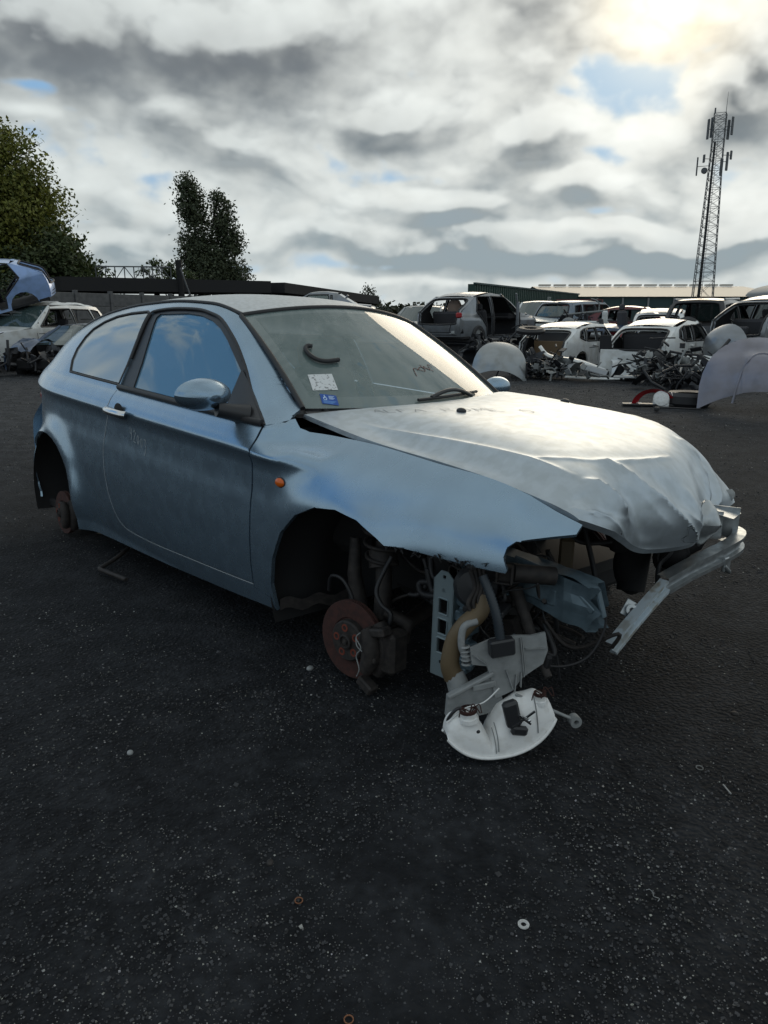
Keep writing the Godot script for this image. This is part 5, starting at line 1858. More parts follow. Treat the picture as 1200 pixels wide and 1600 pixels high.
func build_yard() -> void:
	mat("wreck_dark", Color(0.012, 0.012, 0.014), 0.8)
	mat("seat_cloth", Color(0.05, 0.05, 0.055), 0.95)
	var yg := mat("yard_glass", Color(0.05, 0.08, 0.08), 0.05)
	yg.albedo_color.a = 0.8
	yg.transparency = BaseMaterial3D.TRANSPARENCY_ALPHA
	yg.metallic_specular = 0.75
	var white := car_paint("white_wreck_paint", Color(0.68, 0.70, 0.70), 0.35, 0.0)
	var silver := car_paint("silver_wreck_paint", Color(0.24, 0.26, 0.285), 0.36, 0.55)
	var grey := car_paint("grey_wreck_paint", Color(0.30, 0.32, 0.33), 0.36, 0.5)
	var dark := car_paint("dark_wreck_paint", Color(0.02, 0.022, 0.028), 0.3, 0.2)
	var navy := car_paint("navy_wreck_paint", Color(0.03, 0.06, 0.12), 0.3, 0.3)
	var sky_blue := car_paint("sky_blue_wreck_paint", Color(0.28, 0.42, 0.72), 0.3, 0.35)
	var g := "wrecked cars stacked in the yard"
	# right-hand rows
	var c := wreck("hatchback_car", "silver hatchback shell with no tailgate, raised highest behind the windscreen", Vector3(-13.05, 0.40, -15.45), 97.0, g, {"paint": silver, "L": 4.1, "H": 1.46, "W": 1.72, "front_door_off": true, "rear_door_off": true, "lamps": [1.0], "dark_beam": false, "wheels": true})
	var m := MB.new()
	m.box(Vector3(0.62, 0.75, 0.92), Vector3(0.05, 0.95, 0.10), Basis(Vector3.UP, 0.2), 0.02)
	m.box(Vector3(0.58, 1.30, 0.90), Vector3(0.04, 0.35, 0.06), Basis(Vector3.BACK, 0.3), 0.015)
	put("open_door", m, silver, c)
	m = MB.new()
	m.sheet(func(a, b): return Vector3(0.86 - 0.78 * a, 0.78 + 0.63 * a + 0.02 * sin(b * 9.0), -0.70 + 1.4 * b), 8, 8, Vector3(-1, 0, 0))
	put("added_dark_sheet", m, mats["wreck_dark"], c)  # added dark sheet inside the windscreen, blocks the bright view through the shell
	m = MB.new()
	m.ellipsoid(Vector3(-0.9, 1.02, -0.25), Vector3(0.22, 0.30, 0.22), Basis.IDENTITY, 10, 8)
	m.ellipsoid(Vector3(-0.6, 1.12, 0.2), Vector3(0.18, 0.2, 0.2), Basis.IDENTITY, 10, 8)
	put("burst_airbag", m, mat("beige_cloth", Color(0.32, 0.24, 0.20), 0.95), c)
	wreck("crushed_car", "black crushed car lying under the raised silver hatchback shell", Vector3(-12.9, -0.28, -15.2), 100.0, g, {"paint": dark, "L": 4.1, "H": 0.95, "W": 1.8, "windscreen": false, "lamps": [], "dent": 0.08})
	c = wreck("hatchback_car", "small white car shell without tailgate, brown board inside, beside the grey bonnet", Vector3(-9.35, -0.14, -14.85), 98.0, g, {"paint": white, "L": 3.6, "H": 1.20, "W": 1.50, "cut": 0.75, "tail_open": 0.42, "lamps": [], "seats": false, "top_front": 0.10})
	m = MB.new()
	m.box(Vector3(-1.35, 0.58, 0.10), Vector3(0.03, 0.42, 1.05), Basis(Vector3.BACK, 0.12), 0.004)
	put("brown_board", m, mat("brown_board", Color(0.19, 0.13, 0.075), 0.9), c)
	m = MB.new()
	m.box(Vector3(-0.85, 0.85, -0.1), Vector3(0.10, 0.42, 1.0), Basis(Vector3.BACK, 0.2), 0.04)
	put("pale_seat", m, mat("pale_grey_cloth", Color(0.16, 0.16, 0.165), 0.95), c)
	m = MB.new()
	m.box(Vector3(0.72, 0.50, 0.86), Vector3(0.55, 0.75, 0.05), Basis(Vector3.UP, -0.55), 0.015)
	put("open_door", m, white, c)
	c = wreck("hatchback_car", "white car shell with black rear window hole, behind the dark dashboard heap", Vector3(-6.30, -0.05, -13.75), 99.0, g, {"paint": white, "L": 3.8, "H": 1.20, "W": 1.40, "cut": 0.9, "tail_open": 0.64, "lamps": [], "top_front": 0.08})
	m = MB.new()
	m.box(Vector3(-1.99, 0.36, -0.18), Vector3(0.03, 0.55, 1.0), Basis.IDENTITY, 0.008)
	put("lower_panel", m, white, c)
	m = MB.new()
	m.box(Vector3(-1.96, 0.74, -0.60), Vector3(0.04, 0.36, 0.24), Basis.IDENTITY, 0.02)
	put("lamp_hole", m, mats["wreck_dark"], c)
	wreck("off_road_car", "black off-road car seen from behind with no rear glass, beneath the lattice tower", Vector3(-7.45, 0.06, -18.3), 103.0, g, {"paint": dark, "L": 4.2, "H": 1.58, "W": 1.72, "kind": "suv", "tail_open": 0.98, "lamps": [], "wheels": true})
	m = MB.new()
	m.lathe(Vector3(-7.05, 0.86, -16.15), Vector3(0.22, 0, 0.97), [Vector2(-0.10, 0.0), Vector2(-0.10, 0.34), Vector2(0.04, 0.36), Vector2(0.10, 0.30), Vector2(0.11, 0.0)], 28)
	tag(put("spare_wheel_cover", m, mats["black_plastic"]), "round black spare wheel cover on the tail of the black off-road car", "wheel cover")
	for q in [[0.68, 0.05], [-0.68, 0.05]]:
		m = MB.new()
		var bs := Basis(Vector3.UP, deg_to_rad(103.0))
		m.bar(Vector3(-7.45, 1.67, -18.3) + bs * Vector3(0.25, 0, q[0] * 0.86), Vector3(-7.45, 1.63, -18.3) + bs * Vector3(-1.6, 0, q[0] * 0.86), 0.05, 0.05, Vector3.UP, 0.015)
		tag(put("roof_rail", m, silver), "silver roof rail on the %s edge of the black off-road car" % ("right" if q[0] > 0 else "left"), "roof rail")
	wreck("estate_car", "silver car shell cut off by the right edge, black inside", Vector3(-4.75, 0.22, -16.9), 74.0, g, {"paint": silver, "L": 4.2, "H": 1.46, "W": 1.7, "front_door_off": true, "rear_door_off": true, "lamps": []})
	wreck("crushed_car", "black flattened car under the silver shell at the right edge", Vector3(-4.7, -0.15, -15.6), 70.0, g, {"paint": dark, "L": 4.0, "H": 0.92, "W": 1.7, "windscreen": false, "lamps": [], "dent": 0.1})
	wreck("saloon_car", "white saloon with small round door mirror, behind the open silver shell", Vector3(-14.4, 0.28, -20.3), 300.0, g, {"paint": white, "L": 4.3, "H": 1.42, "W": 1.7, "kind": "sedan", "glazed": true})
	wreck("van_body", "blue grey van body behind the stripped white front end", Vector3(-13.3, 0.15, -21.4), 90.0, g, {"paint": car_paint("slate_wreck_paint", Color(0.17, 0.21, 0.26), 0.4, 0.2), "L": 4.2, "H": 1.55, "W": 1.75, "kind": "suv", "tail_open": 1.05, "tail_glass": true, "lamps": []})
	stripped_front(Vector3(-10.9, 0.70, -17.9), 303.0)
	wreck("crushed_car", "black flattened car at the bottom of the middle stack", Vector3(-10.8, -0.25, -18.2), 20.0, g, {"paint": dark, "L": 4.2, "H": 1.0, "W": 1.8, "windscreen": false, "lamps": [], "dent": 0.1})
	wreck("crushed_car", "dark blue crushed car between the two white shells", Vector3(-8.9, 0.0, -16.4), 30.0, g, {"paint": navy, "L": 3.6, "H": 0.95, "W": 1.7, "windscreen": false, "lamps": [], "dent": 0.1})
	wreck("hatchback_car", "white car shell with empty windows under the warehouse wall", Vector3(-10.05, 0.14, -20.7), 112.0, g, {"paint": white, "L": 3.9, "H": 1.28, "W": 1.62, "windscreen": false, "lamps": [], "tail_open": 0.85})
	wreck("hatchback_car", "dark red car behind the loose seat in the middle stack", Vector3(-11.2, 0.2, -21.5), 20.0, g, {"paint": car_paint("dark_red_wreck_paint", Color(0.12, 0.012, 0.015), 0.3, 0.2), "L": 3.9, "H": 1.32, "W": 1.65, "lamps": []})
	wreck("van_body", "dark green windowless van behind the black off-road car", Vector3(-5.9, 0.2, -20.4), 60.0, g, {"paint": car_paint("dark_green_wreck_paint", Color(0.03, 0.045, 0.045), 0.3, 0.2), "L": 4.2, "H": 1.42, "W": 1.7, "lamps": [], "kind": "suv"})
	wreck("saloon_car", "grey saloon with black bonnet gap, just left of the open silver shell", Vector3(-16.7, 0.12, -16.9), 300.0, g, {"paint": grey, "L": 4.4, "H": 1.42, "W": 1.72, "kind": "sedan", "crash": 0.2, "fascia": false, "lamps": []})
	wreck("crushed_car", "black burnt car under the grey saloon", Vector3(-16.0, -0.3, -16.0), 310.0, g, {"paint": dark, "L": 4.2, "H": 0.9, "W": 1.7, "windscreen": false, "lamps": [], "dent": 0.1})
	c = wreck("saloon_car", "silver coupe standing high, seen just over the roof of the blue hatchback", Vector3(-21.7, 0.72, -16.3), 222.0, g, {"paint": silver, "L": 4.3, "H": 1.36, "W": 1.7, "kind": "sedan", "glazed": true, "lamps": []})
	m = MB.new()
	m.box(Vector3(-0.9, 1.05, 0.95), Vector3(0.05, 0.55, 0.30), Basis(Vector3.BACK, 0.5), 0.01)
	put("open_door", m, silver, c)
	wreck("crushed_car", "black flattened car carrying the silver coupe", Vector3(-21.7, -0.1, -16.3), 222.0, g, {"paint": dark, "L": 4.2, "H": 0.95, "W": 1.8, "windscreen": false, "lamps": [], "dent": 0.1})
	for q in [[-11.2, -14.0, 0.0, "leaning dark heap under the tail of the raised silver hatchback"], [-10.9, -16.3, 0.0, "dark heap between the raised silver hatchback and the small white shell"], [-7.9, -15.6, 0.0, "dark heap behind the red panel"], [-4.9, -14.2, 0.0, "dark heap under the tipped silver bonnet"]]:
		var pile := thing("scrap_pile", q[3], "scrap pile", Vector3(q[0], 0, q[1]))
		junk(pile, Vector3(0, 0.35, 0), Vector3(1.0, 0.6, 0.9), 60, int(-q[0] * 10.0), "scrap")
	# left-hand rows
	c = wreck("off_road_car", "white off-road car with buckled roof and orange headlight at the left", Vector3(-18.5, 0.0, -4.7), 300.0, g, {"paint": white, "L": 4.3, "H": 1.50, "W": 1.76, "kind": "suv", "amber": true, "dent": 0.10, "lamps": [], "wheels": true, "crash": 0.06})
	m = MB.new()
	m.bar(Vector3(-0.05, 1.54, 0.62), Vector3(-1.75, 1.60, 0.60), 0.06, 0.05, Vector3.UP, 0.015)
	put("roof_rail", m, silver, c)
	m = MB.new()
	m.box(Vector3(-0.45, 1.49, 0.0), Vector3(0.75, 0.02, 0.8), Basis(Vector3.BACK, -0.03), 0.005)
	put("sunroof", m, mats["black_plastic"], c)
	c = wreck("saloon_car", "dark blue smashed car with its engine bay open, in front of the white off-road car", Vector3(-16.25, -0.12, -5.15), 305.0, g, {"paint": navy, "L": 4.2, "H": 1.16, "W": 1.7, "kind": "sedan", "bonnet": false, "fascia": false, "lamps": [], "wheels": true})
	junk(c, Vector3(1.75, 0.45, 0.0), Vector3(0.55, 0.35, 0.75), 34, 71, "engine_debris")
	m = MB.new()
	m.sheet(func(a, b): return Vector3(1.0 + 0.9 * a, 0.80 + 0.10 * sin(a * 3.0) - 0.18 * a * a + 0.05 * noise_b.get_noise_2d(a * 200.0, b * 200.0), 0.2 + 0.55 * b), 8, 8, Vector3.UP)
	put("bent_wing", m, navy, c)
	c = wreck("hatchback_car", "light blue car shell tipped nose down on top of a pile at the left edge", Vector3(-19.25, 1.05, -3.8), 250.0, g, {"paint": sky_blue, "L": 3.6, "H": 1.36, "W": 1.6, "pitch": -16.0, "roll": -8.0, "rear_door_off": true, "lamps": [], "beam": false, "windscreen": false})
	wreck("crushed_car", "rusty crushed car under the light blue shell", Vector3(-19.6, 0.0, -3.2), 250.0, g, {"paint": car_paint("rusty_wreck_paint", Color(0.10, 0.045, 0.03), 0.8, 0.0), "L": 4.0, "H": 1.2, "W": 1.7, "windscreen": false, "lamps": [], "dent": 0.1})
	wreck("hatchback_car", "silver car half hidden behind the white off-road car", Vector3(-20.9, 0.0, -4.1), 290.0, g, {"paint": silver, "L": 4.0, "H": 1.40, "W": 1.7, "lamps": []})
	var sd := thing("scrap_pile", "dark tangle of scrap in front of the white off-road car's headlight", "scrap pile", Vector3(-16.0, 0.0, -2.6))
	junk(sd, Vector3(0, 0.35, 0), Vector3(0.9, 0.45, 0.7), 60, 72, "scrap")
	build_loose_parts(white, silver, grey)

# a heap of bent scrap too tangled to count
func junk(parent: Node3D, at: Vector3, half: Vector3, count: int, sd: int, called: String, mt: Material = null) -> void:
	rng.seed = sd
	var m := MB.new()
	for i in count:
		var p := at + Vector3(rng.randfn() * 0.5, absf(rng.randfn()) * 0.5 - 0.3, rng.randfn() * 0.5) * half
		p.y = maxf(p.y, 0.03)
		var b := Basis.from_euler(Vector3(rng.randf() * TAU, rng.randf() * TAU, rng.randf() * TAU))
		match i % 3:
			0:
				m.box(p, Vector3(rng.randf_range(0.05, 0.20), rng.randf_range(0.015, 0.06), rng.randf_range(0.03, 0.12)), b, 0.006)
			1:
				m.tube([p - b.x * 0.25, p + b.y * 0.06, p + b.x * rng.randf_range(0.1, 0.3)], rng.randf_range(0.008, 0.03), 6)
			2:
				var w := rng.randf_range(0.06, 0.22)
				m.sheet(func(a, c): return p + b * Vector3((a - 0.5) * w * 2.0, 0.03 * sin(a * 5.0 + c * 4.0), (c - 0.5) * w), 4, 3)
	var o := put(called, m, mt if mt else mats["scrap_dark"], parent)
	o.set_meta("kind", "stuff")

# front end stripped to its white cross-members
func stripped_front(at: Vector3, turn: float) -> void:
	var t := thing("stripped_car_front", "white front end of a stripped car with a hanging wing, top of the middle stack", "car", at, deg_to_rad(turn))
	var w: Material = mats["white_wreck_paint"]
	var m := MB.new()
	m.box(Vector3(0.3, 0.10, 0.0), Vector3(0.16, 0.30, 1.15), Basis.IDENTITY, 0.03)
	m.box(Vector3(0.32, 0.42, -0.42), Vector3(0.12, 0.50, 0.16), Basis.IDENTITY, 0.03)
	m.box(Vector3(0.34, 0.34, 0.1), Vector3(0.10, 0.10, 0.95), Basis.IDENTITY, 0.03)
	m.box(Vector3(-0.3, 0.2, -0.5), Vector3(1.2, 0.35, 0.10), Basis.IDENTITY, 0.03)
	put("cross_member", m, w, t)
	m = MB.new()
	m.sheet(func(a, b): return Vector3(0.30 - 0.5 * a, 0.30 - 0.40 * b - 0.1 * a * a, 0.75 + 0.45 * a + 0.12 * b + 0.06 * sin(b * 3.0)), 6, 6)
	put("hanging_wing", m, w, t)
	m = MB.new()
	m.ellipsoid(Vector3(0.36, 0.32, 0.60), Vector3(0.12, 0.17, 0.20), Basis.IDENTITY, 12, 8)
	put("headlight", m, mats["grey_plastic"], t)
	m = MB.new()
	m.box(Vector3(0.05, 0.62, 0.15), Vector3(0.10, 0.06, 1.3), Basis(Vector3.RIGHT, 0.10), 0.02)
	m.tube([Vector3(0.0, 0.62, -0.25), Vector3(0.05, 0.88, -0.25), Vector3(0.05, 0.98, -0.15), Vector3(0.05, 1.02, 0.0)], 0.02, 6)
	put("bent_hinge", m, mats["scrap_pale"], t)
	junk(t, Vector3(0.0, 0.30, 0.25), Vector3(0.35, 0.3, 0.6), 34, 77, "engine_debris")
	m = MB.new()
	m.box(Vector3(-0.6, 0.05, 0.1), Vector3(1.6, 0.5, 1.2), Basis.IDENTITY, 0.05)
	put("engine_bay", m, mats["wreck_dark"], t)

func panel_strip(mb: MB, p: Array, w: float, bow: float, up := Vector3.UP) -> void:
	var l := smooth_path(p, 5)
	var prev := []
	for i in l.size():
		var d: Vector3 = (l[mini(i + 1, l.size() - 1)] - l[maxi(i - 1, 0)]).normalized()
		var s := d.cross(up).normalized()
		var u := s.cross(d)
		var row := []
		for k in 5:
			var t := k / 2.0 - 1.0
			row.append(l[i] + s * t * w * 0.5 + u * bow * (1.0 - t * t))
		if prev:
			for k in 4:
				mb.quad(prev[k], row[k], row[k + 1], prev[k + 1])
		prev = row

func build_loose_parts(white: Material, silver: Material, grey: Material) -> void:
	var lilac := car_paint("lilac_grey_paint", Color(0.20, 0.20, 0.245), 0.42, 0.45)
	var b := Basis(Vector3.UP, 0.55) * Basis(Vector3.RIGHT, -0.28)
	loose_bonnet("car_bonnet", "large lilac grey bonnet stood on the ground at the right edge", Vector3(-2.18, 0.0, -8.3), b, 1.50, 1.02, 0.30, lilac, true, 0.20)
	b = Basis(Vector3.UP, 0.75) * Basis(Vector3.BACK, -0.10) * Basis(Vector3.RIGHT, -0.45)
	loose_bonnet("car_bonnet", "pale grey bonnet resting in front of the small white shell", Vector3(-7.72, 0.0, -9.75), b, 1.10, 0.84, 0.26, grey, false, 0.12)
	b = Basis(Vector3.UP, 0.2) * Basis(Vector3.BACK, 0.45) * Basis(Vector3.RIGHT, -0.35)
	loose_bonnet("car_bonnet", "silver bonnet tipped up before the black off-road car", Vector3(-4.75, 0.52, -13.2), b, 0.86, 0.62, 0.2, silver, false, 0.04)
	var m := MB.new()
	m.sheet(func(a, c): return Vector3(-5.32 + 0.75 * a, 0.42 + 0.10 * sin(a * 2.6) - 0.34 * c, -12.0 - 0.35 * a + 0.25 * sin(c * 1.8)), 8, 8)
	tag(put("car_bumper", m, white), "white bumper corner lying below the tipped silver bonnet", "bumper")
	# tyre at the foot of the lilac bonnet
	var t := thing("flat_tyre", "worn black tyre lying at the foot of the lilac bonnet", "tyre", Vector3(-3.12, 0.0, -8.28))
	m = MB.new()
	m.lathe(Vector3(0, 0, 0), Vector3.UP, [Vector2(0.02, 0.17), Vector2(0.0, 0.27), Vector2(0.05, 0.31), Vector2(0.15, 0.31), Vector2(0.20, 0.27), Vector2(0.18, 0.17)], 28)
	put("tread", m, mats["black_rubber"], t)
	# red tail lamp and scraps on the open ground
	t = thing("tail_light_unit", "broken red tail light with white bulb plate on the open ground", "tail light", Vector3(-3.42, 0.0, -7.95), 0.55)
	m = MB.new()
	m.sheet(func(a, c):
		var an: float = lerpf(0.15, 2.6, a)
		return Vector3(-cos(an) * 0.30 * (0.7 + 0.3 * c) - 0.05, sin(an) * 0.25 * (0.75 + 0.25 * c), 0.10 * c), 14, 5)
	put("red_lens", m, mats["red_lens"], t)
	m = MB.new()
	m.lathe(Vector3(0.05, 0.12, 0.10), Vector3(0, 0.2, 1), [Vector2(-0.03, 0.11), Vector2(0.0, 0.105), Vector2(0.012, 0.05), Vector2(0.012, 0.0)], 20)
	m.box(Vector3(0.05, 0.06, 0.085), Vector3(0.22, 0.12, 0.02), Basis.IDENTITY, 0.008)
	put("bulb_plate", m, mats["white_plastic"], t)
	for k in 4:
		m = MB.new()
		m.bar(Vector3(0.18 + k * 0.055, 0.20 - 0.012 * k, 0.05), Vector3(0.26 + k * 0.07, 0.03, 0.10), 0.018, 0.012, Vector3.UP, 0.004)
		put("reflector_rib", m, mats["chrome"], t)
	m = MB.new()
	m.box(Vector3(0.0, 0.02, 0.02), Vector3(0.95, 0.03, 0.16), Basis(Vector3.UP, 0.1), 0.008)
	put("black_backing", m, mats["black_plastic"], t)
	m = MB.new()
	m.bar(Vector3(-3.72, 0.03, -7.72), Vector3(-3.60, 0.03, -7.86), 0.035, 0.02, Vector3.UP, 0.005)
	tag(put("trim_strip", m, mats["white_plastic"]), "short white trim strip left of the broken red tail light", "trim strip")
	m = MB.new()
	m.tube(smooth_path([Vector3(-3.25, 0.02, -7.6), Vector3(-3.0, 0.03, -7.65), Vector3(-2.85, 0.02, -7.8), Vector3(-2.75, 0.02, -7.9)], 5), 0.012, 6)
	tag(put("cable_offcut", m, mats["black_rubber"]), "black cable offcut on the ground below the tyre", "cable")
	m = MB.new()
	m.box(Vector3(-3.10, 0.03, -7.35), Vector3(0.07, 0.06, 0.06), Basis(Vector3.UP, 0.4), 0.015)
	tag(put("rubber_block", m, mats["black_rubber"]), "small black block on the open ground before the tyre", "block")
	# heap of bumpers before the small white shell
	var heap := [
		["car_bumper", white, [Vector3(-7.75, 0.62, -11.1), Vector3(-7.55, 0.42, -11.2), Vector3(-7.0, 0.33, -11.45), Vector3(-6.4, 0.16, -11.5)], 0.24, 0.05, "long white bumper slanting down from its upright end"],
		["car_bumper", silver, [Vector3(-7.2, 0.22, -10.85), Vector3(-6.7, 0.24, -11.0), Vector3(-6.15, 0.12, -11.15)], 0.20, 0.09, "pale padded bumper bar in the middle of the heap"],
		["car_bumper", grey, [Vector3(-7.95, 0.30, -10.6), Vector3(-7.4, 0.20, -10.8), Vector3(-6.9, 0.07, -10.95)], 0.22, 0.04, "grey bumper skin at the near edge of the heap"],
		["door_sill", white, [Vector3(-6.9, 0.06, -10.85), Vector3(-6.3, 0.05, -11.0), Vector3(-5.9, 0.06, -11.2)], 0.10, 0.03, "thin white sill strip flat on the ground before the heap"],
		["car_wing", white, [Vector3(-6.45, 0.42, -12.0), Vector3(-6.15, 0.32, -11.8), Vector3(-6.1, 0.05, -11.6)], 0.5, 0.05, "white panel propped below the white shell with black rear hole"],
		["car_wing", white, [Vector3(-5.75, 0.46, -11.75), Vector3(-5.85, 0.25, -11.6), Vector3(-6.0, 0.05, -11.5)], 0.38, 0.03, "white flap leaning beside the dashboard heap"],
		["dashboard", mats["black_plastic"], [Vector3(-5.35, 0.55, -11.5), Vector3(-5.0, 0.42, -11.5), Vector3(-4.6, 0.22, -11.4)], 0.32, 0.10, "black dashboard lying tilted on the heap"],
		["door_sill", grey, [Vector3(-5.9, 0.10, -11.0), Vector3(-5.2, 0.14, -11.0), Vector3(-4.6, 0.18, -10.95)], 0.12, 0.04, "grey sill bar laid across the ground under the dashboard"],
	]
	for h in heap:
		m = MB.new()
		panel_strip(m, h[2], h[3], h[4])
		panel_strip(m, h[2].map(func(p): return p - Vector3(0, 0.012, 0)), h[3], h[4])
		tag(put(h[0], m, h[1]), h[5], {"car_bumper": "bumper", "door_sill": "sill", "car_wing": "car panel", "dashboard": "dashboard"}[h[0]])
	t = thing("scrap_pile", "tangle of torn trim between the grey bonnet and the white bumpers", "scrap pile", Vector3(-7.55, 0.0, -10.9))
	junk(t, Vector3(0, 0.22, 0), Vector3(0.8, 0.4, 0.6), 133, 81, "scrap")
	junk(t, Vector3(0.5, 0.18, 0.1), Vector3(0.9, 0.25, 0.5), 49, 82, "pale_scrap", mats["scrap_pale"])
	t = thing("scrap_pile", "heap of black trim and wiring before the white shell with black rear hole", "scrap pile", Vector3(-5.0, 0.0, -11.6))
	junk(t, Vector3(0, 0.25, 0), Vector3(0.9, 0.5, 0.6), 152, 83, "scrap")
	junk(t, Vector3(0.4, 0.2, 0.3), Vector3(0.9, 0.35, 0.5), 38, 84, "pale_scrap", mats["scrap_pale"])
	t = thing("scrap_pile", "dark low scrap scattered right of the dashboard heap", "scrap pile", Vector3(-4.2, 0.0, -10.7))
	junk(t, Vector3(0, 0.15, 0), Vector3(0.8, 0.3, 0.5), 95, 85, "scrap")
	# red door between the white shells, loose seat on the stack
	m = MB.new()
	m.sheet(func(a, c): return Vector3(-7.55 + 0.30 * a + 0.12 * c, 0.02 + 0.85 * c, -13.4 - 0.25 * a - 0.3 * c + 0.05 * sin(c * 3.0)), 6, 8)
	tag(put("loose_red_panel", m, car_paint("bright_red_wreck_paint", Color(0.30, 0.01, 0.015), 0.3, 0.1)), "bright red car door panel standing between the two white shells", "car door")
	t = thing("seat_unit", "black car seat standing on the middle stack, headrest up", "seat", Vector3(-9.1, 0.80, -16.65), 0.9)
	m = MB.new()
	m.box(Vector3(0, 0.30, 0), Vector3(0.16, 0.55, 0.46), Basis(Vector3.BACK, 0.1), 0.06)
	put("backrest", m, mats["seat_cloth"], t)
	m = MB.new()
	m.box(Vector3(-0.04, 0.66, 0), Vector3(0.10, 0.16, 0.24), Basis.IDENTITY, 0.04)
	put("headrest", m, mats["seat_cloth"], t)
	m = MB.new()
	m.lathe(Vector3(-9.35, 0.86, -12.95), Vector3(0.1, 1, 0.1), [Vector2(-0.02, 0.0), Vector2(-0.02, 0.32), Vector2(0.05, 0.34), Vector2(0.11, 0.28), Vector2(0.10, 0.16), Vector2(0.02, 0.15)], 24)
	tag(put("flat_tyre", m, mats["black_rubber"]), "black tyre lying on the roof of the small white shell", "tyre")

# ---------------------------------------------------------------- the yard floor
func floor_y(x: float, z: float) -> float:
	var near := exp(-Vector2(x - 0.6, z + 0.2).length_squared() / 60.0)
	var a := noise_b.get_noise_2d(x * 28.0, z * 28.0) * 0.010 + noise_a.get_noise_2d(x * 130.0, z * 130.0) * 0.006
	a -= 0.012 * near
	return a - 0.006

# the grit is darker round the car, lighter farther back, most of all to the left
func grit_tone(x: float, z: float) -> float:
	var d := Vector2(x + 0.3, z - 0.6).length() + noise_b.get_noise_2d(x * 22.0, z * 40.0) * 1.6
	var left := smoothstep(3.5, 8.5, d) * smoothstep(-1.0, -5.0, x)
	return clampf(0.35 + 0.09 * smoothstep(3.5, 9.0, d) + 0.50 * left, 0.3, 1.0)

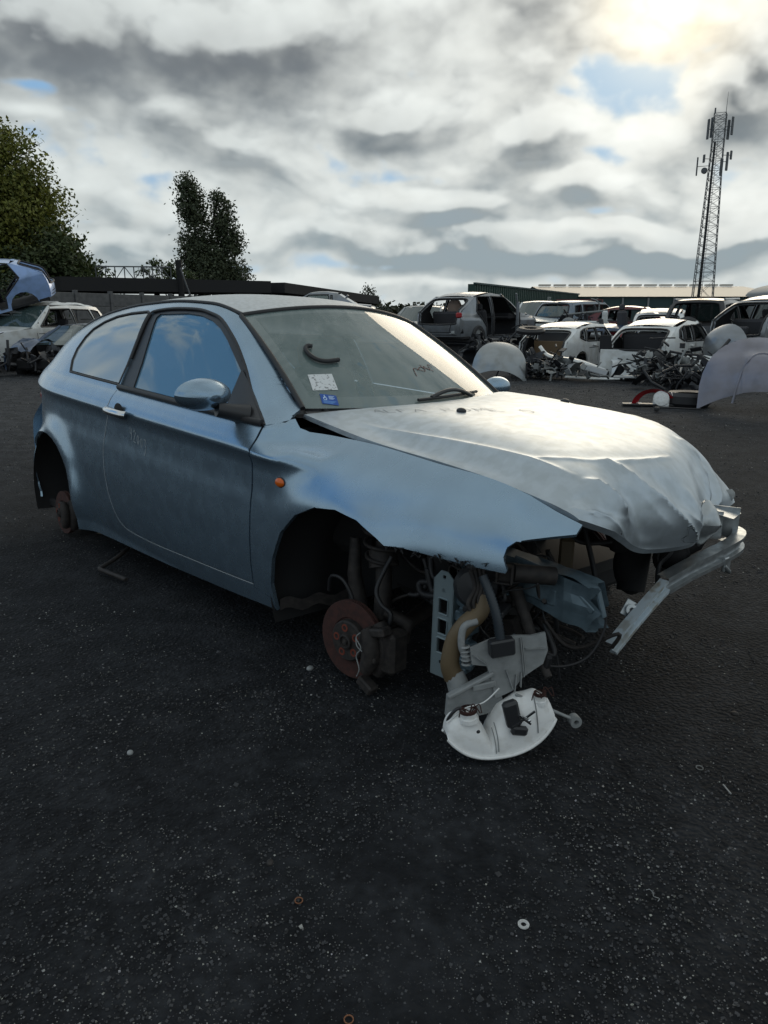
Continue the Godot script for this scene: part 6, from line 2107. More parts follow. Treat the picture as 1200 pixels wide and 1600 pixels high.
func build_ground() -> void:
	var g := mat("coal_black_grit", Color.WHITE, 1.0)
	g.albedo_texture = noise_tex(91, 0.010, Color(0.045, 0.051, 0.062).linear_to_srgb(), Color(0.088, 0.097, 0.114).linear_to_srgb(), 1024, 8, FastNoiseLite.TYPE_SIMPLEX_SMOOTH, PackedFloat32Array([0.2, 0.8]))
	g.uv1_triplanar = true
	g.uv1_world_triplanar = true
	g.uv1_scale = Vector3(0.37, 0.37, 0.37)
	g.roughness = 0.95
	g.metallic_specular = 0.35
	g.heightmap_enabled = true
	g.heightmap_scale = 0.9
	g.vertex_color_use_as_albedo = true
	g.heightmap_texture = noise_tex(92, 0.13, Color.BLACK, Color.WHITE, 1024, 5)
	g.detail_enabled = true
	g.detail_blend_mode = BaseMaterial3D.BLEND_MODE_MUL
	g.detail_albedo = noise_tex(93, 0.10, Color(0.55, 0.55, 0.56), Color(1, 1, 1), 512, 4)
	var xs := PackedFloat32Array()
	var zs := PackedFloat32Array()
	for i in range(-60, 61):
		var t := i / 60.0
		xs.append(-3.0 + 9.0 * t + 500.0 * signf(t) * pow(absf(t), 6.0))
	for i in range(-75, 76):
		var t := i / 75.0
		zs.append(-3.0 + 9.0 * t + 500.0 * signf(t) * pow(absf(t), 6.0))
	var m := MB.new()
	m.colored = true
	var ps := []
	var ns := []
	for x in xs:
		var pr := PackedVector3Array()
		var nr := PackedVector3Array()
		for z in zs:
			pr.append(Vector3(x, floor_y(x, z), z))
			nr.append(Vector3(floor_y(x - 0.05, z) - floor_y(x + 0.05, z), 0.1, floor_y(x, z - 0.05) - floor_y(x, z + 0.05)).normalized())
		ps.append(pr)
		ns.append(nr)
	for i in xs.size() - 1:
		for j in zs.size() - 1:
			var tone := grit_tone(ps[i][j].x, ps[i][j].z)
			m.col = Color(tone, tone * lerpf(1.0, 0.95, tone), tone * lerpf(1.0, 0.86, tone))
			m.tri(ps[i][j], ps[i + 1][j], ps[i + 1][j + 1], ns[i][j], ns[i + 1][j], ns[i + 1][j + 1])
			m.tri(ps[i][j], ps[i + 1][j + 1], ps[i][j + 1], ns[i][j], ns[i + 1][j + 1], ns[i][j + 1])
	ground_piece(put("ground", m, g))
	# loose chippings
	rng.seed = 404
	var sm := MB.new()
	var vs := []
	for i in 8:
		vs.append(Vector3((i & 1) * 2 - 1, ((i >> 1) & 1) * 2 - 1, ((i >> 2) & 1) * 2 - 1) * Vector3(rng.randf_range(0.5, 1), rng.randf_range(0.35, 0.7), rng.randf_range(0.5, 1)) * 0.62)
	for q in [[0, 1, 3, 2], [4, 5, 7, 6], [0, 1, 5, 4], [2, 3, 7, 6], [0, 2, 6, 4], [1, 3, 7, 5]]:
		var mid: Vector3 = (vs[q[0]] + vs[q[1]] + vs[q[2]] + vs[q[3]]) * 0.25
		sm.quad(vs[q[0]], vs[q[1]], vs[q[2]], vs[q[3]], mid)
	var stone := mat("chippings", Color.WHITE, 0.8)
	stone.vertex_color_use_as_albedo = true
	sm.colored = false
	var mesh := sm.mesh()
	for layer in [["gravel", 80000, 0], ["pale_chips", 60000, 1]]:
		var mm := MultiMesh.new()
		mm.transform_format = MultiMesh.TRANSFORM_3D
		mm.use_colors = true
		mm.mesh = mesh
		mm.instance_count = layer[1]
		for i in layer[1]:
			# spread evenly by the angle they take up: thick near the camera's side of the yard, thin far off
			var d := 0.8 * pow(26.0, pow(rng.randf(), 0.85))
			var a := 0.8185 + rng.randf_range(-0.95, 0.95)
			var x := 1.93 - sin(a) * d
			var z := 2.378 - cos(a) * d
			var patch := noise_b.get_noise_2d(x * 90.0, z * 90.0)
			var s := (0.0026 + 0.0045 * pow(rng.randf(), 4.0)) * (0.75 + 0.14 * d) * (1.0 + 0.4 * patch)
			var c: Color
			if layer[2] == 0:
				var k := rng.randf_range(0.010, 0.055)
				c = Color(k, k * 1.02, k * 1.10)
			else:
				if patch < rng.randf_range(-0.35, 0.25):
					s *= 0.5
				s *= 0.66
				var k := 0.06 + 0.30 * pow(rng.randf(), 3.0)
				c = Color(k, k * rng.randf_range(0.95, 1.02), k * rng.randf_range(0.85, 1.02))
			if rng.randf() < 0.004:
				s *= 2.0
			var b := Basis.from_euler(Vector3(rng.randf() * 0.6, rng.randf() * TAU, rng.randf() * 0.6)).scaled(Vector3(s, s, s))
			mm.set_instance_transform(i, Transform3D(b, Vector3(x, floor_y(x, z) + s * 0.18, z)))
			mm.set_instance_color(i, c)
		var o := MultiMeshInstance3D.new()
		o.name = layer[0]
		o.multimesh = mm
		o.material_override = stone
		o.set_meta("kind", "stuff")
		o.set_meta("label", "loose dark grit and small stones over the whole yard" if layer[2] == 0 else "small pale stone chips scattered over the black yard")
		add_child(o)

func build_bits() -> void:
	var m := MB.new()
	var ring := func(at: Vector3, r: float, w: float, mt: Material, called: String, label: String, cat: String) -> void:
		var q := MB.new()
		q.lathe(at + Vector3(0, floor_y(at.x, at.z) + 0.003, 0), Vector3(0.08, 1, 0.05), [Vector2(0, r - w), Vector2(0.002, r - w), Vector2(0.002, r), Vector2(0, r)], 24)
		q.lathe(at + Vector3(0, floor_y(at.x, at.z) + 0.003, 0), Vector3(0.08, 1, 0.05), [Vector2(0.0, r), Vector2(0.002, r), Vector2(0.002, r - w)], 24)
		tag(put(called, q, mt), label, cat)
	var copper := mat("copper_ring", Color(0.42, 0.20, 0.11), 0.4, 0.6)
	ring.call(Vector3(1.128, 0, 1.215), 0.0125, 0.0065, mats["white_plastic"], "metal_washer", "bright pale washer with a round hole, on the ground in front of the car", "washer")
	ring.call(Vector3(0.742, 0, 1.528), 0.0095, 0.002, copper, "copper_ring", "thin copper ring on the ground, farther from the camera", "ring")
	ring.call(Vector3(1.045, 0, 1.640), 0.0095, 0.002, copper, "copper_ring", "thin copper ring on the ground, nearest the camera", "ring")
	ring.call(Vector3(1.12, 0, 0.369), 0.011, 0.003, mats["grey_plastic"], "rubber_ring", "small grey ring on the ground at the right", "ring")
	m = MB.new()
	m.tube(smooth_path([Vector3(1.270, 0.006, 0.955), Vector3(1.275, 0.006, 0.948), Vector3(1.285, 0.006, 0.952), Vector3(1.292, 0.007, 0.962), Vector3(1.303, 0.006, 0.958), Vector3(1.305, 0.006, 0.968)], 5), 0.0008, 5)
	tag(put("wire_clip", m, mats["grey_plastic"]), "bent wire clip on the ground at the right", "clip")
	m = MB.new()
	m.bar(Vector3(1.215, 0.008, 0.435), Vector3(1.248, 0.008, 0.462), 0.003, 0.003)
	tag(put("metal_pin", m, mats["grey_plastic"]), "thin bright pin on the ground at the right", "pin")
	rng.seed = 12
	for q in [[-0.13, 0.82, 0.016, "pale pebble on the shaded ground before the front wheel hub"], [0.62, 1.52, 0.011, "grey pebble left of the farther copper ring"], [1.07, 0.02, 0.014, "grey pebble right of the fallen headlight"], [-0.05, 1.55, 0.012, "white pebble near the left edge of the foreground"], [1.62, 0.42, 0.012, "white chip at the right edge of the foreground"]]:
		m = MB.new()
		m.ellipsoid(Vector3(q[0], 0.006, q[1]), Vector3(q[2], q[2] * 0.55, q[2] * 0.8), Basis(Vector3.UP, q[0] * 9.0), 9, 6)
		tag(put("pebble", m, mats["dirty_iron"] if q[3].begins_with("grey") else mats["grey_plastic"]), q[3], "pebble")
	m = MB.new()
	m.tube(smooth_path([Vector3(-1.86, 0.05, 0.70), Vector3(-1.80, 0.028, 0.80), Vector3(-1.745, 0.016, 0.90), Vector3(-1.72, 0.014, 0.915), Vector3(-1.66, 0.012, 0.905), Vector3(-1.50, 0.010, 0.885)], 4), 0.011, 8)
	tag(put("bent_rod", m, mats["dirty_iron"]), "bent rusty rod lying on the ground beside the door sill", "rod")
	m = MB.new()
	m.box(Vector3(-2.44, 0.035, 0.58), Vector3(0.13, 0.07, 0.12), Basis(Vector3.UP, 0.5), 0.006)
	tag(put("wooden_block", m, mat("pale_wood", Color(0.24, 0.20, 0.13), 0.9)), "pale wooden block under the sill behind the rear wheel hub", "block")

# headlight torn from the car, hanging by its loom with its lens on the ground
func build_headlight() -> void:
	var at := Vector3(0.672, 0.0, 0.715)
	var t := thing("fallen_headlight", "white headlight housing torn out and hanging to the ground before the front wing", "headlight", at)
	var ex := Vector3(0.53, 0.10, -0.84).normalized()
	var ez := ex.cross(Vector3.UP).normalized() * -1.0
	if ez.dot(Vector3(1.26, 0, 1.66)) < 0.0:
		ez = -ez
	var ey := ez.cross(ex)
	if ey.y < 0.0:
		ey = -ey
	var P := func(a: float, b: float, c: float) -> Vector3: return ex * a + ey * b + ez * c
	# shell seen from behind: one long lens rim, a round bowl at one end and a long faceted bowl beside it
	var shell := func(u: float, v: float) -> Vector3:
		var x := lerpf(-0.170, 0.160, u)
		var k := x / 0.170
		var rim := 0.050 * k * k * k * k + 0.022 * k * k + 0.004 + 0.012 * smoothstep(0.0, 0.16, x)
		var p1 := pow(maxf(0.0, 1.0 - pow(absf((x + 0.104) / 0.066), 2.3)), 0.55) * 0.112
		var p2 := pow(maxf(0.0, 1.0 - pow(absf((x - 0.058) / 0.104), 2.2)), 0.50) * (0.150 - 0.006 * absf(sin(x * 55.0)))
		var dome := maxf(maxf(p1, p2), 0.012)
		var a := v * PI
		var zz := 0.056 * sqrt(maxf(0.05, 1.0 - 0.8 * k * k))
		var bulge := 1.0 + 0.25 * sin(a)
		return P.call(x, rim + dome * pow(sin(a), 0.75), zz * cos(a) * bulge - 0.012 * sin(a))
	var m := MB.new()
	m.sheet(shell, 90, 30)
	var rs := put("reflector_shell", m, mats["white_plastic"], t)
	m = MB.new()
	var rim := []
	for i in 41:
		rim.append(shell.call(i / 40.0, 0.0) + ez * 0.003)
	for i in 41:
		rim.append(shell.call(1.0 - i / 40.0, 1.0) - ez * 0.003)
	m.tube(rim, 0.0055, 6)
	put("lens_rim", m, mats["white_plastic"], rs)
	m = MB.new()
	for q in [-0.036, -0.028, 0.098]:
		var ml := []
		for i in 12:
			ml.append(shell.call((q + 0.170) / 0.33 + 0.012 * (i / 11.0), 0.04 + 0.36 * i / 11.0) + ez * 0.002)
		m.tube(ml, 0.0018, 4)
	put("moulding_line", m, mats["grey_plastic"], rs)
	for q in [[-0.100, 0.138, 0.024], [0.122, 0.148, 0.017]]:
		m = MB.new()
		m.lathe(P.call(q[0], q[1] - 0.02, 0.015), ey, [Vector2(0.0, q[2] * 1.25), Vector2(0.012, q[2] * 1.2), Vector2(0.012, q[2]), Vector2(0.028, q[2]), Vector2(0.030, q[2] * 0.5), Vector2(0.030, 0.0)], 20)
		put("bulb_cap", m, mats["white_plastic"], t)
		m = MB.new()
		for k in 3:
			m.lathe(P.call(q[0], q[1] + 0.008 + k * 0.004, 0.015), ey, [Vector2(0.0, q[2] * 0.9), Vector2(0.001, q[2] * 1.1), Vector2(0.003, q[2] * 0.9)], 16)
		for k in 5:
			m.tube(smooth_path([P.call(q[0] + 0.01 * cos(k * 1.3), q[1] + 0.01, 0.02), P.call(q[0] + 0.03 * cos(k * 1.3), q[1] + 0.035, 0.03 + 0.01 * sin(k)), P.call(q[0] + 0.035 * cos(k * 1.7), q[1] + 0.008, 0.035)], 4), 0.0018, 5)
		put("spring_clip", m, mats["rusty_iron"], t)
	m = MB.new()
	m.box(P.call(0.020, 0.135, 0.052), Vector3(0.045, 0.085, 0.03), Basis(ex, ey, ez) * Basis(Vector3.BACK, 0.15), 0.008)
	m.box(P.call(0.036, 0.082, 0.062), Vector3(0.05, 0.028, 0.02), Basis(ex, ey, ez) * Basis(Vector3.BACK, -0.3), 0.006)
	m.tube(smooth_path([P.call(-0.09, 0.13, 0.0), P.call(-0.125, 0.16, 0.01), P.call(-0.155, 0.13, 0.0), P.call(-0.160, 0.08, -0.03)], 5), 0.005, 6)
	m.lathe(P.call(-0.085, 0.10, 0.055), ez, [Vector2(0.0, 0.006), Vector2(0.003, 0.0)], 10)
	put("adjuster_motor", m, mats["black_plastic"], t).set_meta("kind", "stuff")
	m = MB.new()
	m.lathe(P.call(0.052, 0.118, 0.056), P.call(0.2, 0.2, 1.0), [Vector2(0.0, 0.006), Vector2(0.035, 0.005), Vector2(0.037, 0.0)], 10)
	m.box(P.call(0.050, 0.118, 0.066), Vector3(0.08, 0.006, 0.004), Basis(ex, ey, ez) * Basis(Vector3.BACK, 0.5))
	m.box(P.call(0.052, 0.118, 0.069), Vector3(0.05, 0.006, 0.004), Basis(ex, ey, ez) * Basis(Vector3.BACK, -0.8))
	put("adjuster_screw", m, mats["chrome"], t)
	# grey mounting plate standing behind, with ribs and a black plug
	var plate := func(u: float, v: float) -> Vector3: return P.call(u, v, -0.02 - 0.10 * (v - 0.15) + 0.12 * maxf(0.0, u - 0.09))
	m = MB.new()
	trim(m, PackedVector2Array([Vector2(-0.065, 0.318), Vector2(0.005, 0.335), Vector2(0.075, 0.332), Vector2(0.120, 0.325), Vector2(0.165, 0.330), Vector2(0.168, 0.275), Vector2(0.150, 0.235), Vector2(0.085, 0.200), Vector2(0.05, 0.165), Vector2(-0.005, 0.150), Vector2(-0.010, 0.205), Vector2(-0.020, 0.255), Vector2(-0.065, 0.268)]), [], Vector2(0.02, 0.02), plate, ez, 0.012, 0.002)
	var mp := put("mounting_plate", m, mats["grey_plastic"], t)
	m = MB.new()
	for q in [[0.088, 0.325, 0.088, 0.205], [0.093, 0.325, 0.093, 0.21], [0.02, 0.325, 0.018, 0.275], [0.028, 0.325, 0.026, 0.28], [0.055, 0.165, 0.065, 0.215], [0.075, 0.175, 0.080, 0.22], [-0.06, 0.30, -0.02, 0.262], [0.10, 0.29, 0.16, 0.285], [0.035, 0.235, 0.05, 0.175]]:
		m.bar(plate.call(q[0], q[1]) + ez * 0.004, plate.call(q[2], q[3]) + ez * 0.004, 0.003, 0.010, ez)
	put("stiffening_rib", m, mats["grey_plastic"], mp)
	m = MB.new()
	m.box(P.call(0.022, 0.318, -0.012), Vector3(0.075, 0.052, 0.035), Basis(ex, ey, ez), 0.005)
	put("black_plug", m, mats["black_plastic"], mp)
	# second grey arm, sloping to the left
	var arm := func(u: float, v: float) -> Vector3: return P.call(u, v, -0.03 + 0.06 * u)
	m = MB.new()
	trim(m, PackedVector2Array([Vector2(-0.145, 0.175), Vector2(-0.005, 0.232), Vector2(0.012, 0.205), Vector2(0.02, 0.14), Vector2(-0.02, 0.10), Vector2(-0.14, 0.09), Vector2(-0.155, 0.11)]), [], Vector2(0.02, 0.02), arm, ez, 0.02, 0.002)
	m.bar(arm.call(-0.145, 0.176) + ez * 0.006, arm.call(-0.002, 0.233) + ez * 0.006, 0.014, 0.012, ey, 0.003)
	m.bar(arm.call(-0.07, 0.195) + ez * 0.008, arm.call(0.0, 0.20) + ez * 0.008, 0.012, 0.020, ey, 0.003)
	put("mounting_arm", m, mats["grey_plastic"], t)
	m = MB.new()
	m.tube(smooth_path([P.call(-0.165, 0.12, 0.01), P.call(-0.11, 0.155, 0.01), P.call(-0.05, 0.165, 0.012), P.call(0.0, 0.20, 0.01)], 5), 0.0022, 5)
	put("pale_wire", m, mats["white_plastic"], t)
	m = MB.new()
	m.bar(P.call(0.05, 0.165, 0.0), P.call(0.215, 0.060, 0.02), 0.010, 0.010, ey, 0.004)
	m.lathe(P.call(0.225, 0.052, 0.02), ez, [Vector2(-0.014, 0.007), Vector2(-0.014, 0.018), Vector2(0.014, 0.018), Vector2(0.014, 0.008), Vector2(0.0, 0.007)], 18)
	put("ball_joint_link", m, mats["grey_plastic"], t)
	# corrugated loom up to the rail and the yellowed hose behind
	m = MB.new()
	var lp := smooth_path([P.call(0.022, 0.34, -0.02), P.call(0.020, 0.40, -0.03), P.call(0.012, 0.46, -0.05), P.call(0.0, 0.52, -0.08)], 14)
	var lr := []
	for i in lp.size():
		lr.append(0.0125 if i % 2 == 0 else 0.0155)
	m.tube(lp, lr, 10)
	put("corrugated_loom", m, mat("blue_black_plastic", Color(0.02, 0.028, 0.036), 0.45), t)
	m = MB.new()
	m.tube(smooth_path([P.call(-0.105, 0.20, -0.10), P.call(-0.115, 0.25, -0.10), P.call(-0.095, 0.32, -0.10), P.call(-0.06, 0.37, -0.09), P.call(-0.01, 0.40, -0.10), P.call(0.01, 0.44, -0.12)], 6), [0.030, 0.031, 0.031, 0.030, 0.030, 0.030, 0.030, 0.029, 0.028, 0.028, 0.028, 0.028, 0.028, 0.028, 0.028, 0.028, 0.028, 0.028, 0.028, 0.028, 0.028, 0.028, 0.028, 0.027, 0.027, 0.027, 0.026, 0.026, 0.025, 0.024, 0.022], 12)
	put("yellowed_hose", m, mat("aged_hose", Color(0.12, 0.085, 0.045), 0.6), t)
	m = MB.new()
	m.tube([P.call(-0.105, 0.215, -0.10), P.call(-0.095, 0.165, -0.08)], [0.030, 0.036], 12)
	put("hose_end", m, mats["grey_plastic"], t)
	m = MB.new()
	m.tube(smooth_path([P.call(-0.072, 0.275, -0.055), P.call(-0.085, 0.32, -0.06), P.call(-0.072, 0.375, -0.065), P.call(-0.03, 0.385, -0.07)], 6), 0.011, 8)
	for k in 5:
		m.lathe(P.call(-0.076, 0.262 + k * 0.014, -0.055), ey, [Vector2(-0.004, 0.010), Vector2(0, 0.016), Vector2(0.004, 0.010)], 12)
	put("bellows_pipe", m, mats["grey_plastic"], t)
	m = MB.new()
	for k in 4:
		m.tube(smooth_path([P.call(-0.03 + k * 0.012, 0.39, -0.09), P.call(-0.045 + k * 0.016, 0.43, -0.10), P.call(-0.015 + k * 0.01, 0.47, -0.12), P.call(-0.02 + k * 0.014, 0.52, -0.14)], 5), 0.007, 6)
	put("dirty_loom", m, mats["dirty_iron"], t)

# ---------------------------------------------------------------- buildings, wall, tower
func build_far() -> void:
	var green := mat("green_cladding", Color(0.012, 0.042, 0.032), 0.6)
	var teal := mat("teal_cladding", Color(0.020, 0.050, 0.052), 0.6)
	var roof := mat("pale_roof_sheet", Color(0.34, 0.31, 0.26), 0.5, 0.1)
	var t := thing("green_warehouse", "dark green warehouse wall behind the wrecks, roof edge sloping away to the right", "warehouse")
	var a := Vector3(-66.1, 0, -77.6)
	var b := Vector3(-87.1, 0, -133.9)
	var d := (b - a).normalized()
	var n := Vector3(d.z, 0, -d.x)
	var bs := Basis(d, Vector3.UP, d.cross(Vector3.UP))
	var m := MB.new()
	m.box((a + b) * 0.5 + Vector3(0, 2.6, 0) + bs.z * 0.5 * signf(bs.z.dot(a)), Vector3(a.distance_to(b), 5.2, 1.0), bs)
	put("wall", m, green, t)
	m = MB.new()
	for i in 60:
		var p := a.lerp(b, (i + 0.5) / 60.0)
		m.box(p + Vector3(0, 2.6, 0) - bs.z * 0.03 * signf(bs.z.dot(a)), Vector3(0.10, 5.1, 0.10), bs)
	put("cladding_rib", m, green, t).set_meta("kind", "stuff")
	m = MB.new()
	m.box((a + b) * 0.5 + Vector3(0, 5.28, 0), Vector3(a.distance_to(b) + 0.3, 0.22, 0.4), bs)
	put("roof_edge", m, teal, t)
	for q in [[0.62, "P.T.S", 1.05, 3.9], [0.66, "Conveyor", 0.95, 2.8]]:
		var tm := TextMesh.new()
		var sf := SystemFont.new()
		sf.font_names = PackedStringArray(["Droid Sans"])
		tm.font = sf
		tm.text = q[1]
		tm.font_size = 64
		tm.pixel_size = q[2] / 64.0
		tm.depth = 0.05
		var o := MeshInstance3D.new()
		o.name = "painted_lettering"
		o.mesh = tm
		o.material_override = mat("white_letter_paint", Color(0.55, 0.57, 0.56), 0.7)
		t.add_child(o, true)
		var zx := -bs.z * signf(bs.z.dot(a))
		var xx := Vector3.UP.cross(zx)
		o.transform = Transform3D(Basis(xx, Vector3.UP, zx), a.lerp(b, q[0]) + Vector3(0, q[3], 0) + zx * 0.12)
	# long warehouse with the pale roof
	t = thing("long_warehouse", "long low warehouse with sunlit pale roof behind the lattice tower", "warehouse")
	a = Vector3(-88.0, 0, -133.0)
	b = Vector3(-62.7, 0, -162.4)
	a = Vector3(-90.0, 0, -131.0)
	b = Vector3(-58.0, 0, -164.0)
	d = (b - a).normalized()
	var back := Vector3(d.z, 0, -d.x)
	if back.dot(a) < 0.0:
		back = -back
	m = MB.new()
	for q in 12:
		var p := a.lerp(b, q / 12.0)
		var p2 := a.lerp(b, (q + 1) / 12.0)
		m.quad(p, p2, p2 + Vector3(0, 4.75, 0), p + Vector3(0, 4.75, 0))
	m.quad(b, b + back * 50.0, b + back * 50.0 + Vector3(0, 4.75, 0), b + Vector3(0, 4.75, 0))
	m.quad(a, a + back * 50.0, a + back * 50.0 + Vector3(0, 4.75, 0), a + Vector3(0, 4.75, 0))
	m.tri(b + Vector3(0, 4.75, 0), b + back * 50.0 + Vector3(0, 4.75, 0), b + back * 25.0 + Vector3(0, 7.5, 0))
	m.tri(a + Vector3(0, 4.75, 0), a + back * 50.0 + Vector3(0, 4.75, 0), a + back * 25.0 + Vector3(0, 7.5, 0))
	put("wall", m, teal, t)
	m = MB.new()
	var o1 := Vector3(0, 4.8, 0) - back * 0.6
	var o2 := Vector3(0, 7.6, 0) + back * 25.0
	m.quad(a + o1 - d, b + o1 + d, b + o2 + d, a + o2 - d)
	m.quad(a + o2 - d, b + o2 + d, b + back * 50.6 + Vector3(0, 4.8, 0) + d, a + back * 50.6 + Vector3(0, 4.8, 0) - d)
	var rf := put("roof", m, roof, t)
	for i in 13:
		m = MB.new()
		m.box(a.lerp(b, 0.04 + i * 0.075) + o2 + Vector3(0, 0.30, 0), Vector3(2.7, 0.32, 1.2), Basis(d, Vector3.UP, d.cross(Vector3.UP)), 0.05)
		put("ridge_vent", m, roof, rf)
	for i in 9:
		m = MB.new()
		m.box(a.lerp(b, 0.06 + i * 0.11) + Vector3(0, 3.6, 0) - back * 0.15, Vector3(0.35, 2.0, 0.2), Basis(d, Vector3.UP, d.cross(Vector3.UP)))
		put("downpipe", m, mats["grey_plastic"], t)
	# round-topped shed at the right edge
	t = thing("round_shed", "pale grey round-roofed shed end at the right edge", "shed", Vector3(-44.0, 0, -137.0), 0.75)
	m = MB.new()
	m.sheet(func(u, v): return Vector3(7.0 - 7.0 * cos(u * PI) - 0.5, 4.6 + 2.6 * sin(u * PI) if u > 0.0 and u < 1.0 else 0.0, -30.0 * v), 16, 3, Vector3.UP)
	put("roof", m, mats["grey_plastic"], t)
	m = MB.new()
	for i in 16:
		var u0 := i / 16.0
		var u1 := (i + 1) / 16.0
		m.quad(Vector3(6.5 - 7.0 * cos(u0 * PI), 0, 0), Vector3(6.5 - 7.0 * cos(u1 * PI), 0, 0), Vector3(6.5 - 7.0 * cos(u1 * PI), 4.6 + 2.6 * sin(u1 * PI), 0), Vector3(6.5 - 7.0 * cos(u0 * PI), 4.6 + 2.6 * sin(u0 * PI), 0))
	put("end_wall", m, mats["grey_plastic"], t)
	# maroon rail fence
	t = thing("rail_fence", "dark red rail fence with grey infill before the warehouse", "fence", Vector3(-51.5, 0, -75.0))
	var fd := Vector3(0.83, 0, -0.55)
	for i in 7:
		m = MB.new()
		m.bar(fd * i * 0.85, fd * i * 0.85 + Vector3(0, 3.0, 0), 0.12, 0.12)
		put("post", m, car_paint("dark_red_wreck_paint", Color(0.12, 0.012, 0.015)), t)
	for y in [2.3, 2.95]:
		m = MB.new()
		m.bar(Vector3(0, y, 0), fd * 5.1 + Vector3(0, y, 0), 0.1, 0.12)
		put("rail", m, mats["dark_red_wreck_paint"], t)
	m = MB.new()
	m.bar(Vector3(0, 1.4, 0) - Vector3(0, 0, 0.15), fd * 5.1 + Vector3(0, 1.4, 0) - Vector3(0, 0, 0.15), 0.05, 2.2)
	put("infill_sheet", m, mat("grey_sheet", Color(0.16, 0.17, 0.17), 0.7), t)
	build_tower()
	build_wall_and_canopy()

func build_tower() -> void:
	var t := thing("lattice_tower", "tall grey lattice telephone mast with two rings of panel antennas", "mast", Vector3(-53.15, 0.0, -115.3), 0.35)
	var steel := mat("galvanised_steel", Color(0.11, 0.115, 0.12), 0.5, 0.6)
	var H := 29.2
	var hw := func(y: float) -> float: return lerpf(1.55, 0.80, clampf(y / 24.0, 0, 1))
	for q in [Vector2(1, 1), Vector2(1, -1), Vector2(-1, -1), Vector2(-1, 1)]:
		var m := MB.new()
		var p := []
		for i in 13:
			var y := H * i / 12.0
			var w: float = hw.call(y)
			p.append(Vector3(q.x * w, y, q.y * w))
		m.tube(p, 0.06, 6)
		put("leg", m, steel, t)
	var ys := [0.0, 3.4, 6.2]
	while ys[ys.size() - 1] < H - 0.8:
		ys.append(ys[ys.size() - 1] + 1.30)
	var m := MB.new()
	for i in ys.size() - 1:
		var y0: float = ys[i]
		var y1: float = minf(ys[i + 1], H)
		var w0: float = hw.call(y0)
		var w1: float = hw.call(y1)
		for f in 4:
			var r := Basis(Vector3.UP, PI * 0.5 * f)
			m.bar(r * Vector3(-w0, y0, w0), r * Vector3(w1, y1, w1), 0.045, 0.045)
			m.bar(r * Vector3(w0, y0, w0), r * Vector3(-w1, y1, w1), 0.045, 0.045)
			m.bar(r * Vector3(-w1, y1, w1), r * Vector3(w1, y1, w1), 0.055, 0.055)
	put("bracing", m, steel, t).set_meta("kind", "stuff")
	m = MB.new()
	for s in [-0.2, 0.2]:
		m.bar(Vector3(s - 0.4, 0, 0.2), Vector3(s - 0.2, H - 2.0, 0.2), 0.05, 0.05)
	for i in 80:
		m.bar(Vector3(-0.6 + i * 0.0025, 0.3 + i * 0.34, 0.2), Vector3(-0.2 + i * 0.0025, 0.3 + i * 0.34, 0.2), 0.03, 0.03)
	put("ladder", m, steel, t)
	m = MB.new()
	for k in 4:
		m.tube([Vector3(-0.75 + k * 0.12, 0, 0.7), Vector3(-0.55 + k * 0.08, 12.0, 0.55), Vector3(-0.45 + k * 0.06, 25.5, 0.45)], 0.06, 5)
	put("feeder_cable", m, mats["black_rubber"], t)
	var grey := mat("antenna_grey", Color(0.09, 0.095, 0.10), 0.6)
	for q in [[-1.75, 27.2, 0.3, 2.7], [-1.25, 27.5, -0.3, 2.7], [1.55, 26.9, 0.2, 2.6], [2.15, 27.3, 0.5, 2.4], [-3.0, 22.3, 0.3, 2.5], [-1.9, 23.2, 0.9, 1.1], [1.05, 21.9, 0.6, 2.3], [1.85, 22.7, 0.2, 2.5], [2.35, 23.6, -0.4, 1.2]]:
		m = MB.new()
		m.box(Vector3(q[0] * 0.82, q[1], q[2] + 0.3), Vector3(0.42, q[3], 0.20), Basis(Vector3.UP, q[0] * 0.5), 0.05)
		m.bar(Vector3(q[0] * 0.82, q[1], q[2] + 0.2), Vector3(signf(q[0]) * 0.7, q[1], 0.5), 0.07, 0.07)
		put("panel_antenna", m, grey, t)
	m = MB.new()
	m.lathe(Vector3(-1.35, 21.6, 0.9), Vector3(-0.4, 0, 1), [Vector2(0, 0.45), Vector2(0.25, 0.42), Vector2(0.3, 0.0)], 16)
	put("dish_antenna", m, grey, t)
	m = MB.new()
	m.tube([Vector3(0.75, H - 0.3, 0.75), Vector3(0.80, H + 2.6, 0.75)], [0.05, 0.02], 5)
	m.tube([Vector3(-0.7, H, 0.7), Vector3(-0.7, H + 0.7, 0.7)], 0.12, 6)
	put("lightning_rod", m, steel, t)

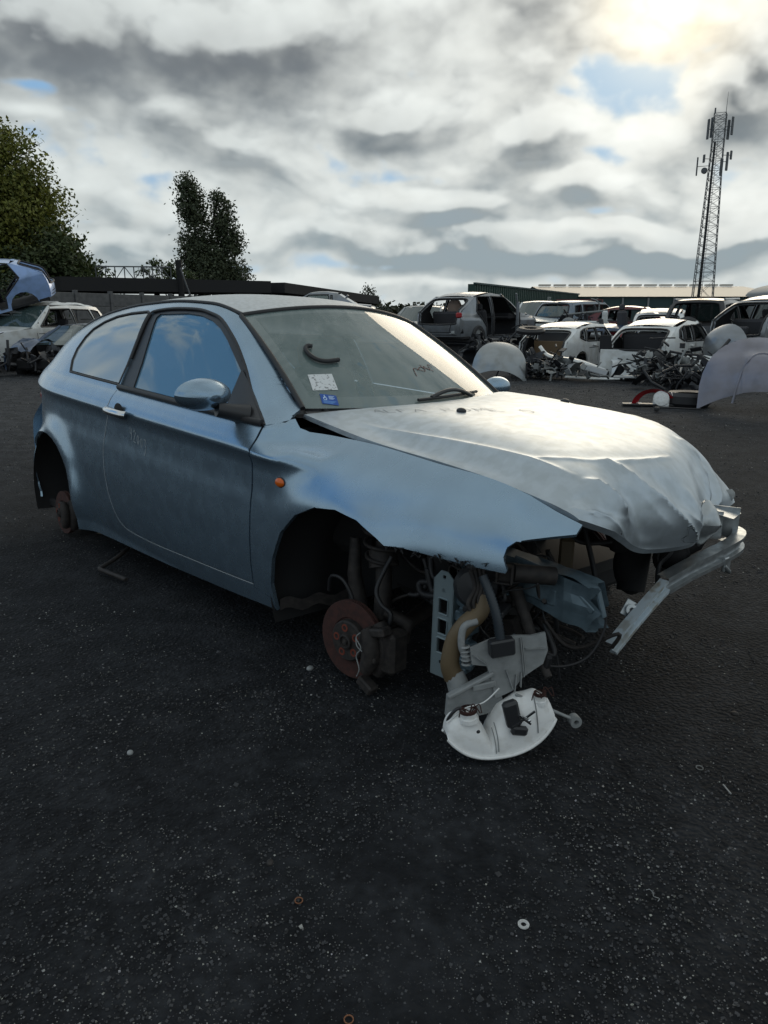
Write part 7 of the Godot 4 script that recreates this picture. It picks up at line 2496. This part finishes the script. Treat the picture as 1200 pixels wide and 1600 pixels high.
func build_wall_and_canopy() -> void:
	var conc := mat("grey_concrete", Color.WHITE, 0.9)
	conc.albedo_texture = noise_tex(95, 0.02, Color(0.07, 0.072, 0.075).linear_to_srgb(), Color(0.15, 0.15, 0.15).linear_to_srgb(), 256, 6)
	conc.uv1_triplanar = true
	conc.uv1_scale = Vector3(0.8, 0.8, 0.8)
	var t := thing("concrete_wall", "grey precast concrete panel wall with posts, left behind the hatchback", "wall")
	var a := Vector3(-29.0, 0, -7.0)
	var b := Vector3(-34.0, 0, -18.2)
	var d := (b - a).normalized()
	for i in 7:
		var p := a.lerp(b, i / 6.0)
		var m := MB.new()
		m.box(p + Vector3(0, 1.12, 0), Vector3(0.16, 2.26, 0.18), Basis(d, Vector3.UP, d.cross(Vector3.UP)), 0.015)
		put("post", m, conc, t)
		if i < 6:
			var q := a.lerp(b, (i + 1) / 6.0)
			for k in 4:
				m = MB.new()
				m.box((p + q) * 0.5 + Vector3(0, 0.27 + k * 0.54, 0), Vector3(p.distance_to(q) - 0.18, 0.525, 0.06 + 0.006 * (k % 2)), Basis(d, Vector3.UP, d.cross(Vector3.UP)), 0.012)
				put("panel", m, conc, t)
	var black := mat("black_steel", Color(0.010, 0.010, 0.011), 0.8)  # plain near-black for the shed and the thick post
	t = thing("open_shed", "long black open-sided shed roof behind the concrete wall", "shed")
	a = Vector3(-36.6, 0, -11.5)
	b = Vector3(-36.6, 0, -22.9)
	var c := Vector3(-43.0, 0, -36.0)
	var m := MB.new()
	m.bar(a + Vector3(0, 2.62, 0), b + Vector3(0, 2.74, 0), 5.0, 0.62)
	m.bar(b + Vector3(0, 2.74, 0), c + Vector3(0, 2.30, 0), 5.0, 0.55)
	put("roof", m, black, t)
	for i in 9:
		var p := a.lerp(c, i / 8.0)
		m = MB.new()
		m.bar(Vector3(p.x + 1.2, 0, p.z), Vector3(p.x + 1.2, 2.5, p.z), 0.22, 0.22)
		put("post", m, black, t)
	m = MB.new()
	for i in 26:
		var p := a.lerp(b, i / 26.0) + Vector3(1.3, 1.75, 0)
		var q := a.lerp(b, (i + 1) / 26.0) + Vector3(1.3, 1.75, 0)
		m.bar(p + Vector3(0, 0.5 if i % 2 == 0 else 0.0, 0), q + Vector3(0, 0.0 if i % 2 == 0 else 0.5, 0), 0.05, 0.05)
	m.bar(a + Vector3(1.3, 1.75, 0), b + Vector3(1.3, 1.75, 0), 0.06, 0.06)
	put("roof_truss", m, black, t)
	m = MB.new()
	m.bar(a + Vector3(-3.0, 1.2, 0), c + Vector3(-3.0, 1.2, 0), 0.1, 2.4)
	put("back_wall", m, mat("pale_block_wall", Color(0.20, 0.19, 0.18), 0.9), t)
	t = thing("gantry_truss", "grey lattice gantry standing on the black shed roof beside the poplar", "gantry")
	var p0 := Vector3(-36.5, 2.95, -14.2)
	var p1 := Vector3(-35.3, 3.0, -17.6)
	for y in [0.0, 0.62]:
		m = MB.new()
		m.bar(p0 + Vector3(0, y, 0), p1 + Vector3(0, y, 0), 0.06, 0.06)
		put("chord", m, mats["galvanised_steel"], t)
	m = MB.new()
	for i in 8:
		var u := p0.lerp(p1, i / 8.0)
		var v := p0.lerp(p1, (i + 1) / 8.0)
		m.bar(u, u + Vector3(0, 0.62, 0), 0.04, 0.04)
		m.bar(u + Vector3(0, 0.62 if i % 2 else 0.0, 0), v + Vector3(0, 0.0 if i % 2 else 0.62, 0), 0.04, 0.04)
	m.bar(p1, p1 + Vector3(0, 0.62, 0), 0.04, 0.04)
	put("lacing", m, mats["galvanised_steel"], t)
	m = MB.new()
	m.tube([Vector3(-34.2, 0.0, -17.6), Vector3(-34.1, 3.9, -17.4)], 0.16, 8)
	tag(put("dark_post", m, black), "thick dark post before the poplar, rising above the shed roof", "post")
	m = MB.new()
	m.tube([Vector3(-33.3, 1.0, -17.9), Vector3(-33.6, 3.5, -17.2)], 0.05, 6)
	tag(put("leaning_pole", m, mats["galvanised_steel"]), "thin pole leaning beside the thick dark post", "pole")

# ---------------------------------------------------------------- trees and bushes
func leaf_mat(called: String, c: Color, back: float) -> StandardMaterial3D:
	var m := mat(called, Color.WHITE, 0.75)
	m.vertex_color_use_as_albedo = true
	m.backlight_enabled = true
	m.backlight = Color(back, back, back * 0.6)
	return m

# crown: lobes of [x, y, z, rx, ry, rz]; leaves gather in clumps with gaps between them
func crown(parent: Node3D, lobes: Array, clumps: int, per: int, size: float, spread: float, tint: Color, tint2: Color, mt: Material, sd: int, hollow := 0.35) -> void:
	rng.seed = sd
	var v := PackedVector3Array()
	var n := PackedVector3Array()
	var c := PackedColorArray()
	var total := 0.0
	for l in lobes:
		total += l[3] * l[4] * l[5]
	for l in lobes:
		var k := int(clumps * l[3] * l[4] * l[5] / total) + 1
		var at := Vector3(l[0], l[1], l[2])
		var r := Vector3(l[3], l[4], l[5])
		for i in k:
			var dir := Vector3(rng.randfn(), rng.randfn(), rng.randfn()).normalized()
			var rad := pow(rng.randf(), hollow) * (1.0 + 0.16 * rng.randfn())
			var cc := at + dir * r * rad
			if noise_b.get_noise_3d(cc.x * 55.0, cc.y * 55.0, cc.z * 55.0) < -0.22:
				continue
			var shade := tint.lerp(tint2, clampf(0.5 + 0.32 * rng.randfn(), 0, 1))
			for j in per:
				var p := cc + Vector3(rng.randfn(), rng.randfn() * 0.8, rng.randfn()) * spread
				var nn := (Vector3(rng.randfn(), rng.randfn(), rng.randfn()) + dir * 0.8 + Vector3(0, 0.4, 0)).normalized()
				var u := nn.cross(Vector3(rng.randfn(), rng.randfn(), rng.randfn())).normalized() * size * rng.randf_range(0.6, 1.3)
				var w := nn.cross(u) * 0.55
				var q := [p - u, p + w, p + u, p - w]
				var col := shade * rng.randf_range(0.75, 1.25)
				for id in [0, 1, 2, 0, 2, 3]:
					v.append(q[id])
					n.append(nn)
					c.append(col)
	var a := []
	a.resize(Mesh.ARRAY_MAX)
	a[Mesh.ARRAY_VERTEX] = v
	a[Mesh.ARRAY_NORMAL] = n
	a[Mesh.ARRAY_COLOR] = c
	var me := ArrayMesh.new()
	me.add_surface_from_arrays(Mesh.PRIMITIVE_TRIANGLES, a)
	var o := MeshInstance3D.new()
	o.name = "crown"
	o.mesh = me
	o.material_override = mt
	o.set_meta("kind", "stuff")
	parent.add_child(o, true)

func limbs(parent: Node3D, stems: Array, bark: Material) -> void:
	for s in stems:
		var m := MB.new()
		m.tube(smooth_path(s[0], 4), s[1] if s[1] is float else s[1], 7)
		put(s[2], m, bark, parent)

func taper(n: int, r0: float, r1: float) -> Array:
	var r := []
	for i in n:
		r.append(lerpf(r0, r1, float(i) / (n - 1)))
	return r

func grow(t: Node3D, lobes: Array, base: Vector3, r: float, bark: Material, sd: int, twigs := 3) -> void:
	rng.seed = sd + 1000
	var m := MB.new()
	var top := Vector3(lobes[0][0], lobes[0][1], lobes[0][2])
	var tp := smooth_path([base, base.lerp(top, 0.4) + Vector3(0.1, 0, 0.1), top], 5)
	m.tube(tp, taper(tp.size(), r, r * 0.45), 8)
	put("trunk", m, bark, t)
	for l in lobes:
		var e := Vector3(l[0], l[1], l[2])
		m = MB.new()
		var st := base.lerp(top, rng.randf_range(0.3, 0.7))
		var lp := smooth_path([st, st.lerp(e, 0.5) + Vector3(0, 0.3, 0), e], 4)
		m.tube(lp, taper(lp.size(), r * 0.45, r * 0.16), 6)
		for k in twigs:
			var q := e + Vector3(clampf(rng.randfn(), -1, 1) * l[3], clampf(absf(rng.randfn()), 0, 1.1) * l[4], clampf(rng.randfn(), -1, 1) * l[5]) * 0.8
			m.tube([e.lerp(st, 0.3), e.lerp(q, 0.5) + Vector3(0, 0.15, 0), q], [r * 0.15, r * 0.08, r * 0.02], 5)
		put("limb", m, bark, t)

func build_trees() -> void:
	var bark := mat("bark", Color(0.035, 0.028, 0.022), 0.95)
	var lf := leaf_mat("leaves", Color.WHITE, 0.6)
	var olive := Color(0.075, 0.098, 0.020)
	var olive2 := Color(0.20, 0.20, 0.036)
	var deep := Color(0.028, 0.046, 0.016)
	var deep2 := Color(0.07, 0.09, 0.03)
	var g := "trees behind the yard wall"
	var t := thing("broadleaf_tree", "tall yellowish green tree at the left edge of the picture", "tree", Vector3(-41.0, 0, -11.5), 0.0, g)
	var lobes := [[0.4, 5.8, 0.4, 2.7, 2.8, 2.7], [0.6, 7.7, 0.2, 2.2, 2.4, 2.2], [0.4, 4.6, -1.8, 1.9, 1.9, 1.8], [0.0, 9.3, -0.2, 1.4, 1.2, 1.4], [0.3, 6.8, -1.9, 1.5, 1.6, 1.4], [1.8, 5.0, 3.0, 2.2, 3.0, 2.2], [1.0, 3.2, 0.5, 2.2, 1.6, 2.2]]
	grow(t, lobes, Vector3.ZERO, 0.35, bark, 1, 6)
	crown(t, lobes, 3600, 18, 0.105, 0.30, olive, olive2, lf, 101, 0.42)
	t = thing("broadleaf_tree", "shorter dark green tree right of the tall yellowish one", "tree", Vector3(-38.2, 0, -12.8), 0.0, g)
	lobes = [[0.2, 3.6, 0.0, 1.5, 1.5, 1.5], [-0.1, 4.3, -0.2, 1.0, 1.2, 1.0], [-0.4, 2.8, -1.4, 1.3, 1.3, 1.2], [0.3, 3.0, 1.4, 1.5, 1.6, 1.5], [-0.4, 3.4, -2.1, 0.7, 0.6, 0.6], [0.2, 1.6, -0.4, 1.8, 1.0, 2.2]]
	grow(t, lobes, Vector3.ZERO, 0.22, bark, 2, 4)
	crown(t, lobes, 1500, 15, 0.12, 0.24, deep, deep2, lf, 102, 0.45)
	t = thing("poplar_tree", "tall dark twin-topped poplar standing alone behind the black shed", "tree", Vector3(-49.6, 0, -28.2), 0.0, g)
	# two upright heads, the left one taller
	var sx := Vector3(-0.68, 0, 0.73)   # towards the camera's left
	var up := func(s: float, y: float, rx: float, ry: float) -> Array:
		var p := sx * s
		return [p.x, y, p.z, rx, ry, rx]
	lobes = [up.call(0.6, 6.0, 1.25, 2.4), up.call(0.9, 8.6, 1.05, 1.9), up.call(1.1, 10.2, 0.65, 0.9), up.call(-1.2, 5.4, 1.2, 2.2), up.call(-1.3, 8.0, 0.95, 1.6), up.call(-1.0, 9.4, 0.5, 0.6), up.call(-0.3, 4.0, 1.7, 1.7), up.call(1.2, 4.2, 1.0, 1.6), up.call(-2.1, 4.0, 0.9, 1.5), up.call(-2.1, 6.4, 0.6, 1.1)]
	grow(t, lobes, Vector3.ZERO, 0.30, bark, 3, 3)
	crown(t, lobes, 2300, 16, 0.11, 0.22, Color(0.034, 0.048, 0.025), Color(0.085, 0.10, 0.055), lf, 103, 0.5)
	t = thing("wispy_tree", "thin wispy tree leaning out left of the poplar", "tree", Vector3(-43.5, 0, -21.8), 0.0, g)
	lobes = [[0.0, 3.9, 0.0, 0.7, 0.45, 0.7], [0.45, 4.2, 1.1, 0.55, 0.35, 0.5], [0.7, 3.8, 1.9, 0.4, 0.3, 0.4], [-0.4, 3.7, -1.0, 0.6, 0.45, 0.6], [-0.7, 3.4, -1.9, 0.5, 0.5, 0.5], [0.1, 3.3, 0.9, 0.7, 0.3, 0.6]]
	grow(t, lobes, Vector3(0, 0, -0.5), 0.10, bark, 4, 5)
	crown(t, lobes, 190, 11, 0.10, 0.16, deep, deep2, lf, 104, 0.6)
	t = thing("bush", "leafy bush before the black shed, right of the poplar", "bush", Vector3(-39.0, 0, -24.6), 0.0, g)
	lobes = [[0, 1.9, 0, 1.2, 0.75, 1.5], [-0.3, 2.2, -1.2, 0.9, 0.5, 1.0], [0.2, 1.2, 0.5, 1.4, 0.9, 1.8]]
	grow(t, lobes, Vector3.ZERO, 0.08, bark, 5, 2)
	crown(t, lobes, 420, 13, 0.09, 0.17, Color(0.02, 0.035, 0.014), Color(0.05, 0.065, 0.03), lf, 105, 0.5)
	t = thing("bush", "small upright bush beside the silver coupe", "bush", Vector3(-41.4, 0, -36.6), 0.0, g)
	lobes = [[0, 2.0, 0, 0.9, 0.8, 1.0], [0.1, 2.9, 0.1, 0.4, 0.5, 0.4], [0, 1.4, 1.6, 0.9, 0.9, 1.2]]
	grow(t, lobes, Vector3.ZERO, 0.07, bark, 6, 3)
	crown(t, lobes, 260, 12, 0.09, 0.17, Color(0.02, 0.03, 0.014), Color(0.045, 0.055, 0.026), lf, 106, 0.5)
	t = thing("ivy_clump", "dark ivy growing over the wall below the tipped blue shell", "ivy", Vector3(-29.2, 0, -7.4), 0.0)
	lobes = [[0.2, 1.2, 0.2, 0.7, 1.2, 1.0], [0.1, 2.0, -0.6, 0.6, 0.8, 0.7], [0.1, 0.8, -1.2, 0.5, 0.8, 0.8]]
	grow(t, lobes, Vector3.ZERO, 0.06, bark, 7, 1)
	crown(t, lobes, 420, 12, 0.08, 0.16, Color(0.014, 0.026, 0.010), Color(0.03, 0.05, 0.018), lf, 107, 0.5)
	var far := thing("distant_trees", "low line of distant trees on the horizon", "trees")
	far.set_meta("kind", "stuff")
	lobes = []
	rng.seed = 9
	for i in 46:
		var u := i / 45.0
		lobes.append([lerpf(-195.0, -122.0, u) + rng.randf_range(-4, 4), rng.randf_range(0.6, 1.4), lerpf(-105.0, -178.0, u), 5.0, rng.randf_range(1.2, 2.4), 5.0])
	crown(far, lobes, 2600, 12, 0.8, 1.1, Color(0.03, 0.036, 0.024), Color(0.05, 0.055, 0.036), lf, 108, 0.6)
